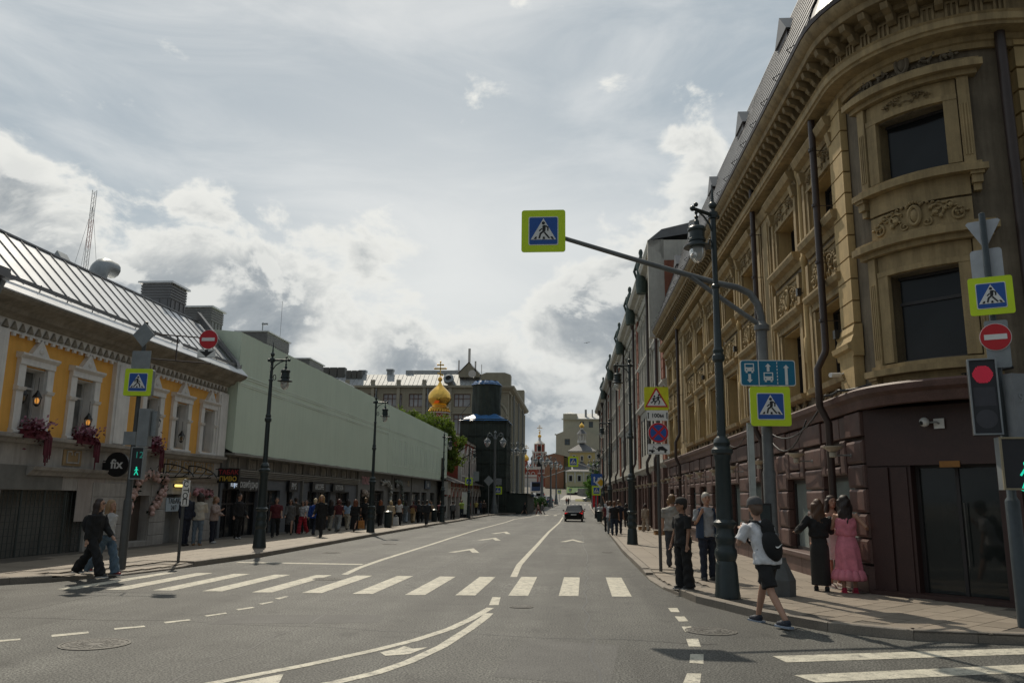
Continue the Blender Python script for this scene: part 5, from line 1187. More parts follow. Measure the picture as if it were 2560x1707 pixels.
mb = MB(); mb.b2(-2,1.8,-4.5,12,0,2.9); mb.build('net', NET, SHD); mb = MB(); mb.add([(-2,-4.7,3.2),(2.2,-4.7,2.75),(2.2,12,2.75),(-2,12,3.2)],[(0,1,2,3)]); mb.build('canopy', NET, SHD); mb = MB(); mb.b2(1.0,2.3,3,9,2.5,2.75); mb.build('blue_awning', TARP, SHD)
# gold onion dome on its drum
def onion(parent, r, z0, h, m, n=24, name='dome'):
    pr = [(.62,0),(.78,.06),(.95,.16),(1.0,.27),(.97,.38),(.85,.5),(.62,.61),(.38,.71),(.2,.8),(.1,.88),(.06,.94),(.05,1.0)]
    mb = MB(); mb.lathe([(a*r, z0+b*h) for a, b in pr], n); return mb.build(name, m, parent, True)
def cross_(parent, z, h, m, t=.05):
    mb = MB(); mb.ball((0,0,z+.12*h),.12*h,10); mb.b2(-t,t,-t,t,z+.1*h,z+h); mb.b2(-.28*h,.28*h,-t,t,z+.62*h,z+.70*h); mb.b2(-.13*h,.13*h,-t,t,z+.82*h,z+.88*h)
    mb.b2(-.16*h,.16*h,-t,t,-.035*h,.035*h,Matrix.Translation((0,0,z+.38*h)) @ Matrix.Rotation(.4,4,'Y'))
    for x, zz in ((-.29,.66),(.29,.66),(0,1.0),(-.14,.85),(.14,.85)): mb.ball((x*h,0,z+zz*h), .045*h, 6)
    return mb.build('cross', m, parent)
GD = thing('gold_dome_church', 'gold onion dome with a tall cross on a red arcaded drum above the tree', 'church', (-18.7,106,-.4))
mb = MB(); mb.lathe([(1.27,8),(1.27,13.3),(1.35,13.4),(1.35,13.7),(1.15,13.9)], 24); mb.build('drum', BRED, GD, 40)
mb = MB()
for k in range(14):
    a0 = 2*PI*k/14; P = lambda a, z, r=1.3: (r*math.cos(a), r*math.sin(a), z)
    mb.tube([P(a0,10),P(a0,12.6)]+[P(a0+2*PI/14*i/6, 12.6+.35*math.sin(PI*i/6)) for i in range(1,7)], .045, 4)
mb.lathe([(1.3,13.1),(1.42,13.15),(1.42,13.3),(1.3,13.32)], 24); mb.build('white_arcade', CWHITE, GD, 40)
mb = MB(); mb.lathe([(1.3,13.32),(1.38,13.5),(1.38,13.9),(1.0,14.1),(1.0,14.3)], 24)
for k in range(24): a = 2*PI*k/24; mb.ball((1.38*math.cos(a),1.38*math.sin(a),13.45),(.13,.13,.18),5)
mb.build('gilded_collar', GOLD, GD, 40)
mb = MB(); mb.b2(-5,3,0,8,0,8); mb.build('nave', BRED, GD)
onion(GD, 1.58, 14.2, 3.6, GOLD, 32); cross_(GD, 17.5, 2.7, GOLD, .06)

# far street end
OR2 = mat('orange_brown_render', (.33,.165,.10), .85, var=.08, scale=.6, streak=.25)
GRR = mat('pale_green_roof', (.23,.30,.26), .6)
YCH = mat('yellow_church_wall', (.55,.42,.19), .85, var=.08, scale=1)
YCHL = mat('cream_church_wall', (.56,.49,.31), .85, var=.08, scale=1)
LGREY = mat('light_roof', (.09,.092,.098), .5, .2)
CREAM = mat('cream_block', (.43,.41,.32), .85, var=.07, scale=.5, streak=.2)
t = thing('orange_brown_house', 'plain orange-brown house end between the bell tower and the yellow church', 'building', (0,270,0))
mb = MB(); mb.prism([(-11.3,5),(-5,5),(-5,15.7),(-8.2,16.4),(-10.9,15.8),(-11.3,15.6)],-14,0,UP); mb.build('wall', OR2, t); mb = MB(); mb.b2(-5,-3.2,4,16,5,15.2); mb.build('side_wall', mat('pale_green_wall',(.36,.40,.33),.85), t)
mb = MB(); mb.add([(-11.4,-.1,15.6),(-8.2,-.1,16.5),(-4.8,-.1,15.7),(-4.8,14,15.7),(-8,14,17.2),(-11.4,14,15.6),(-2.6,6,15.2),(-2.6,14,15.2)],[(0,1,4,5),(1,2,3,4),(2,6,7,3)]); mb.build('roof', GRR, t)
yc = thing('yellow_church', 'yellow church with dark hipped roofs and a white arcaded belfry with a gold cupola', 'church', (0,265,0))
mb = MB(); mb.b2(-3,5.4,3,13,4,17.2); mb.build('upper_wall', YCH, yc); mb = MB(); mb.b2(-4,4.6,-3,3.3,4,10.4); mb.b2(-4.2,4.8,-3.2,3.3,4,6.6); mb.build('apse', YCHL, yc)
mb = MB(); e = .6; mb.add([(-3-e,3-e,17.2),(5.4+e,3-e,17.2),(5.4+e,13+e,17.2),(-3-e,13+e,17.2),(1.2,7.5,20.4),(1.2,8.5,20.4)],[(0,1,4),(1,2,5,4),(2,3,5),(3,0,4,5)]); mb.add([(-4.4,-3.4,10.4),(5,-3.4,10.4),(5,3.2,10.5),(-4.4,3.2,10.5),(1,2.9,13.9)],[(0,1,4),(1,2,4),(3,0,4)]); mb.build('roof', LGREY, yc)
mb = MB(); mb.b2(-4.3,5,-3.35,-3.0,10.1,10.4); mb.b2(-3.3,5.7,2.7,3,16.8,17.2)
for x in (-4,-1.2,1.6,4.4): mb.b2(x-.25,x+.25,-3.25,-3.0,6.6,10.1)
for x in (-2.6,.2,3.0): mb.b2(x-.75,x+.75,-3.12,-2.98,7.0,9.3)
mb.lathe([(.7,0),(.7,.15),(.5,.15)],12,Matrix.Translation((-1.5,3,15.3)) @ Matrix.Rotation(PI/2,4,'X')); mb.lathe([(.7,0),(.7,.15),(.5,.15)],12,Matrix.Translation((3.6,3,15.3)) @ Matrix.Rotation(PI/2,4,'X')); mb.b2(.6,1.6,2.85,3,13.8,15.8); mb.build('white_trim', CWHITE, yc)
wd = MB().b2(-.45,.45,-.05,.05,-.85,.85).mesh(GLASS_D, name='window')
for x in (-2.6,.2,3.0): part('window', wd, yc, (x,-3.15,8.1))
part('window', wd, yc, (1.1,2.82,14.8), None, (.6,1,.8)); part('window', wd, yc, (-1.5,2.8,15.3), None, (.7,1,.4)); part('window', wd, yc, (3.6,2.8,15.3), None, (.7,1,.4))
bl = MB(); bl.lathe([(1.35,20),(1.5,20.2),(1.5,20.9),(1.3,21)], 8, Matrix.Translation((1.1,7.5,0)))
for k in range(8): a = 2*PI*(k+.5)/8; bl.tube([(1.1+1.25*math.cos(a),7.5+1.25*math.sin(a),21),(1.1+1.25*math.cos(a),7.5+1.25*math.sin(a),23.0)], .17, 6)
bl.lathe([(.75,20.9),(.75,23.0)], 8, Matrix.Translation((1.1,7.5,0))); bl.lathe([(1.6,23.0),(1.7,23.3),(1.3,23.5)], 8, Matrix.Translation((1.1,7.5,0))); bl.lathe([(.55,24.2),(.5,25.4)], 10, Matrix.Translation((1.1,7.5,0))); bl.build('belfry', CWHITE, yc)
mb = MB(); mb.lathe([(1.75,23.25),(.6,24.6),(.55,24.7)], 8, Matrix.Translation((1.1,7.5,0))); mb.build('belfry_roof', LGREY, yc)
o = onion(yc, .85, 25.3, 2.0, GOLD, 16, 'cupola'); o.location = (1.1,7.5,0)
ap = thing('cream_apartment_block', 'cream apartment block with a gabled lower wing rising behind the yellow church', 'building', (0,330,0))
mb = MB(); mb.b2(-6.3,16,0,20,5,34); mb.b2(-6.3,-0.5,-.3,20,34,36); mb.build('tall_wall', CREAM, ap); mb = MB(); mb.prism([(-9,5),(14,5),(14,24.5),(7.5,26.5),(-1.2,30),(-9,26.8)],1,9,UP); mb.build('gabled_wall', CREAM, ap)
mb = MB(); mb.add([(-.5,-.6,34),(16,-.6,34),(16,8,37),(-.5,8,37)],[(0,1,2,3)]); mb.add([(-6.4,-.4,36),(-.4,-.4,36),(-3.4,6,37.4)],[(0,1,2)]); mb.b2(2.6,3.5,2,3,35,38); mb.b2(5.5,6,2,3,35,38); mb.build('roof', ROOFG, ap)
mb = MB(); mb.b2(-6.9,16,-.6,.0,33.5,33.9); mb.b2(-9.5,-8.9,-9.4,-9,26.5,27); mb.b2(-9.3,-8.8,-9.3,-8,19,19.6); mb.build('cornice', CREAM, ap)
aw = window_meshes(1, 2, 2.4, FRAME_D, mat('blue_grey_glass', (.10,.13,.15), .15), (-.35,.35), (.4,), .16)
for x, z, y, w in ((-4.5,23.8,-9.02,1.05),(5.1,31.6,-.02,.85),(10.1,31.6,-.02,1.5),(10.1,27.4,-.02,1.5),(10.3,23.2,-9.02,1.5),(1.5,31.6,-.02,.8)):
    o = part('window', aw[0], ap, (x,y,z), -PI/2, (1,w,1)); part('pane', aw[1], o)
VB = thing('red_white_bell_tower', 'far red and white tiered church bell tower with a small gold top', 'church', (-16,330,0))
mb = MB(); mb.b2(-3.2,3.2,-2,4,5,14); mb.b2(-2.5,2.5,-2,3,14,20.2); mb.lathe([(2.1,20.2),(2.1,23.3)], 8, None,1,1,PI/8); mb.build('tiers', BRED, VB)
mb = MB(); mb.b2(-2.9,2.9,-2.4,3.4,19.7,20.3); mb.b2(-3.4,3.4,-2.5,4.4,13.2,14.2); mb.b2(-3.4,3.4,-2.4,4.4,11.3,11.7)
for x in (-2.5,2.5,-1.5,1.5): mb.b2(x-.3,x+.3,-2.3,-1.9,14,20)
mb.tube([(1.3*math.cos(a),-2.2,17+1.6*math.sin(a)) for a in [PI*i/8 for i in range(9)]], .28, 5)
for k in range(7): x = -3+k; mb.b2(x-.12,x+.12,-2.5,-2.2,11.7,13.2)
for k in range(8): a = 2*PI*(k+.5)/8; mb.tube([(2.15*math.cos(a),2.15*math.sin(a),20.3),(2.15*math.cos(a),2.15*math.sin(a),23.3)], .25, 5)
mb.lathe([(2.3,23.2),(2.4,23.6),(.7,24.9),(.55,25.2),(.5,26.3)], 8, None,1,1,PI/8)
for x in (-1.9,-.6,.7,2.0): mb.tube([(x-.5,-2.2,8),(x-.5,-2.2,10),(x,-2.2,10.7),(x+.5,-2.2,10),(x+.5,-2.2,8)], .13, 4)
mb.build('white_trim', CWHITE, VB)
mb = MB(); mb.b2(-.9,.9,-2.05,-1.95,14.2,17.3); mb.b2(-.7,.7,-2.2,-2.1,20.7,22.6); mb.build('bell_opening', GLASS_D, VB)
onion(VB, .75, 26.2, 1.7, GOLD, 12); cross_(VB, 27.8, 3.4, GOLD, .06)
V2 = thing('small_gold_dome_chapel', 'far red chapel with a small bright gold onion dome on a slim drum', 'church', (-19.6,300,0))
mb = MB(); mb.lathe([(.5,12),(.5,15.4)], 10); mb.b2(-3.5,4,0,8,4.5,12.3); mb.build('drum', BRED, V2); onion(V2, 1.15, 15.2, 3.0, GOLD, 20); cross_(V2, 18, 3.2, GOLD, .08)
mb = MB(); mb.b2(-3.6,4.1,-.15,0,9.3,10.2); mb.b2(-3.6,4.1,-.15,0,12.1,12.5)
for k in range(4): mb.tube([(-3+k*1.9+.7*math.cos(a),-.1,10.3+.9*math.sin(a)) for a in [PI*i/6 for i in range(7)]], .16, 4)
mb.b2(-3.6,4.1,-.12,0,4.5,9.0); mb.build('white_trim', CWHITE, V2)
V3 = thing('grey_domed_church', 'far church with small dark grey-blue domes beside the bell tower', 'church', (-18,345,0))
mb = MB(); mb.b2(-3,2,0,6,5,16); mb.build('wall', BRED, V3)
for x, z in ((-1.6,17.5),(.3,17.2)): mb = MB(); mb.lathe([(.7,15.5),(.7,z),(1.0,z+.5),(.9,z+1.2),(.3,z+2),(.05,z+2.6)], 10, Matrix.Translation((x,0,0))); mb.tube([(x,0,z+2.6),(x,0,z+5)],.06,4); mb.b2(x-.6,x+.6,-.05,.05,z+4,z+4.2); mb.build('dome', LGREY, V3)
mast = thing('radio_mast', 'tall thin red and white lattice radio mast far behind the silver roof', 'mast', (-134.4,200,0))
RW = [mat('mast_red', (.45,.22,.2), .6), mat('mast_white', (.62,.62,.62), .6)]
for k in range(10):
    mb = MB(); z0, z1 = k*8.45, (k+1)*8.45; e = .62
    for i in range(3):
        a, b = 2*PI*i/3, 2*PI*(i+1)/3; A = (e*math.cos(a), e*math.sin(a)); B = (e*math.cos(b), e*math.sin(b)); mb.tube([(A[0],A[1],z0),(A[0],A[1],z1)], .08, 4)
        for j in range(6): za = z0+(z1-z0)*j/6; zb = z0+(z1-z0)*(j+1)/6; mb.tube([(A[0],A[1],za),(B[0],B[1],zb)], .04, 3)
    mb.build('lattice_section', RW[k % 2], mast)
for x, y in ((14,0),(-12,8),(-10,-8)): mb = MB(); mb.tube([(0,0,80),(x,y,0)], .05, 3); mb.build('guy_wire', STEEL, mast)

# plaza, slope, wall at the far end
GRASS = mat('grass', (.05,.10,.025), .9, var=.4, scale=3)
mb = MB(); vs = [(x,y,gh(y)+.25+(.35*max(0,(y-246)/14))) for y in (243,250,257,264,270) for x in (-3.8,2,14)]; mb.add(vs,[(j*3+i,j*3+i+1,j*3+i+4,j*3+i+3) for j in range(4) for i in range(2)]); mb.build('grass_slope', GRASS, kind='structure')
mb = MB(); mb.add([(x,y,gh(y)+.03) for y in (226,230,234,238) for x in (-5.2+(y-226)*.1,0,7)],[(j*3+i,j*3+i+1,j*3+i+4,j*3+i+3) for j in range(3) for i in range(2)]); mb.build('plaza_paving', mat('plaza_paving',(.34,.32,.28),.7), kind='structure')
mb = MB(); mb.add([(x,y,gh(y)+.08) for y in (221,224,228) for x in (-1,2,7)],[(j*3+i,j*3+i+1,j*3+i+4,j*3+i+3) for j in range(2) for i in range(2)]); mb.build('grass_verge', mat('dry_grass',(.16,.15,.04),.9,var=.3,scale=2), kind='structure')
t = thing('retaining_wall', 'curved grey retaining wall under the yellow church', 'wall', (0,0,0)); mb = MB(); mb.sweep([(0,238),(1.5,236.5),(4,236),(8,237)],[(0,1.5),(.4,1.5),(.4,4.6),(0,4.6)]); mb.build('wall', mat('grey_stone_wall',(.17,.17,.16),.9,var=.2,scale=1.5), t)

# ------------------------------------------------------------------ trees
BARK = mat('bark', (.07,.055,.04), .9, var=.3, scale=6)
def leafmat(name, c): 
    m = mat(name, c, .65, var=.35, scale=1.1, col2=tuple(x*1.7 for x in c), detail=3); N, L = m.node_tree.nodes, m.node_tree.links; bs = N['Principled BSDF']
    t = N.new('ShaderNodeBsdfTranslucent'); L.new(bs.inputs['Base Color'].links[0].from_socket, t.inputs[0]); x = N.new('ShaderNodeMixShader'); x.inputs[0].default_value = .45; L.new(bs.outputs[0], x.inputs[1]); L.new(t.outputs[0], x.inputs[2]); L.new(x.outputs[0], N['Material Output'].inputs[0]); return m
LF1, LF2 = leafmat('linden_leaves', (.10,.15,.018)), leafmat('bush_leaves', (.035,.085,.015))
def tree(name, label, x, y, z0, h, crown, m, n=6000, leaf=.3, group=None, seed=1, clump=26):
    r = random.Random(seed); t = thing(name, label, 'tree' if 'tree' in name else 'shrub', (x,y,z0), 0, group)
    mb = MB(); mb.tube([(0,0,-.3),(.05,0,h*.3),(-.1,.05,h*.55),(0,.1,h*.8)], [h*.028,h*.022,h*.016,h*.005], 8)
    for k in range(7): a = r.uniform(0,2*PI); q = r.uniform(.3,.55)*h; l = r.uniform(.2,.38)*h; mb.tube([(0,0,q),(l*.5*math.cos(a),l*.5*math.sin(a),q+l*.4),(l*math.cos(a),l*math.sin(a),q+l*.7)], [h*.012,h*.008,h*.003], 5)
    mb.build('trunk', BARK, t)
    cl = []
    for (cx, cy, cz, rx, ry, rz) in crown:
        for _ in range(clump):
            while True:
                p = (r.uniform(-1,1), r.uniform(-1,1), r.uniform(-1,1)); d = sum(q*q for q in p)
                if .12 < d < 1: break
            cl.append((cx+p[0]*rx, cy+p[1]*ry, cz+p[2]*rz, r.uniform(.25,.5)*min(rx,rz)))
    N_ = n; c = np.array(cl); R_ = np.random.default_rng(seed); idx = R_.integers(0, len(c), N_)
    d = R_.normal(size=(N_,3)); d /= np.linalg.norm(d,axis=1)[:,None]; rr = c[idx,3]*R_.uniform(.3,1.1,N_)
    P = c[idx,:3]+d*rr[:,None]; A = R_.normal(size=(N_,3)); A /= np.linalg.norm(A,axis=1)[:,None]; B = np.cross(A, R_.normal(size=(N_,3))); B /= np.linalg.norm(B,axis=1)[:,None]
    s = (leaf*R_.uniform(.5,1.3,N_))[:,None]; V = np.stack([P-A*s*.5, P+B*s*.3, P+A*s*.5, P-B*s*.3],1).reshape(-1,3)
    me = bpy.data.meshes.new('crown'); me.from_pydata(V.tolist(), [], np.arange(N_*4).reshape(-1,4).tolist()); me.materials.append(m); put('crown', me, t); return t
g_ = 'trees behind the sheeted building'
tree('linden_tree','bushy green tree in front of the red drum behind the sheet', -19.6,93,-.4,12.4,[(-1.6,0,10.6,2.6,2,1.9),(.4,0,10.4,2.6,2.2,1.8),(2.2,-.2,9.6,2.2,2,2.2),(-.5,0,7,3,2.4,3)],LF1,13000,.32,g_,3)
tree('linden_tree','bushy green tree overhanging the end of the sheet by the red church', -15.9,91.5,-.4,11,[(-1.2,0,9.6,2.4,2,1.9),(.9,-.2,8.2,2.0,1.8,1.7),(.3,0,6.6,2.2,2,1.6)],LF1,13000,.3,g_,5)
tree('maple_tree','dark green tree in front of the far yellow church on the right', 6.2,225,1.2,11,[(0,0,7.5,3,3,3.6),(1.5,0,4,2.6,3,2.6)],LF2,5000,.5,None,8)
tree('maple_tree','brighter low green tree below the far street lamps on the right', 3.4,214,.8,6.5,[(0,0,3.8,2.2,2.4,2.4)],leafmat('bright_leaves',(.07,.15,.02)),3500,.4,None,9)
tree('hedge_shrub','row of clipped shrubs beside the netted hoarding', -6.6,135,-.3,2.2,[(0,0,1.2,1.4,4,1.0)],LF2,2500,.25,None,10,40)

# ------------------------------------------------------------------ street lamps
BULBG = mat('lamp_globe', (.62,.64,.64), .08, var=.05, spec=.6, trans=.55)
def single_lamp(x, y, side, label, h=7.0, s=0.):
    t = thing('street_lamp', label, 'street lamp', (x,y,pave_h(x,y,side)), 0, 'single lantern street lamps along the kerbs')
    mb = MB(); mb.lathe([(r_*.74,z_) for r_, z_ in [(.30,0),(.30,.05),(.285,.1),(.25,.55),(.22,.62),(.24,.66),(.265,.72),(.26,.80),(.215,.86),(.215,.92),(.24,.97),(.24,1.05),(.20,1.11),(.205,1.18),(.27,1.24),(.275,1.28),(.20,1.33)]], 12); mb.build('base', IRON, t, 30)
    mb = MB(); mb.lathe([(r_*(.76 if z_ < h-.3 else .9),z_) for r_, z_ in [(.195,1.3),(.175,2.35),(.2,2.4),(.2,2.46),(.25,2.5),(.25,2.56),(.18,2.62),(.2,2.68),(.17,2.75),(.105,2.8),(.10,4.15),(.15,4.2),(.15,4.28),(.115,4.32),(.13,4.38),(.095,4.45),(.075,5.55),(.10,5.58),(.10,5.62),(.065,5.65),(.06,h-.25),(.11,h-.22),(.11,h-.16),(.05,h-.12)]], 12); mb.build('shaft', IRON, t, 30)
    d = -1 if side > 0 else 1; zt = h-.2
    mb = MB(); mb.tube([(-d*.12,0,zt),(d*.6,0,zt+.0)], .035, 8); mb.tube([(d*.05,0,zt-.32),(d*.12,0,zt-.2),(d*.28,0,zt-.08),(d*.45,0,zt-.02)], .02, 6); mb.tube([(0,0,h-.2),(0,0,h+.42)], [.045,.012], 8); mb.ball((0,0,h+.0),.08,8)
    for q in (-.12,.6): mb.ball((d*q,0,zt),.055,8)
    mb.ball((d*.5,0,zt+.1),.045,8); mb.lathe([(.09,zt-.06),(.09,zt+.06)],10); mb.tube([(d*.12+.05*d*math.cos(a),0,zt-.6+.1*math.sin(a)) for a in [i/8*2*PI for i in range(9)]],.015,5)
    mb.build('arm', IRON, t, 40)
    L = Matrix.Translation((d*.5,0,zt-.02)) @ Matrix.Scale(.7,4)
    mb = MB(); mb.lathe([(.02,0),(.05,-.06),(.02,-.12),(.06,-.18),(.03,-.24),(.07,-.3),(.075,-.42),(.2,-.46),(.235,-.5),(.235,-.56),(.2,-.6),(.2,-.78),(.225,-.8),(.225,-.86),(.2,-.88),(.21,-.95),(.36,-1.0),(.365,-1.03),(.22,-1.035)], 14, L); lh = mb.build('lantern', IRON, t, 30)
    mb = MB(); mb.lathe([(.2,-1.03),(.205,-1.1),(.2,-1.22),(.17,-1.33),(.1,-1.42),(.02,-1.45)], 14, L); mb.build('globe', BULBG, lh, True)
    t.rotation_euler.z = s
    return t
single_lamp(2.58,14.75,1,'nearest black street lamp at the right kerb beside the man with the backpack', 7.2, .75)
single_lamp(2.12,32.9,1,'second black street lamp on the right pavement past the 100 m sign', 7.4)
single_lamp(2.1,55,1,'third black street lamp on the right pavement in front of the pale building', 7.2)
single_lamp(2.45,80.7,1,'fourth black street lamp on the right near the yellow diamond sign', 7.0)
single_lamp(2.6,105,1,'fifth small street lamp on the right kerb', 7.0); single_lamp(2.7,128,1,'farthest small street lamp on the right kerb', 7.0)
single_lamp(-10.55,26.4,-1,'nearest black street lamp on the left pavement in front of the yellow house end', 6.5)
single_lamp(-10.6,41.0,-1,'second black street lamp on the left beside the shop wreath', 6.85)
single_lamp(-10.98,65,-1,'third black street lamp on the left at the end of the green sheet', 7.0); single_lamp(-11.1,81.5,-1,'fourth black street lamp on the left before the church porch', 7.0)
GRL = mat('grey_lamp_paint', (.15,.165,.17), .45, .2)
def double_lamp(x, y, label, h=10., heads=2):
    t = thing('double_street_lamp', label, 'street lamp', (x,y,gh(y)+.1), 0, 'tall grey street lamps with hanging glass lanterns')
    mb = MB(); mb.lathe([(.5,0),(.5,.5),(.38,.8),(.42,1.0),(.3,1.3),(.22,2.2),(.19,2.3),(.14,h-1),(.2,h-.9),(.12,h-.7),(.1,h-.2),(.2,h-.1),(.05,h+.2)], 10); mb.build('column', GRL, t, 40)
    for k in range(heads):
        a = 2*PI*k/heads; M = Matrix.Rotation(a,4,'Z')
        mb = MB(); mb.tube([(.1,0,h-1.0),(.35,0,h-.5),(.7,0,h-.1),(1.0,0,h-.25),(1.05,0,h-.7)], .06, 6, True, M); mb.tube([(.7+.22*math.cos(q),0,h-.35+.2*math.sin(q)) for q in [i/8*2*PI for i in range(9)]], .04, 5, True, M); mb.lathe([(.05,h-.7),(.3,h-1.0),(.45,h-1.15),(.47,h-1.25),(.4,h-1.27)], 10, M @ Matrix.Translation((1.05,0,0))); mb.build('arm', GRL, t, 40)
        mb = MB(); mb.lathe([(.42,h-1.27),(.38,h-1.5),(.2,h-1.9),(.02,h-2.05)], 10, M @ Matrix.Translation((1.05,0,0))); mb.build('globe', BULBG, t, True)
    return t
double_lamp(-11.0,105.5,'tall grey double lamp in front of the wrapped tower',10.6); double_lamp(-9.2,120.2,'second tall grey lamp right of the wrapped tower',10.2,4)
double_lamp(-6.7,146,'third tall grey lamp before the red and white bell tower',9.8,4); double_lamp(-5.55,161,'fourth tall grey lamp against the orange-brown house',9.8,4); double_lamp(-5.2,187,'fifth tall grey lamp near the far crossing',9.9,4)
double_lamp(-13.5,214,'far grey lamp beside the small gold dome',10.2,4); double_lamp(3.1,170,'far grey lamp on the right before the yellow church',9.6,4)
# ------------------------------------------------------------------ road signs and signals
def thick(pts, w):
    P = [Vector(p) for p in pts]; L, R_ = [], []
    for i in range(len(P)):
        a = (P[i]-P[i-1]).normalized() if i else (P[1]-P[0]).normalized(); b = (P[i+1]-P[i]).normalized() if i < len(P)-1 else a
        n = Vector((-a.y,a.x))+Vector((-b.y,b.x)); n.normalize(); k = w/2/max(.5, n.dot(Vector((-a.y,a.x)))); L.append(P[i]+n*k); R_.append(P[i]-n*k)
    return [tuple(p) for p in L]+[tuple(p) for p in R_[::-1]]
def flat(name, m, parent, polys, z0, z1, M=None):
    mb = MB()
    for i, q in enumerate(polys): mb.prism(q, z0, z1+i*.0004, (M or Matrix.Identity(4)) @ UP)
    return mb.build(name, m, parent)
def walker(sc, fl=1, ox=0, oy=0):
    N_ = lambda x, y: (ox+fl*(x-762)/490*sc, oy-(y-1042)/490*sc)
    L = [[N_(762+28*math.cos(a), 903-28*math.sin(a)) for a in [2*PI*i/14 for i in range(14)]],
         [N_(*p) for p in ((744,955),(762,942),(792,940),(802,950),(800,1030),(790,1060),(742,1062),(746,1030))]]
    for pts, w in (([(792,952),(842,980),(838,1045)],24),([(738,1002),(690,1046)],22),([(770,1050),(712,1092),(690,1180)],30),([(780,1072),(868,1180)],27)):
        L.append([N_(*p) for p in thick(pts, w)])
    for q in (((595,1192),(640,1192),(650,1150),(625,1150)),((750,1195),(792,1195),(786,1152),(755,1152)),((910,1195),(950,1195),(918,1150),(885,1150))): L.append([N_(*p) for p in q])
    return L
def crossing_sign(label, loc, s, rz=0., fl=1, box=0., group='yellow-edged pedestrian crossing signs'):
    t = thing('pedestrian_crossing_sign', label, 'road sign', loc, rz, group)
    flat('plate', LIME, t, [rrect(s,s,s*.06)], 0, .02); b = s*.68
    flat('backing', STEEL, t, [rrect(s*.985,s*.985,s*.06)], -.02-box, -.001)
    flat('white_edge', WHITE, t, [rrect(b,b,b*.06)], .0205, .024); flat('blue_panel', SBLUE, t, [rrect(b*.94,b*.94,b*.05)], .0245, .028)
    k = b*.94; flat('white_triangle', WHITE, t, [[(-.452*k,-.33*k),(.452*k,-.33*k),(0,.46*k)]], .0285, .032); flat('walking_figure', BLACK, t, walker(k, fl), .0325, .035)
    return t
def board(label, loc, w, h, m, rz=0., name='sign_board', r=.03, pts=None, cat='road sign', group=None):
    t = thing(name, label, cat, loc, rz, group); flat('plate', m, t, [pts or rrect(w,h,r)], 0, .02); return t
def pole(label, x, y, prof, z=None, rz=0, cat='pole', name='sign_pole', m=STEEL, n=12):
    t = thing(name, label, cat, (x,y,pave_h(x,y,1 if x > 0 else -1) if z is None else z), rz); mb = MB(); mb.lathe(prof, n); mb.build('shaft', m, t, 35); return t
# big gallows pole with the overhead crossing sign
GP = pole('thick grey pole whose curved arm carries the overhead crossing sign above the road', 3.62, 15.75, [(.12,0),(.12,2.2),(.105,2.25),(.10,4.95),(.15,4.97),(.15,5.06),(.1,5.1),(.085,5.15)], name='gallows_pole', cat='pole', m=mat('weathered_zinc', (.15,.155,.155), .55, .4, var=.2, scale=4))
mb = MB(); mb.tube([(0,0,4.9),(-.0,0,5.25),(-.06,0,5.5),(-.2,0,5.72),(-.45,0,5.85),(-.8,0,5.93),(-1.6,0,6.18),(-2.6,0,6.5),(-3.95,-.05,6.93)], [.075,.075,.075,.07,.065,.06,.055,.05,.045], 10); mb.build('curved_arm', MATS['weathered_zinc'], GP, 40)
mb = MB(); mb.tube([(0,0,5.05),(-.9,-.02,5.72),(-1.35,-.02,6.08)], .05, 8); mb.build('brace', MATS['weathered_zinc'], GP, 40)
mb = MB(); mb.lathe([(.122,1.0),(.132,1.02),(.132,1.06),(.122,1.08)],12); mb.lathe([(.107,3.1),(.117,3.12),(.117,3.16),(.107,3.18)],12); mb.build('clamp', STEEL, GP)
crossing_sign('overhead crossing sign at the end of the long arm against the clouds', (-.70,15.62,7.17), .90, .0)
t = thing('bus_lane_sign', 'wide teal lane sign with two buses and white arrows on the thick pole', 'road sign', (3.63,15.5,4.2), rad(2))
flat('plate', WHITE, t, [rrect(1.04,.5,.05)], 0, .02); flat('teal_panel', STEAL, t, [rrect(1.01,.47,.045)], .0205, .024)
def bus(x, z, s): return [[(x-s,z+s*.95),(x+s,z+s*.95),(x+s,z-s*.75),(x-s,z-s*.75)],[(x-s*.8,z-s*.78),(x-s*.4,z-s*.78),(x-s*.4,z-s*1.1),(x-s*.8,z-s*1.1)],[(x+s*.4,z-s*.78),(x+s*.8,z-s*.78),(x+s*.8,z-s*1.1),(x+s*.4,z-s*1.1)]]
def arrow(x, z0, z1, w, hw): s = 1 if z1 > z0 else -1; return [(x-w,z0),(x+w,z0),(x+w,z1-s*hw*1.1),(x+hw,z1-s*hw*1.1),(x,z1),(x-hw,z1-s*hw*1.1),(x-w,z1-s*hw*1.1)]
flat('bus_symbol', WHITE, t, bus(-.35,.1,.09)+bus(.005,-.075,.09), .0245, .027); flat('bus_window', STEAL, t, [[(x-.07,z+.065),(x+.07,z+.065),(x+.07,z+.01),(x-.07,z+.01)] for x, z in ((-.35,.1),(.005,-.075))]+[circ(.012,10,x+q,z-.035) for x, z in ((-.35,.1),(.005,-.075)) for q in (-.055,.055)], .0285, .031)
flat('arrows', WHITE, t, [arrow(-.35,-.02,-.19,.025,.055),arrow(.005,.03,.185,.025,.055),arrow(.345,-.23,.16,.026,.055),[(-.185,.235),(-.168,.235),(-.168,-.235),(-.185,-.235)]]+[[(.167,.215-k*.065),(.182,.215-k*.065),(.182,.175-k*.065),(.167,.175-k*.065)] for k in range(7)], .0245, .027)
crossing_sign('lower crossing sign box fixed under the teal lane sign', (3.65,15.5,3.56), .75, rad(1), 1, .1)
mb = MB(); mb.b2(-.055,.055,-.04,.04,-.85,.85); t = thing('lamp_panel', 'tall narrow pale lamp panel beside the thick pole', 'sign', (3.27,15.6,2.4), .15)
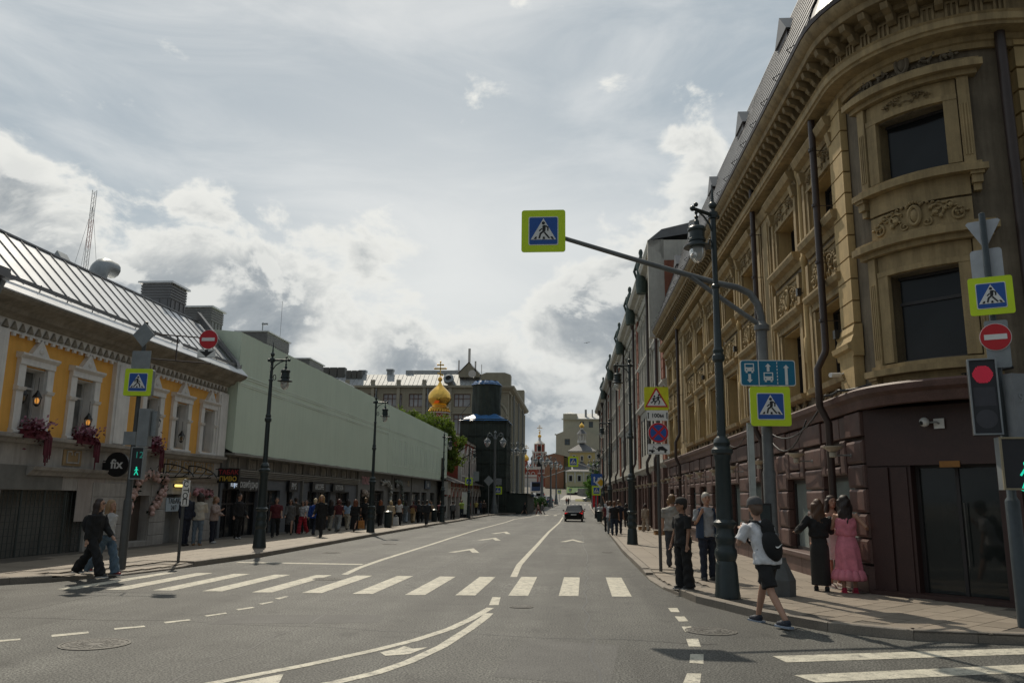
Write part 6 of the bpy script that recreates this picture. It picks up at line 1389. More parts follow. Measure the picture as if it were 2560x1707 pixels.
mb.build('housing', STEEL, t); part('face', MB().b2(-.05,.05,-.045,-.041,-.82,.82).mesh(mat('opal_panel',(.42,.45,.43),.3)), t)
mb = MB(); mb.b2(-.18,.18,-.12,.12,-.3,.3); t = thing('junction_box', 'dark box strapped to the thick pole behind the cap', 'box', (3.42,15.72,1.45)); mb.build('case', BLACK, t); part('lid', MB().b2(-.15,.15,-.13,-.121,-.26,.26).mesh(IRON), t)
# children / 100 m / no stopping / tow-away post
pole('slim dark post carrying four signs before the second lamp', 1.99, 20.4, [(.04,0),(.04,4.55),(.01,4.56)], name='sign_post', m=mat('dark_post',(.06,.062,.06),.5))
t = thing('children_sign', 'yellow-backed warning triangle with two running children', 'road sign', (1.97,20.33,4.3)); flat('plate', mat('warning_yellow',(.62,.62,.01),.45), t, [rrect(.61,.59,.04)], 0, .02)
flat('red_triangle', SRED, t, [[(-.29,-.22),(.29,-.22),(.02,.27),(-.02,.27)]], .0205, .024); flat('white_triangle', WHITE, t, [[(-.235,-.185),(.235,-.185),(0,.215)]], .0245, .028)
kid = []
for ox, fl_ in ((-.06,1),(.05,1)):
    hh = .0 if ox < 0 else .03
    kid += [circ(.026,12,ox+.01,.055+hh), thick([(ox,.02+hh),(ox-.01,-.06+hh)],.045), thick([(ox-.0,.01+hh),(ox+.05,-.01+hh),(ox+.06,.03+hh)],.018), thick([(ox-.01,.01+hh),(ox-.055,-.015+hh)],.018), thick([(ox-.01,-.055+hh),(ox+.03,-.1+hh),(ox+.005,-.15)],.024), thick([(ox-.015,-.055+hh),(ox-.06,-.11+hh),(ox-.085,-.09+hh)],.022)]
flat('running_children', BLACK, t, kid, .0285, .031)
t = board('white plate reading 100 m between two arrows', (1.99,20.33,3.87), .53, .26, WHITE, name='distance_plate'); text('100м', .145, BLACK, t, Matrix.Translation((0,-.023,-.005)) @ UP, bold=.025, sx=.95); flat('arrows', BLACK, t, [arrow(-.232,-.08,.08,.013,.03), arrow(.232,-.08,.08,.013,.03)], .0205, .023)
t = thing('no_stopping_sign', 'round blue no stopping sign with a red cross', 'road sign', (2.0,20.33,3.44)); flat('red_disc', SRED, t, [circ(.245)], 0, .02); flat('blue_disc', SBLUE, t, [circ(.2)], .0205, .023); flat('red_cross', SRED, t, [thick([(-.14,-.14),(.14,.14)],.05), thick([(-.14,.14),(.14,-.14)],.05)], .0235, .026); flat('rim', WHITE, t, [circ(.254)], -.005, -.001)
t = board('white plate with a black tow truck lifting a car', (2.0,20.33,3.03), .54, .26, WHITE, name='tow_away_plate'); flat('border', BLACK, t, [[(-.25,.115),(.25,.115),(.25,.108),(-.25,.108)],[(-.25,-.108),(.25,-.108),(.25,-.115),(-.25,-.115)]], .0205, .022)
flat('tow_truck', BLACK, t, [[(-.25,-.06),(-.1,-.06),(-.1,-.03),(-.16,-.02),(-.25,-.02)], thick([(-.15,-.02),(-.13,.07),(-.05,-.01)],.012), circ(.03,12,-.16,-.07), [(-.05,-.0),(0,.06),(.1,.075),(.16,.02),(.22,-.02),(.2,-.05),(.0,-.02)], circ(.028,12,.16,-.065), circ(.028,12,.0,-.03)], .0205, .023)
# left traffic-light pole
LP = pole('left traffic light pole by the crossing with a cluster of signs and grey boxes', -10.68, 18.5, [(.095,0),(.095,1.55),(.088,1.58),(.07,1.62),(.065,3.0),(.055,3.1),(.05,5.9),(.01,5.92)], name='traffic_light_pole', m=mat('dark_pole',(.085,.09,.09),.5,.3))
mb = MB()
for z in (5.0,5.62): mb.tube([(0,0,z),(1.75,0,z-.14)], .016, 6)
mb.tube([(.85,0,4.93),(.85,0,5.54)], .016, 6); mb.build('bracket_frame', PIPE, LP)
board('grey back of a diamond sign on top of the left signal pole', (-10.66,18.42,5.62), .7,.7, STEEL, 0, 'diamond_sign_back', pts=[(0,.31),(.28,0),(0,-.31),(-.28,0)])
board('ribbed grey sign back above the left crossing sign', (-10.66,18.42,5.0), .48,.44, STEEL, 0, 'grey_sign_back')
crossing_sign('crossing sign on the left signal pole before the yellow house', (-10.66,18.38,4.44), .66, rad(6), -1, .14)
t = thing('no_entry_sign', 'round no entry sign on the bracket left of the green sheet', 'road sign', (-9.0,18.42,5.50)); flat('rim', WHITE, t, [circ(.24)], -.01, .0); flat('red_disc', SRED, t, [circ(.227)], .0005, .02); flat('white_bar', WHITE, t, [rrect(.325,.083,.004)], .0205, .024)
t = board('white plate with a black down arrow under the left no entry sign', (-9.02,18.42,5.15), .45, .21, WHITE, 0, 'arrow_plate', .01); flat('border', BLACK, t, [[(-.215,.10),(.215,.10),(.215,.094),(-.215,.094)],[(-.215,-.094),(.215,-.094),(.215,-.10),(-.215,-.10)]], .0205, .022); flat('down_arrow', BLACK, t, [[(-.04,.09),(.04,.09),(.04,.045),(.19,.07),(0,-.085),(-.19,.07),(-.04,.045)]], .0225, .025)
t = thing('signal_box', 'tall grey signal housing on the left pole above the pedestrian light', 'traffic light', (-10.42,18.45,3.35)); mb = MB(); mb.b2(-.14,.14,-.08,.12,-.45,.45); mb.b2(.15,.28,.0,.12,-.2,.4); mb.build('housing', STEEL, t); mb = MB(); mb.b2(-.5,-.2,-.02,.06,-.42,-.1); mb.build('side_box', STEEL, t)
LEDG = mat('led_green', (.02,.85,.55), .4, emit=1.0, var=.02); LEDR = mat('led_red', (.9,.03,.08), .4, emit=.4, var=.02); LENS = mat('dark_lens', (.02,.021,.026), .3, var=.1)
def stick(s, fl=1): 
    N_ = lambda x, y: (fl*(x-762)/300*s, -(y-1042)/300*s)
    return [circ(.09*s,10,0,.46*s)]+[[N_(*p) for p in thick(q, w)] for q, w in (([(762,930),(770,1050)],40),([(765,945),(835,1010)],20),([(758,945),(700,1030)],20),([(768,1045),(735,1110),(700,1190)],26),([(770,1045),(800,1110),(845,1190)],26))]
def ped_light(label, loc, w, h, rz, fr, count=None):
    t = thing('pedestrian_light', label, 'traffic light', loc, rz, 'pedestrian signals'); mb = MB(); mb.b2(-w/2,w/2,0,.16,-h/2,h/2); mb.build('housing', STEEL, t)
    mb = MB(); b = .025; mb.b2(-w/2,w/2,-.03,0,-h/2,-h/2+b).b2(-w/2,w/2,-.03,0,h/2-b,h/2).b2(-w/2,-w/2+b,-.03,0,-h/2+b,h/2-b).b2(w/2-b,w/2,-.03,0,-h/2+b,h/2-b); mb.build('rim', fr, t)
    flat('black_face', LENS, t, [[(-w/2+b,-h/2+b),(w/2-b,-h/2+b),(w/2-b,h/2-b),(-w/2+b,h/2-b)]], .002, .006)
    flat('green_man', LEDG, t, [[(x,y-h*.25) for x, y in q] for q in stick(min(w,h)*.62)], .0065, .009)
    if count: text(count, h*.28, mat('led_dim',(.03,.30,.24),.4,emit=.35), t, Matrix.Translation((w*.12,-.012,h*.24)) @ UP)
    return t
ped_light('left green pedestrian light with the number 12 above a green walking man', (-10.44,18.3,2.5), .30, .76, rad(8), STEEL, '12')
# stop plate
pole('thin leaning post with the white stop plate on the left pavement', -10.27, 20.4, [(.038,0),(.038,2.1),(.005,2.11)], name='stop_post', m=mat('dark_pole',(.1,.1,.1)))
t = board('narrow vertical white plate spelling stop in Cyrillic letters', (-10.2,20.35,1.81), .2, .66, WHITE, 0, 'stop_plate'); flat('border', BLACK, t, [[(-.085,.315),(.085,.315),(.085,.308),(-.085,.308)],[(-.085,-.308),(.085,-.308),(.085,-.315),(-.085,-.315)]], .0205, .022)
for k, ch in enumerate('СТОП'): text(ch, .2, BLACK, t, Matrix.Translation((0,-.023,.225-k*.15)) @ UP @ (Matrix.Rotation(-PI/2,4,'Z') if ch == 'Т' else Matrix.Identity(4)), bold=.01)
# right traffic-light pole
RP = pole('right traffic light pole at the picture edge with signs and a red signal', 6.12, 12.05, [(.095,0),(.095,1.7),(.088,1.72),(.062,1.76),(.06,3.2),(.05,3.3),(.045,5.98),(.01,6)], name='traffic_light_pole', m=mat('blue_grey_pole',(.06,.075,.085),.45,.3))
t = board('grey back of an upside-down triangular sign on top of the right signal pole', (6.17,12.15,5.83), .5,.5, mat('pale_sign_back',(.42,.44,.47),.5,.2), rad(-32), 'triangle_sign_back', pts=[(-.23,.17),(-.2,.2),(.2,.2),(.23,.17),(.03,-.21),(-.03,-.21)])
board('pale grey rectangular sign back below the triangle on the right pole', (6.17,12.15,5.3), .42,.55, mat('pale_sign_back',(.42,.44,.47)), rad(-35), 'grey_sign_back', .05)
crossing_sign('crossing sign on the right signal pole over the no entry sign', (6.08,11.95,4.8), .57, rad(-24), 1)
t = thing('no_entry_sign', 'round no entry sign on the right signal pole above the red light', 'road sign', (6.08,11.95,4.18), rad(-24)); flat('rim', WHITE, t, [circ(.205)], -.01, .0); flat('red_disc', SRED, t, [circ(.194)], .0005, .02); flat('white_bar', WHITE, t, [rrect(.29,.078,.004)], .0205, .024); flat('backing', STEEL, t, [rrect(.3,.7,.03,5,.02,-.1)], -.04, -.012)
TLt = thing('traffic_light', 'vertical traffic light with its top lamp lit red on the right pole', 'traffic light', (5.82,11.9,3.3), rad(-20)); w, h = .37, 1.1
mb = MB(); mb.b2(-w/2,w/2,0,.16,-h/2,h/2); mb.build('housing', BLACK, TLt); mb = MB(); b = .022; mb.b2(-w/2,w/2,-.04,.02,-h/2,-h/2+b).b2(-w/2,w/2,-.04,.02,h/2-b,h/2).b2(-w/2,-w/2+b,-.04,.02,-h/2+b,h/2-b).b2(w/2-b,w/2,-.04,.02,-h/2+b,h/2-b); mb.build('rim', STEEL, TLt)
flat('lens_face', LENS, TLt, [[(-w/2+b,-h/2+b),(w/2-b,-h/2+b),(w/2-b,h/2-b),(-w/2+b,h/2-b)]], .001, .004); flat('red_lens', mat('red_lens',(.10,.01,.02),.35), TLt, [circ(.135,28,0,.32)], .0045, .007)
dots = [circ(.0062,6,.0105*(i+.5*(j%2))*1.6-.0,j*.0145+.32) for i in range(-8,9) for j in range(-9,10) if (.0105*(i+.5*(j%2))*1.6)**2+(j*.0145)**2 < .128**2]
mb = MB()
for q in dots: mb.prism(q, .0075, .009, UP)
mb.build('red_led_dots', LEDR, TLt); flat('count_panel', mat('grey_panel',(.045,.045,.055),.5), TLt, [rrect(.27,.27,.01,4,0,0)], .0045, .007); flat('green_lens', mat('grey_lens',(.05,.05,.06),.5), TLt, [circ(.135,28,0,-.32)], .0045, .007)
t = thing('rear_signal', 'grey rear of a signal head beside the red light at the picture edge', 'traffic light', (6.22,11.75,3.16), rad(15)); mb = MB(); mb.b2(-.12,.14,-.02,.14,-.5,.45); mb.build('housing', mat('grey_plastic',(.20,.21,.22),.5), t); text('9', .2, STEEL, t, Matrix.Translation((0,-.025,.1)) @ UP)
ped_light('right green pedestrian light showing a dotted walking man at the picture edge', (6.12,11.6,2.34), .62, .72, rad(-6), mat('tan_rim',(.28,.24,.16),.5))
# far signs
crossing_sign('far overhead crossing sign before the yellow church', (-1.0,150,8.45), 1.9, 0); pole('far white arm pole of the overhead crossing sign on the right', 2.5, 150.3, [(.14,-.4),(.1,7.6)], z=0); 
mb = MB(); mb.tube([(2.5,150.3,7.3),(-.2,150.2,8.2)], .09, 6); mb.tube([(2.5,150.3,7.3),(4.6,150.3,6.6)], .09, 6); o = tag(mb.build('mast_arm_pole', CWHITE), 'thin white arm of the far overhead crossing sign', 'pole')
mb = MB(); mb.tube([(-8.6,190,6.3),(-1.9,190,8.6)], .1, 6); mb.b2(-3.2,-1.7,189.8,190.2,8.4,9.0); tag(mb.build('gantry_arm', STEEL), 'long pale gantry arm reaching over the far crossing', 'gantry'); pole('far pole carrying the long pale gantry arm', -8.4, 190, [(.14,0),(.12,6.6)])
t = board('yellow diamond priority sign with a white edge on the right', (2.2,81,3.35), .8,.8, WHITE, 0, 'priority_sign', pts=[(0,.6),(.6,0),(0,-.6),(-.6,0)]); flat('yellow_diamond', mat('amber',(.72,.42,.02),.4), t, [[(0,.38),(.38,0),(0,-.38),(-.38,0)]], .0205, .024)
pole('thin pole of the yellow diamond sign on the right', 2.2, 81.1, [(.04,0),(.04,3.3)]); pole('thin pole with blue plates behind the diamond sign', 1.82, 84, [(.05,0),(.05,4.0)])
t = board('small blue bus plate left of the yellow diamond sign', (1.85,83.9,3.72), 1.15,1.15, SBLUE, 0, 'blue_plate'); flat('arrows', WHITE, t, [arrow(-.25,-.3,.3,.06,.14), rrect(.3,.4,.03,4,.25,0)], .0205, .024)
crossing_sign('small crossing sign below the blue bus plate on the right', (1.82,83.9,2.6), .95)
crossing_sign('crossing sign on the left kerb before the church porch', (-11.5,84.3,3.4), .78); pole('sign pole at the left kerb before the church porch', -11.1, 84.4, [(.04,0),(.04,4.0)]); board('grey sign back beside the church crossing sign', (-10.75,84.4,3.95), .6,1.0, STEEL, 0, 'grey_sign_back')
board('grey back of a diamond sign on a thin pole before the tower', (-10.6,95,3.7), 1,1, STEEL, 0, 'diamond_sign_back', pts=[(0,.62),(.6,0),(0,-.62),(-.6,0)]); pole('thin pole of the grey diamond sign back', -10.6, 95.1, [(.04,0),(.04,4.6)])
crossing_sign('crossing sign at the foot of the wrapped tower', (-10.95,109.8,2.72), 1.05); pole('sign pole by the first double lamp', -10.95, 110, [(.05,0),(.05,4.4)]); board('grey sign back over the crossing sign by the tower', (-10.95,109.9,3.9), .9,.9, STEEL, 0, 'grey_sign_back')
t = thing('pylon_display', 'tall white information pylon on the left pavement', 'sign', (-11.9,84,-.3)); part('panel', MB().b2(-.28,.28,-.1,.1,.35,2.6).mesh(WHITE), t); part('base', MB().b2(-.32,.32,-.14,.14,0,.34).mesh(BLACK), t)
for x, y, z, s_, lab in ((-5.0,210,3.4,.95,'tiny far crossing sign by the plaza'),(-2.2,212,3.9,.9,'tiny far crossing sign left of the yellow church')): crossing_sign(lab, (x,y,z), s_); pole('pole of the '+lab, x, y+.2, [(.05,0),(.05,z-gh(y))])
t = board('red billboard stand far down the right pavement', (3.3,150,1.5), 1.5,2.6, SRED, 0, 'red_poster', cat='poster'); t = board('second red poster on the far right pavement', (4.6,146,1.5), 1.2,2.4, SRED, 0, 'red_poster', cat='poster')
# ------------------------------------------------------------------ concrete planter base, bins, bird
t = thing('concrete_weight', 'grey tapered octagonal concrete weight behind the backpacker', 'bollard', (3.6,15.25,.13)); mb = MB(); mb.lathe([(.27,0),(.28,.28),(.14,.58),(.13,.66),(.01,.66)], 8, None,1,1,PI/8); mb.build('block', mat('dark_concrete',(.09,.095,.095),.75,var=.15,scale=5,bump=.15), t)
for x, y, lab in ((-11.6,49,'small bin beside the second left lamp'),(-11.9,66.5,'small bin beside the third left lamp'),(1.9,75.5,'dark bin at the right kerb')):
    t = thing('litter_bin', lab, 'bin', (x,y,pave_h(x,y,1 if x > 0 else -1))); mb = MB(); mb.lathe([(.2,0),(.24,.1),(.24,.85),(.27,.88),(.27,.95),(.1,1.02)], 10); mb.build('bin', IRON, t)
for x, y, c in ((4.45,36,(.45,.3,.12)),(4.35,44,(.3,.16,.06)),(4.1,52,(.3,.16,.06))):
    t = thing('planter_step', 'low wooden step box against the right facade at %d paces' % y, 'step', (x,y,pave_h(x,y,1)), 0); t['label'] = {36:'pale low step box nearest along the right facade',44:'brown low step box in the middle along the right facade',52:'farthest brown low step box along the right facade'}[y]; part('box', MB().b2(-.35,.35,-.5,.5,0,.2).mesh(mat('step_wood%d'%y,c,.8)), t); part('tread', MB().b2(-.38,.38,-.53,.53,.2,.25).mesh(SLAB), t)
t = thing('bird', 'tiny dark bird gliding in front of the clouds', 'bird', (1.34,120,25.1)); mb = MB(); mb.ball((0,0,0),(.07,.22,.07),8); mb.add([(0,-.1,.03),(0,.1,.03),(.5,.12,.12),(.45,-.02,.13),(-.5,.12,-.02),(-.45,-.02,-.01),(0,-.1,.0),(0,.1,.0)],[(0,1,2,3),(1,0,5,4),(6,3,2,7),(7,4,5,6)]); mb.build('body', BLACK, t)

# ------------------------------------------------------------------ cars
TYRE = mat('tyre', (.015,.015,.015), .8)
def car(name, label, x, y, rz, paint_, L=4.6, W_=1.84, H_=1.46, cat='car', est=0., group=None):
    t = thing(name, label, cat, (x,y,gh(y)+.004), rz, group); m = mat('car_paint_'+paint_[0], paint_[1], .25, .3, var=.03)
    # y forward; stations (y, half width, bottom, belt height)
    st_ = [(-.5,.40,.42,.78),(-.485,.455,.30,.90),(-.40,.49,.25,.97),(-.2,.5,.22,.97),(.1,.5,.22,.95),(.3,.495,.22,.90),(.42,.46,.25,.80),(.485,.40,.32,.66),(.5,.34,.4,.58)]
    mb = MB(); n = 9; vs = []
    for (q, hw, zb, zt) in st_:
        w = hw*W_
        vs += [(-w*.9,q*L,zb),(-w,q*L,zb+.12),(-w*1.0,q*L,zb+(zt-zb)*.55),(-w*.95,q*L,zt-.06),(-w*.84,q*L,zt),(w*.84,q*L,zt),(w*.95,q*L,zt-.06),(w*1.0,q*L,zb+(zt-zb)*.55),(w,q*L,zb+.12),(w*.9,q*L,zb)]
    n = 10; fs = [(i*n+j,i*n+(j+1)%n,(i+1)*n+(j+1)%n,(i+1)*n+j) for i in range(len(st_)-1) for j in range(n)]+[tuple(range(n-1,-1,-1)),tuple(range((len(st_)-1)*n,len(st_)*n))]
    mb.add(vs, fs); mb.build('body', m, t, 40)
    g0, r0, r1, g1 = -.40-.06*est, -.22-.16*est, .08, .30; zb = .95; w = W_
    mb = MB(); A = [(-.42*w,g0*L,zb),(.42*w,g0*L,zb),(.44*w,g1*L,zb-.05),(-.44*w,g1*L,zb-.05)]; B = [(-.33*w,r0*L,H_-.04),(.33*w,r0*L,H_-.04),(.34*w,r1*L,H_-.03),(-.34*w,r1*L,H_-.03)]
    mb.add(A+B,[(0,1,5,4),(1,2,6,5),(2,3,7,6),(3,0,4,7)]); mb.build('windows', GLASS_D, t)
    mb = MB(); C_ = [(x_*1.04,y_,z_+.0) for x_, y_, z_ in B]; mb.add(C_+[(x_*.9,y_*.95,z_+.05) for x_, y_, z_ in B],[(0,1,5,4),(1,2,6,5),(2,3,7,6),(3,0,4,7),(4,5,6,7),(3,2,1,0)])
    for a, b in ((0,0),(1,1),(2,2),(3,3)): mb.tube([A[a],B[b]], .045, 5)
    mb.build('roof', m, t, 40)
    for sx in (-1,1):
        for q in (-.29,.30):
            M = Matrix.Translation((sx*W_*.44,q*L,.32)) @ Matrix.Rotation(PI/2,4,'Y'); mb = MB(); mb.lathe([(.2,-.1),(.32,-.09),(.33,-.05),(.33,.05),(.32,.09),(.2,.1)],18,M); wl_ = mb.build('wheel', TYRE, t, 40); mb = MB(); mb.lathe([(.01,sx*.1),(.2,sx*.105),(.21,sx*.09)],12,M); mb.build('rim', STEEL, wl_)
        mb = MB(); mb.b2(sx*W_*.3,sx*W_*.465,-.487*L-.03,-.44*L,.74,.86); mb.build('tail_light', mat('tail_red',(.75,.02,.02),.3,emit=.8), t)
        mb = MB(); mb.b2(sx*W_*.26,sx*W_*.42,.455*L,.49*L,.6,.7); mb.build('headlight', WHITE, t)
        mb = MB(); mb.ball((sx*W_*.56,.17*L,1.0),(.1,.07,.08),8); mb.tube([(sx*W_*.47,.17*L,.95),(sx*W_*.54,.17*L,.98)],.03,5); mb.build('mirror', m, t, True)
    mb = MB(); mb.b2(-.26,.26,-.502*L-.02,-.5*L+.03,.62,.73); mb.build('number_plate', WHITE, t); mb = MB(); mb.b2(-.44*W_,.44*W_,-.5*L-.03,-.47*L,.36,.5); mb.build('bumper', m, t); mb = MB(); mb.b2(-.4*W_,.4*W_,-.495*L,-.46*L,.22,.36); mb.build('diffuser', TYRE, t)
    return t
car('black_sedan','black sedan seen from behind with its tail lights on driving away', -.5, 80.6, 0, ('black',(.006,.006,.007)))
car('silver_car','silver hatchback crossing from right to left at the far junction', 3.1, 222, PI/2+.05, ('silver',(.36,.36,.34)), 4.3,1.8,1.52,est=1)
car('white_car','second car just ahead of the black sedan', -.35, 93, 0, ('dark',(.05,.05,.055)), est=.6)
car('parked_car','dark car parked under the far church wall', 1.0, 241, PI/2, ('darkgrey',(.03,.03,.033)))
for k, (x, y, c) in enumerate(((-7.6,205,('navy',(.05,.06,.09))),(-8.3,214,('white',(.5,.5,.5))),(-9.6,222,('grey',(.15,.15,.16))),(-11,232,('black',(.006,.006,.007))))): car('far_car', ['dark blue car in the far left side road','white car in the far left side road','grey car behind the white one in the far side road','black car farthest up the left side road'][k], x, y, .25, c, est=k % 2)
VAN = thing('white_van', 'white van climbing the far road left of the orange-brown house', 'van', (-11,219,gh(219)), .2); mb = MB(); mb.b2(-1,1,-2.5,2.5,.35,2.3); mb.b2(-.95,.95,2.5,3.2,.35,1.3); mb.build('body', WHITE, VAN); mb = MB(); mb.b2(-.85,.85,-2.53,-2.5,1.3,2.1); mb.build('rear_window', GLASS_D, VAN); mb = MB()
for sx in (-.9,.9):
    for q in (-1.6,1.9): mb.lathe([(.36,-.12),(.36,.12)],14,Matrix.Translation((sx,q,.36)) @ Matrix.Rotation(PI/2,4,'Y'))
mb.build('wheels', TYRE, VAN)
BUS = thing('blue_bus', 'dark blue bus far up the road under the bell tower', 'bus', (-13.2,246,gh(246)), .1); mb = MB(); mb.b2(-1.3,1.3,-5,5,.4,3.1); mb.build('body', mat('bus_blue',(.03,.06,.14),.35), BUS); mb = MB(); mb.b2(-1.15,1.15,-5.03,-5,1.7,2.8); mb.build('rear_window', GLASS_D, BUS)
# ------------------------------------------------------------------ people
def cloth(c, rough=.85): return mat('cloth_%03d_%03d_%03d' % tuple(int(x*999) for x in c), c, rough, var=.14, scale=9, bump=.15, bscale=60, detail=4)
SKIN = mat('skin', (.42,.24,.165), .55, var=.08, scale=8); SKIN2 = mat('skin_tan', (.30,.16,.10), .55, var=.08, scale=8)
GX = [1.]
def ering(mb, rows, n=14):      # rows: (x,y,z,rx,ry)
    vs = []
    for x, y, z, a, b in rows:
        if a > .1: a *= GX[0]; b *= GX[0]
        for k in range(n): t = 2*PI*k/n; vs.append((x+a*math.cos(t), y+b*math.sin(t), z))
    m = len(rows); fs = [(i*n+k,i*n+(k+1)%n,(i+1)*n+(k+1)%n,(i+1)*n+k) for i in range(m-1) for k in range(n)]+[tuple(range(n-1,-1,-1)),tuple(range((m-1)*n,m*n))]
    mb.add(vs, fs)
POSE = {   # legs: thigh, knee ; arms: pitch forward, abduct, elbow, inward twist ; lean, head turn
 'stand': dict(L=(2,4), R=(-3,3), A=(4,6,12,0), B=(2,6,10,0), lean=1),
 'relax': dict(L=(6,8), R=(-2,2), A=(-4,8,22,0), B=(6,7,30,0), lean=0),
 'walk1': dict(L=(22,8), R=(-16,18), A=(-20,6,12,0), B=(20,6,22,0), lean=4),
 'walk2': dict(L=(-18,22), R=(20,6), A=(20,6,25,0), B=(-18,6,14,0), lean=3),
 'phone': dict(L=(3,4), R=(-2,2), A=(22,8,95,25), B=(8,8,70,30), lean=3, head=-18),
 'straps': dict(L=(5,6), R=(-3,3), A=(6,10,140,12), B=(6,10,140,12), lean=0),
 'hip': dict(L=(2,3), R=(-2,3), A=(-18,38,95,-20), B=(22,14,110,30), lean=0),
 'hands': dict(L=(2,3), R=(-2,3), A=(12,10,75,35), B=(12,10,75,35), lean=0),
 'raise': dict(L=(3,4), R=(-4,4), A=(165,18,12,0), B=(20,10,60,10), lean=-3),
 'stride': dict(L=(30,10), R=(-26,14), A=(-12,6,10,0), B=(16,5,20,0), lean=6),
 'stoop': dict(L=(30,14), R=(-20,16), A=(-6,7,8,0), B=(12,22,128,35), lean=17, head=10),
}
NP = 0
def person(label, x, y, h, face, top, bot, hair, pose='stand', lod=1, skin=None, shoes=(.02,.02,.02), z=None, hat=None, group=None, female=False, turn=0., mirror=False, extra=None, sleeve=None, glasses=False, bow=0., side=None):
    """faces -Y at face=0; lod 0 near, 1 middle, 2 far"""
    global NP; NP += 1; r = random.Random(NP*13)
    vox = (.0105,.018,.027)[lod]; ps = POSE[pose]; sk = skin or SKIN; k = h/1.75
    fr = 1 if lod < 2 else .86
    sw = .168 if female else .2; hw = .09; gx = 1.06 if female else 1.14
    lean = rad(ps['lean']); GX[0] = gx
    def rot(p, pitch): c, s = math.cos(pitch), math.sin(pitch); return Vector((p.x, p.y*c-p.z*s if 0 else p.y*c-s*p.z, p.z*c+s*p.y))
    hip = Vector((0,0,0)); LGS = []
    for sx, (th, kn) in ((-1,ps['L']),(1,ps['R'])):
        if mirror: th, kn = (ps['R'] if sx < 0 else ps['L'])
        a = rad(th); b = rad(th-kn); H0 = Vector((sx*hw,0,-.03)); K = H0+Vector((sx*.012,-math.sin(a)*.43,-math.cos(a)*.43)); A = K+Vector((0,-math.sin(b)*.42,-math.cos(b)*.42)); LGS.append((H0,K,A,b))
    zmin = min(l[2].z for l in LGS); up = Vector((0,0,-zmin+.085))
    LGS = [(a+up,b+up,c+up,d) for a, b, c, d in LGS]; P0 = up.copy()
    fwd = lambda d, t: Vector((0,-math.sin(lean)*d,math.cos(lean)*d))+P0 + Vector((0,0,0))
    W0, C0, S0, N0 = fwd(.12,0), fwd(.34,0), fwd(.50,0), fwd(.58,0)
    hp = rad(ps.get('head',0))-lean*.0; HD = N0+Vector((0,-math.sin(lean*.6)*.12-.015-(math.sin(-hp)*.05),.125)); 
    ARM = []
    for sx, kk in ((-1,'A'),(1,'B')):
        if mirror: kk = 'B' if kk == 'A' else 'A'
        pt, ab, el, tw = ps[kk]; S_ = S0+Vector((sx*sw,0,-.035)); pa, aa = rad(pt)+lean*.5, rad(ab)
        d1 = Vector((sx*math.sin(aa),-math.sin(pa)*math.cos(aa),-math.cos(pa)*math.cos(aa))); E_ = S_+d1*.29
        fw = Vector((0,-math.cos(pa),math.sin(pa))); tw_ = rad(tw); bd = (fw*math.cos(tw_)+Vector((-sx,0,0))*math.sin(tw_)).normalized()
        e = rad(el); d2 = (d1*math.cos(e)+bd*math.sin(e)).normalized(); Wp = E_+d2*.25; ARM.append((S_,E_,Wp,d2,d1))
    root = bpy.data.objects.new('person', None)
    # ---- body: one continuous surface
    mb = MB(); g = fr
    ering(mb, [(P0.x,P0.y,P0.z-.1,.13*g,.09*g),(P0.x,P0.y,P0.z,.155*g,.105*g),(W0.x,W0.y,W0.z,.125*g,.095*g),(C0.x,C0.y,C0.z,.15*g,.11*g),(S0.x,S0.y,S0.z-.05,.165*g if female else .18*g,.095*g),(S0.x,S0.y,S0.z+.01,.11*g,.07*g),(N0.x,N0.y,N0.z-.03,.055,.055)])
    mb.tube([S0+Vector((0,0,-.02)),N0+Vector((0,0,.0)),HD+Vector((0,.015,-.03))],[.06,.053,.05],10)
    ct, st_ = math.cos(rad(turn)), math.sin(rad(turn)); HM = Matrix.Translation(HD) @ Matrix.Rotation(rad(turn),4,'Z') @ Matrix.Rotation(hp,4,'X') @ Matrix.Scale(1.1,4)
    mb.ball((0,.008,.02),(.077,.095,.105),16,HM); mb.ball((0,-.03,-.055),(.053,.058,.058),10,HM)
    if lod < 2:
        mb.tube([(0,-.085,.03),(0,-.108,-.012),(0,-.092,-.022)],[.009,.015,.012],6,True,HM)
        for sx in (-1,1): mb.ball((sx*.078,.005,.0),(.012,.022,.03),6,HM)
    for S_, E_, Wp, d2, d1 in ARM:
        mb.tube([S_+Vector((0,0,.01)),S_.lerp(E_,.5),E_,E_.lerp(Wp,.35),Wp],[.052*g,.044*g,.037*g,.036,.026],8)
        pal = d2.cross(Vector((0,0,1))); pal = pal.normalized() if pal.length > .1 else Vector((1,0,0)); nrm = d2.cross(pal).normalized()
        HB = Wp+d2*.055; mb.tube([Wp,Wp+d2*.03,Wp+d2*.08,Wp+d2*.1],[.026,.03,.033,.026],8)
        if lod < 2:
            rr = .0098 if lod == 0 else .0125
            for i, q in enumerate((-.027,-.009,.009,.027)):
                ln_ = (.068,.078,.072,.055)[i]; b0 = Wp+d2*.09+pal*q; cu = nrm*(-.022)
                mb.tube([b0,b0+d2*ln_*.55+cu*.3,b0+d2*ln_*.9+cu*1.1],[rr,rr*.95,rr*.8],6)
            b0 = Wp+d2*.035-pal*.028; mb.tube([b0,b0+d2*.03-pal*.025,b0+d2*.065-pal*.03],[.013,.012,.01],6)
    bare = bot[0] in ('shorts','skirt','dress','short')
    for H0, K, A, b in LGS:
        mb.tube([H0,H0.lerp(K,.4),K,K.lerp(A,.3),A],[.088*g,.075*g,.053,.054,.036],10); mb.tube([A+Vector((0,.03,-.02)),A+Vector((0,-.06,-.055)),A+Vector((0,-.13,-.065))],[.036,.036,.024],8)
    body = mb.mesh(sk, name='person'); body.transform(Matrix.Diagonal((k,k,k,1)))
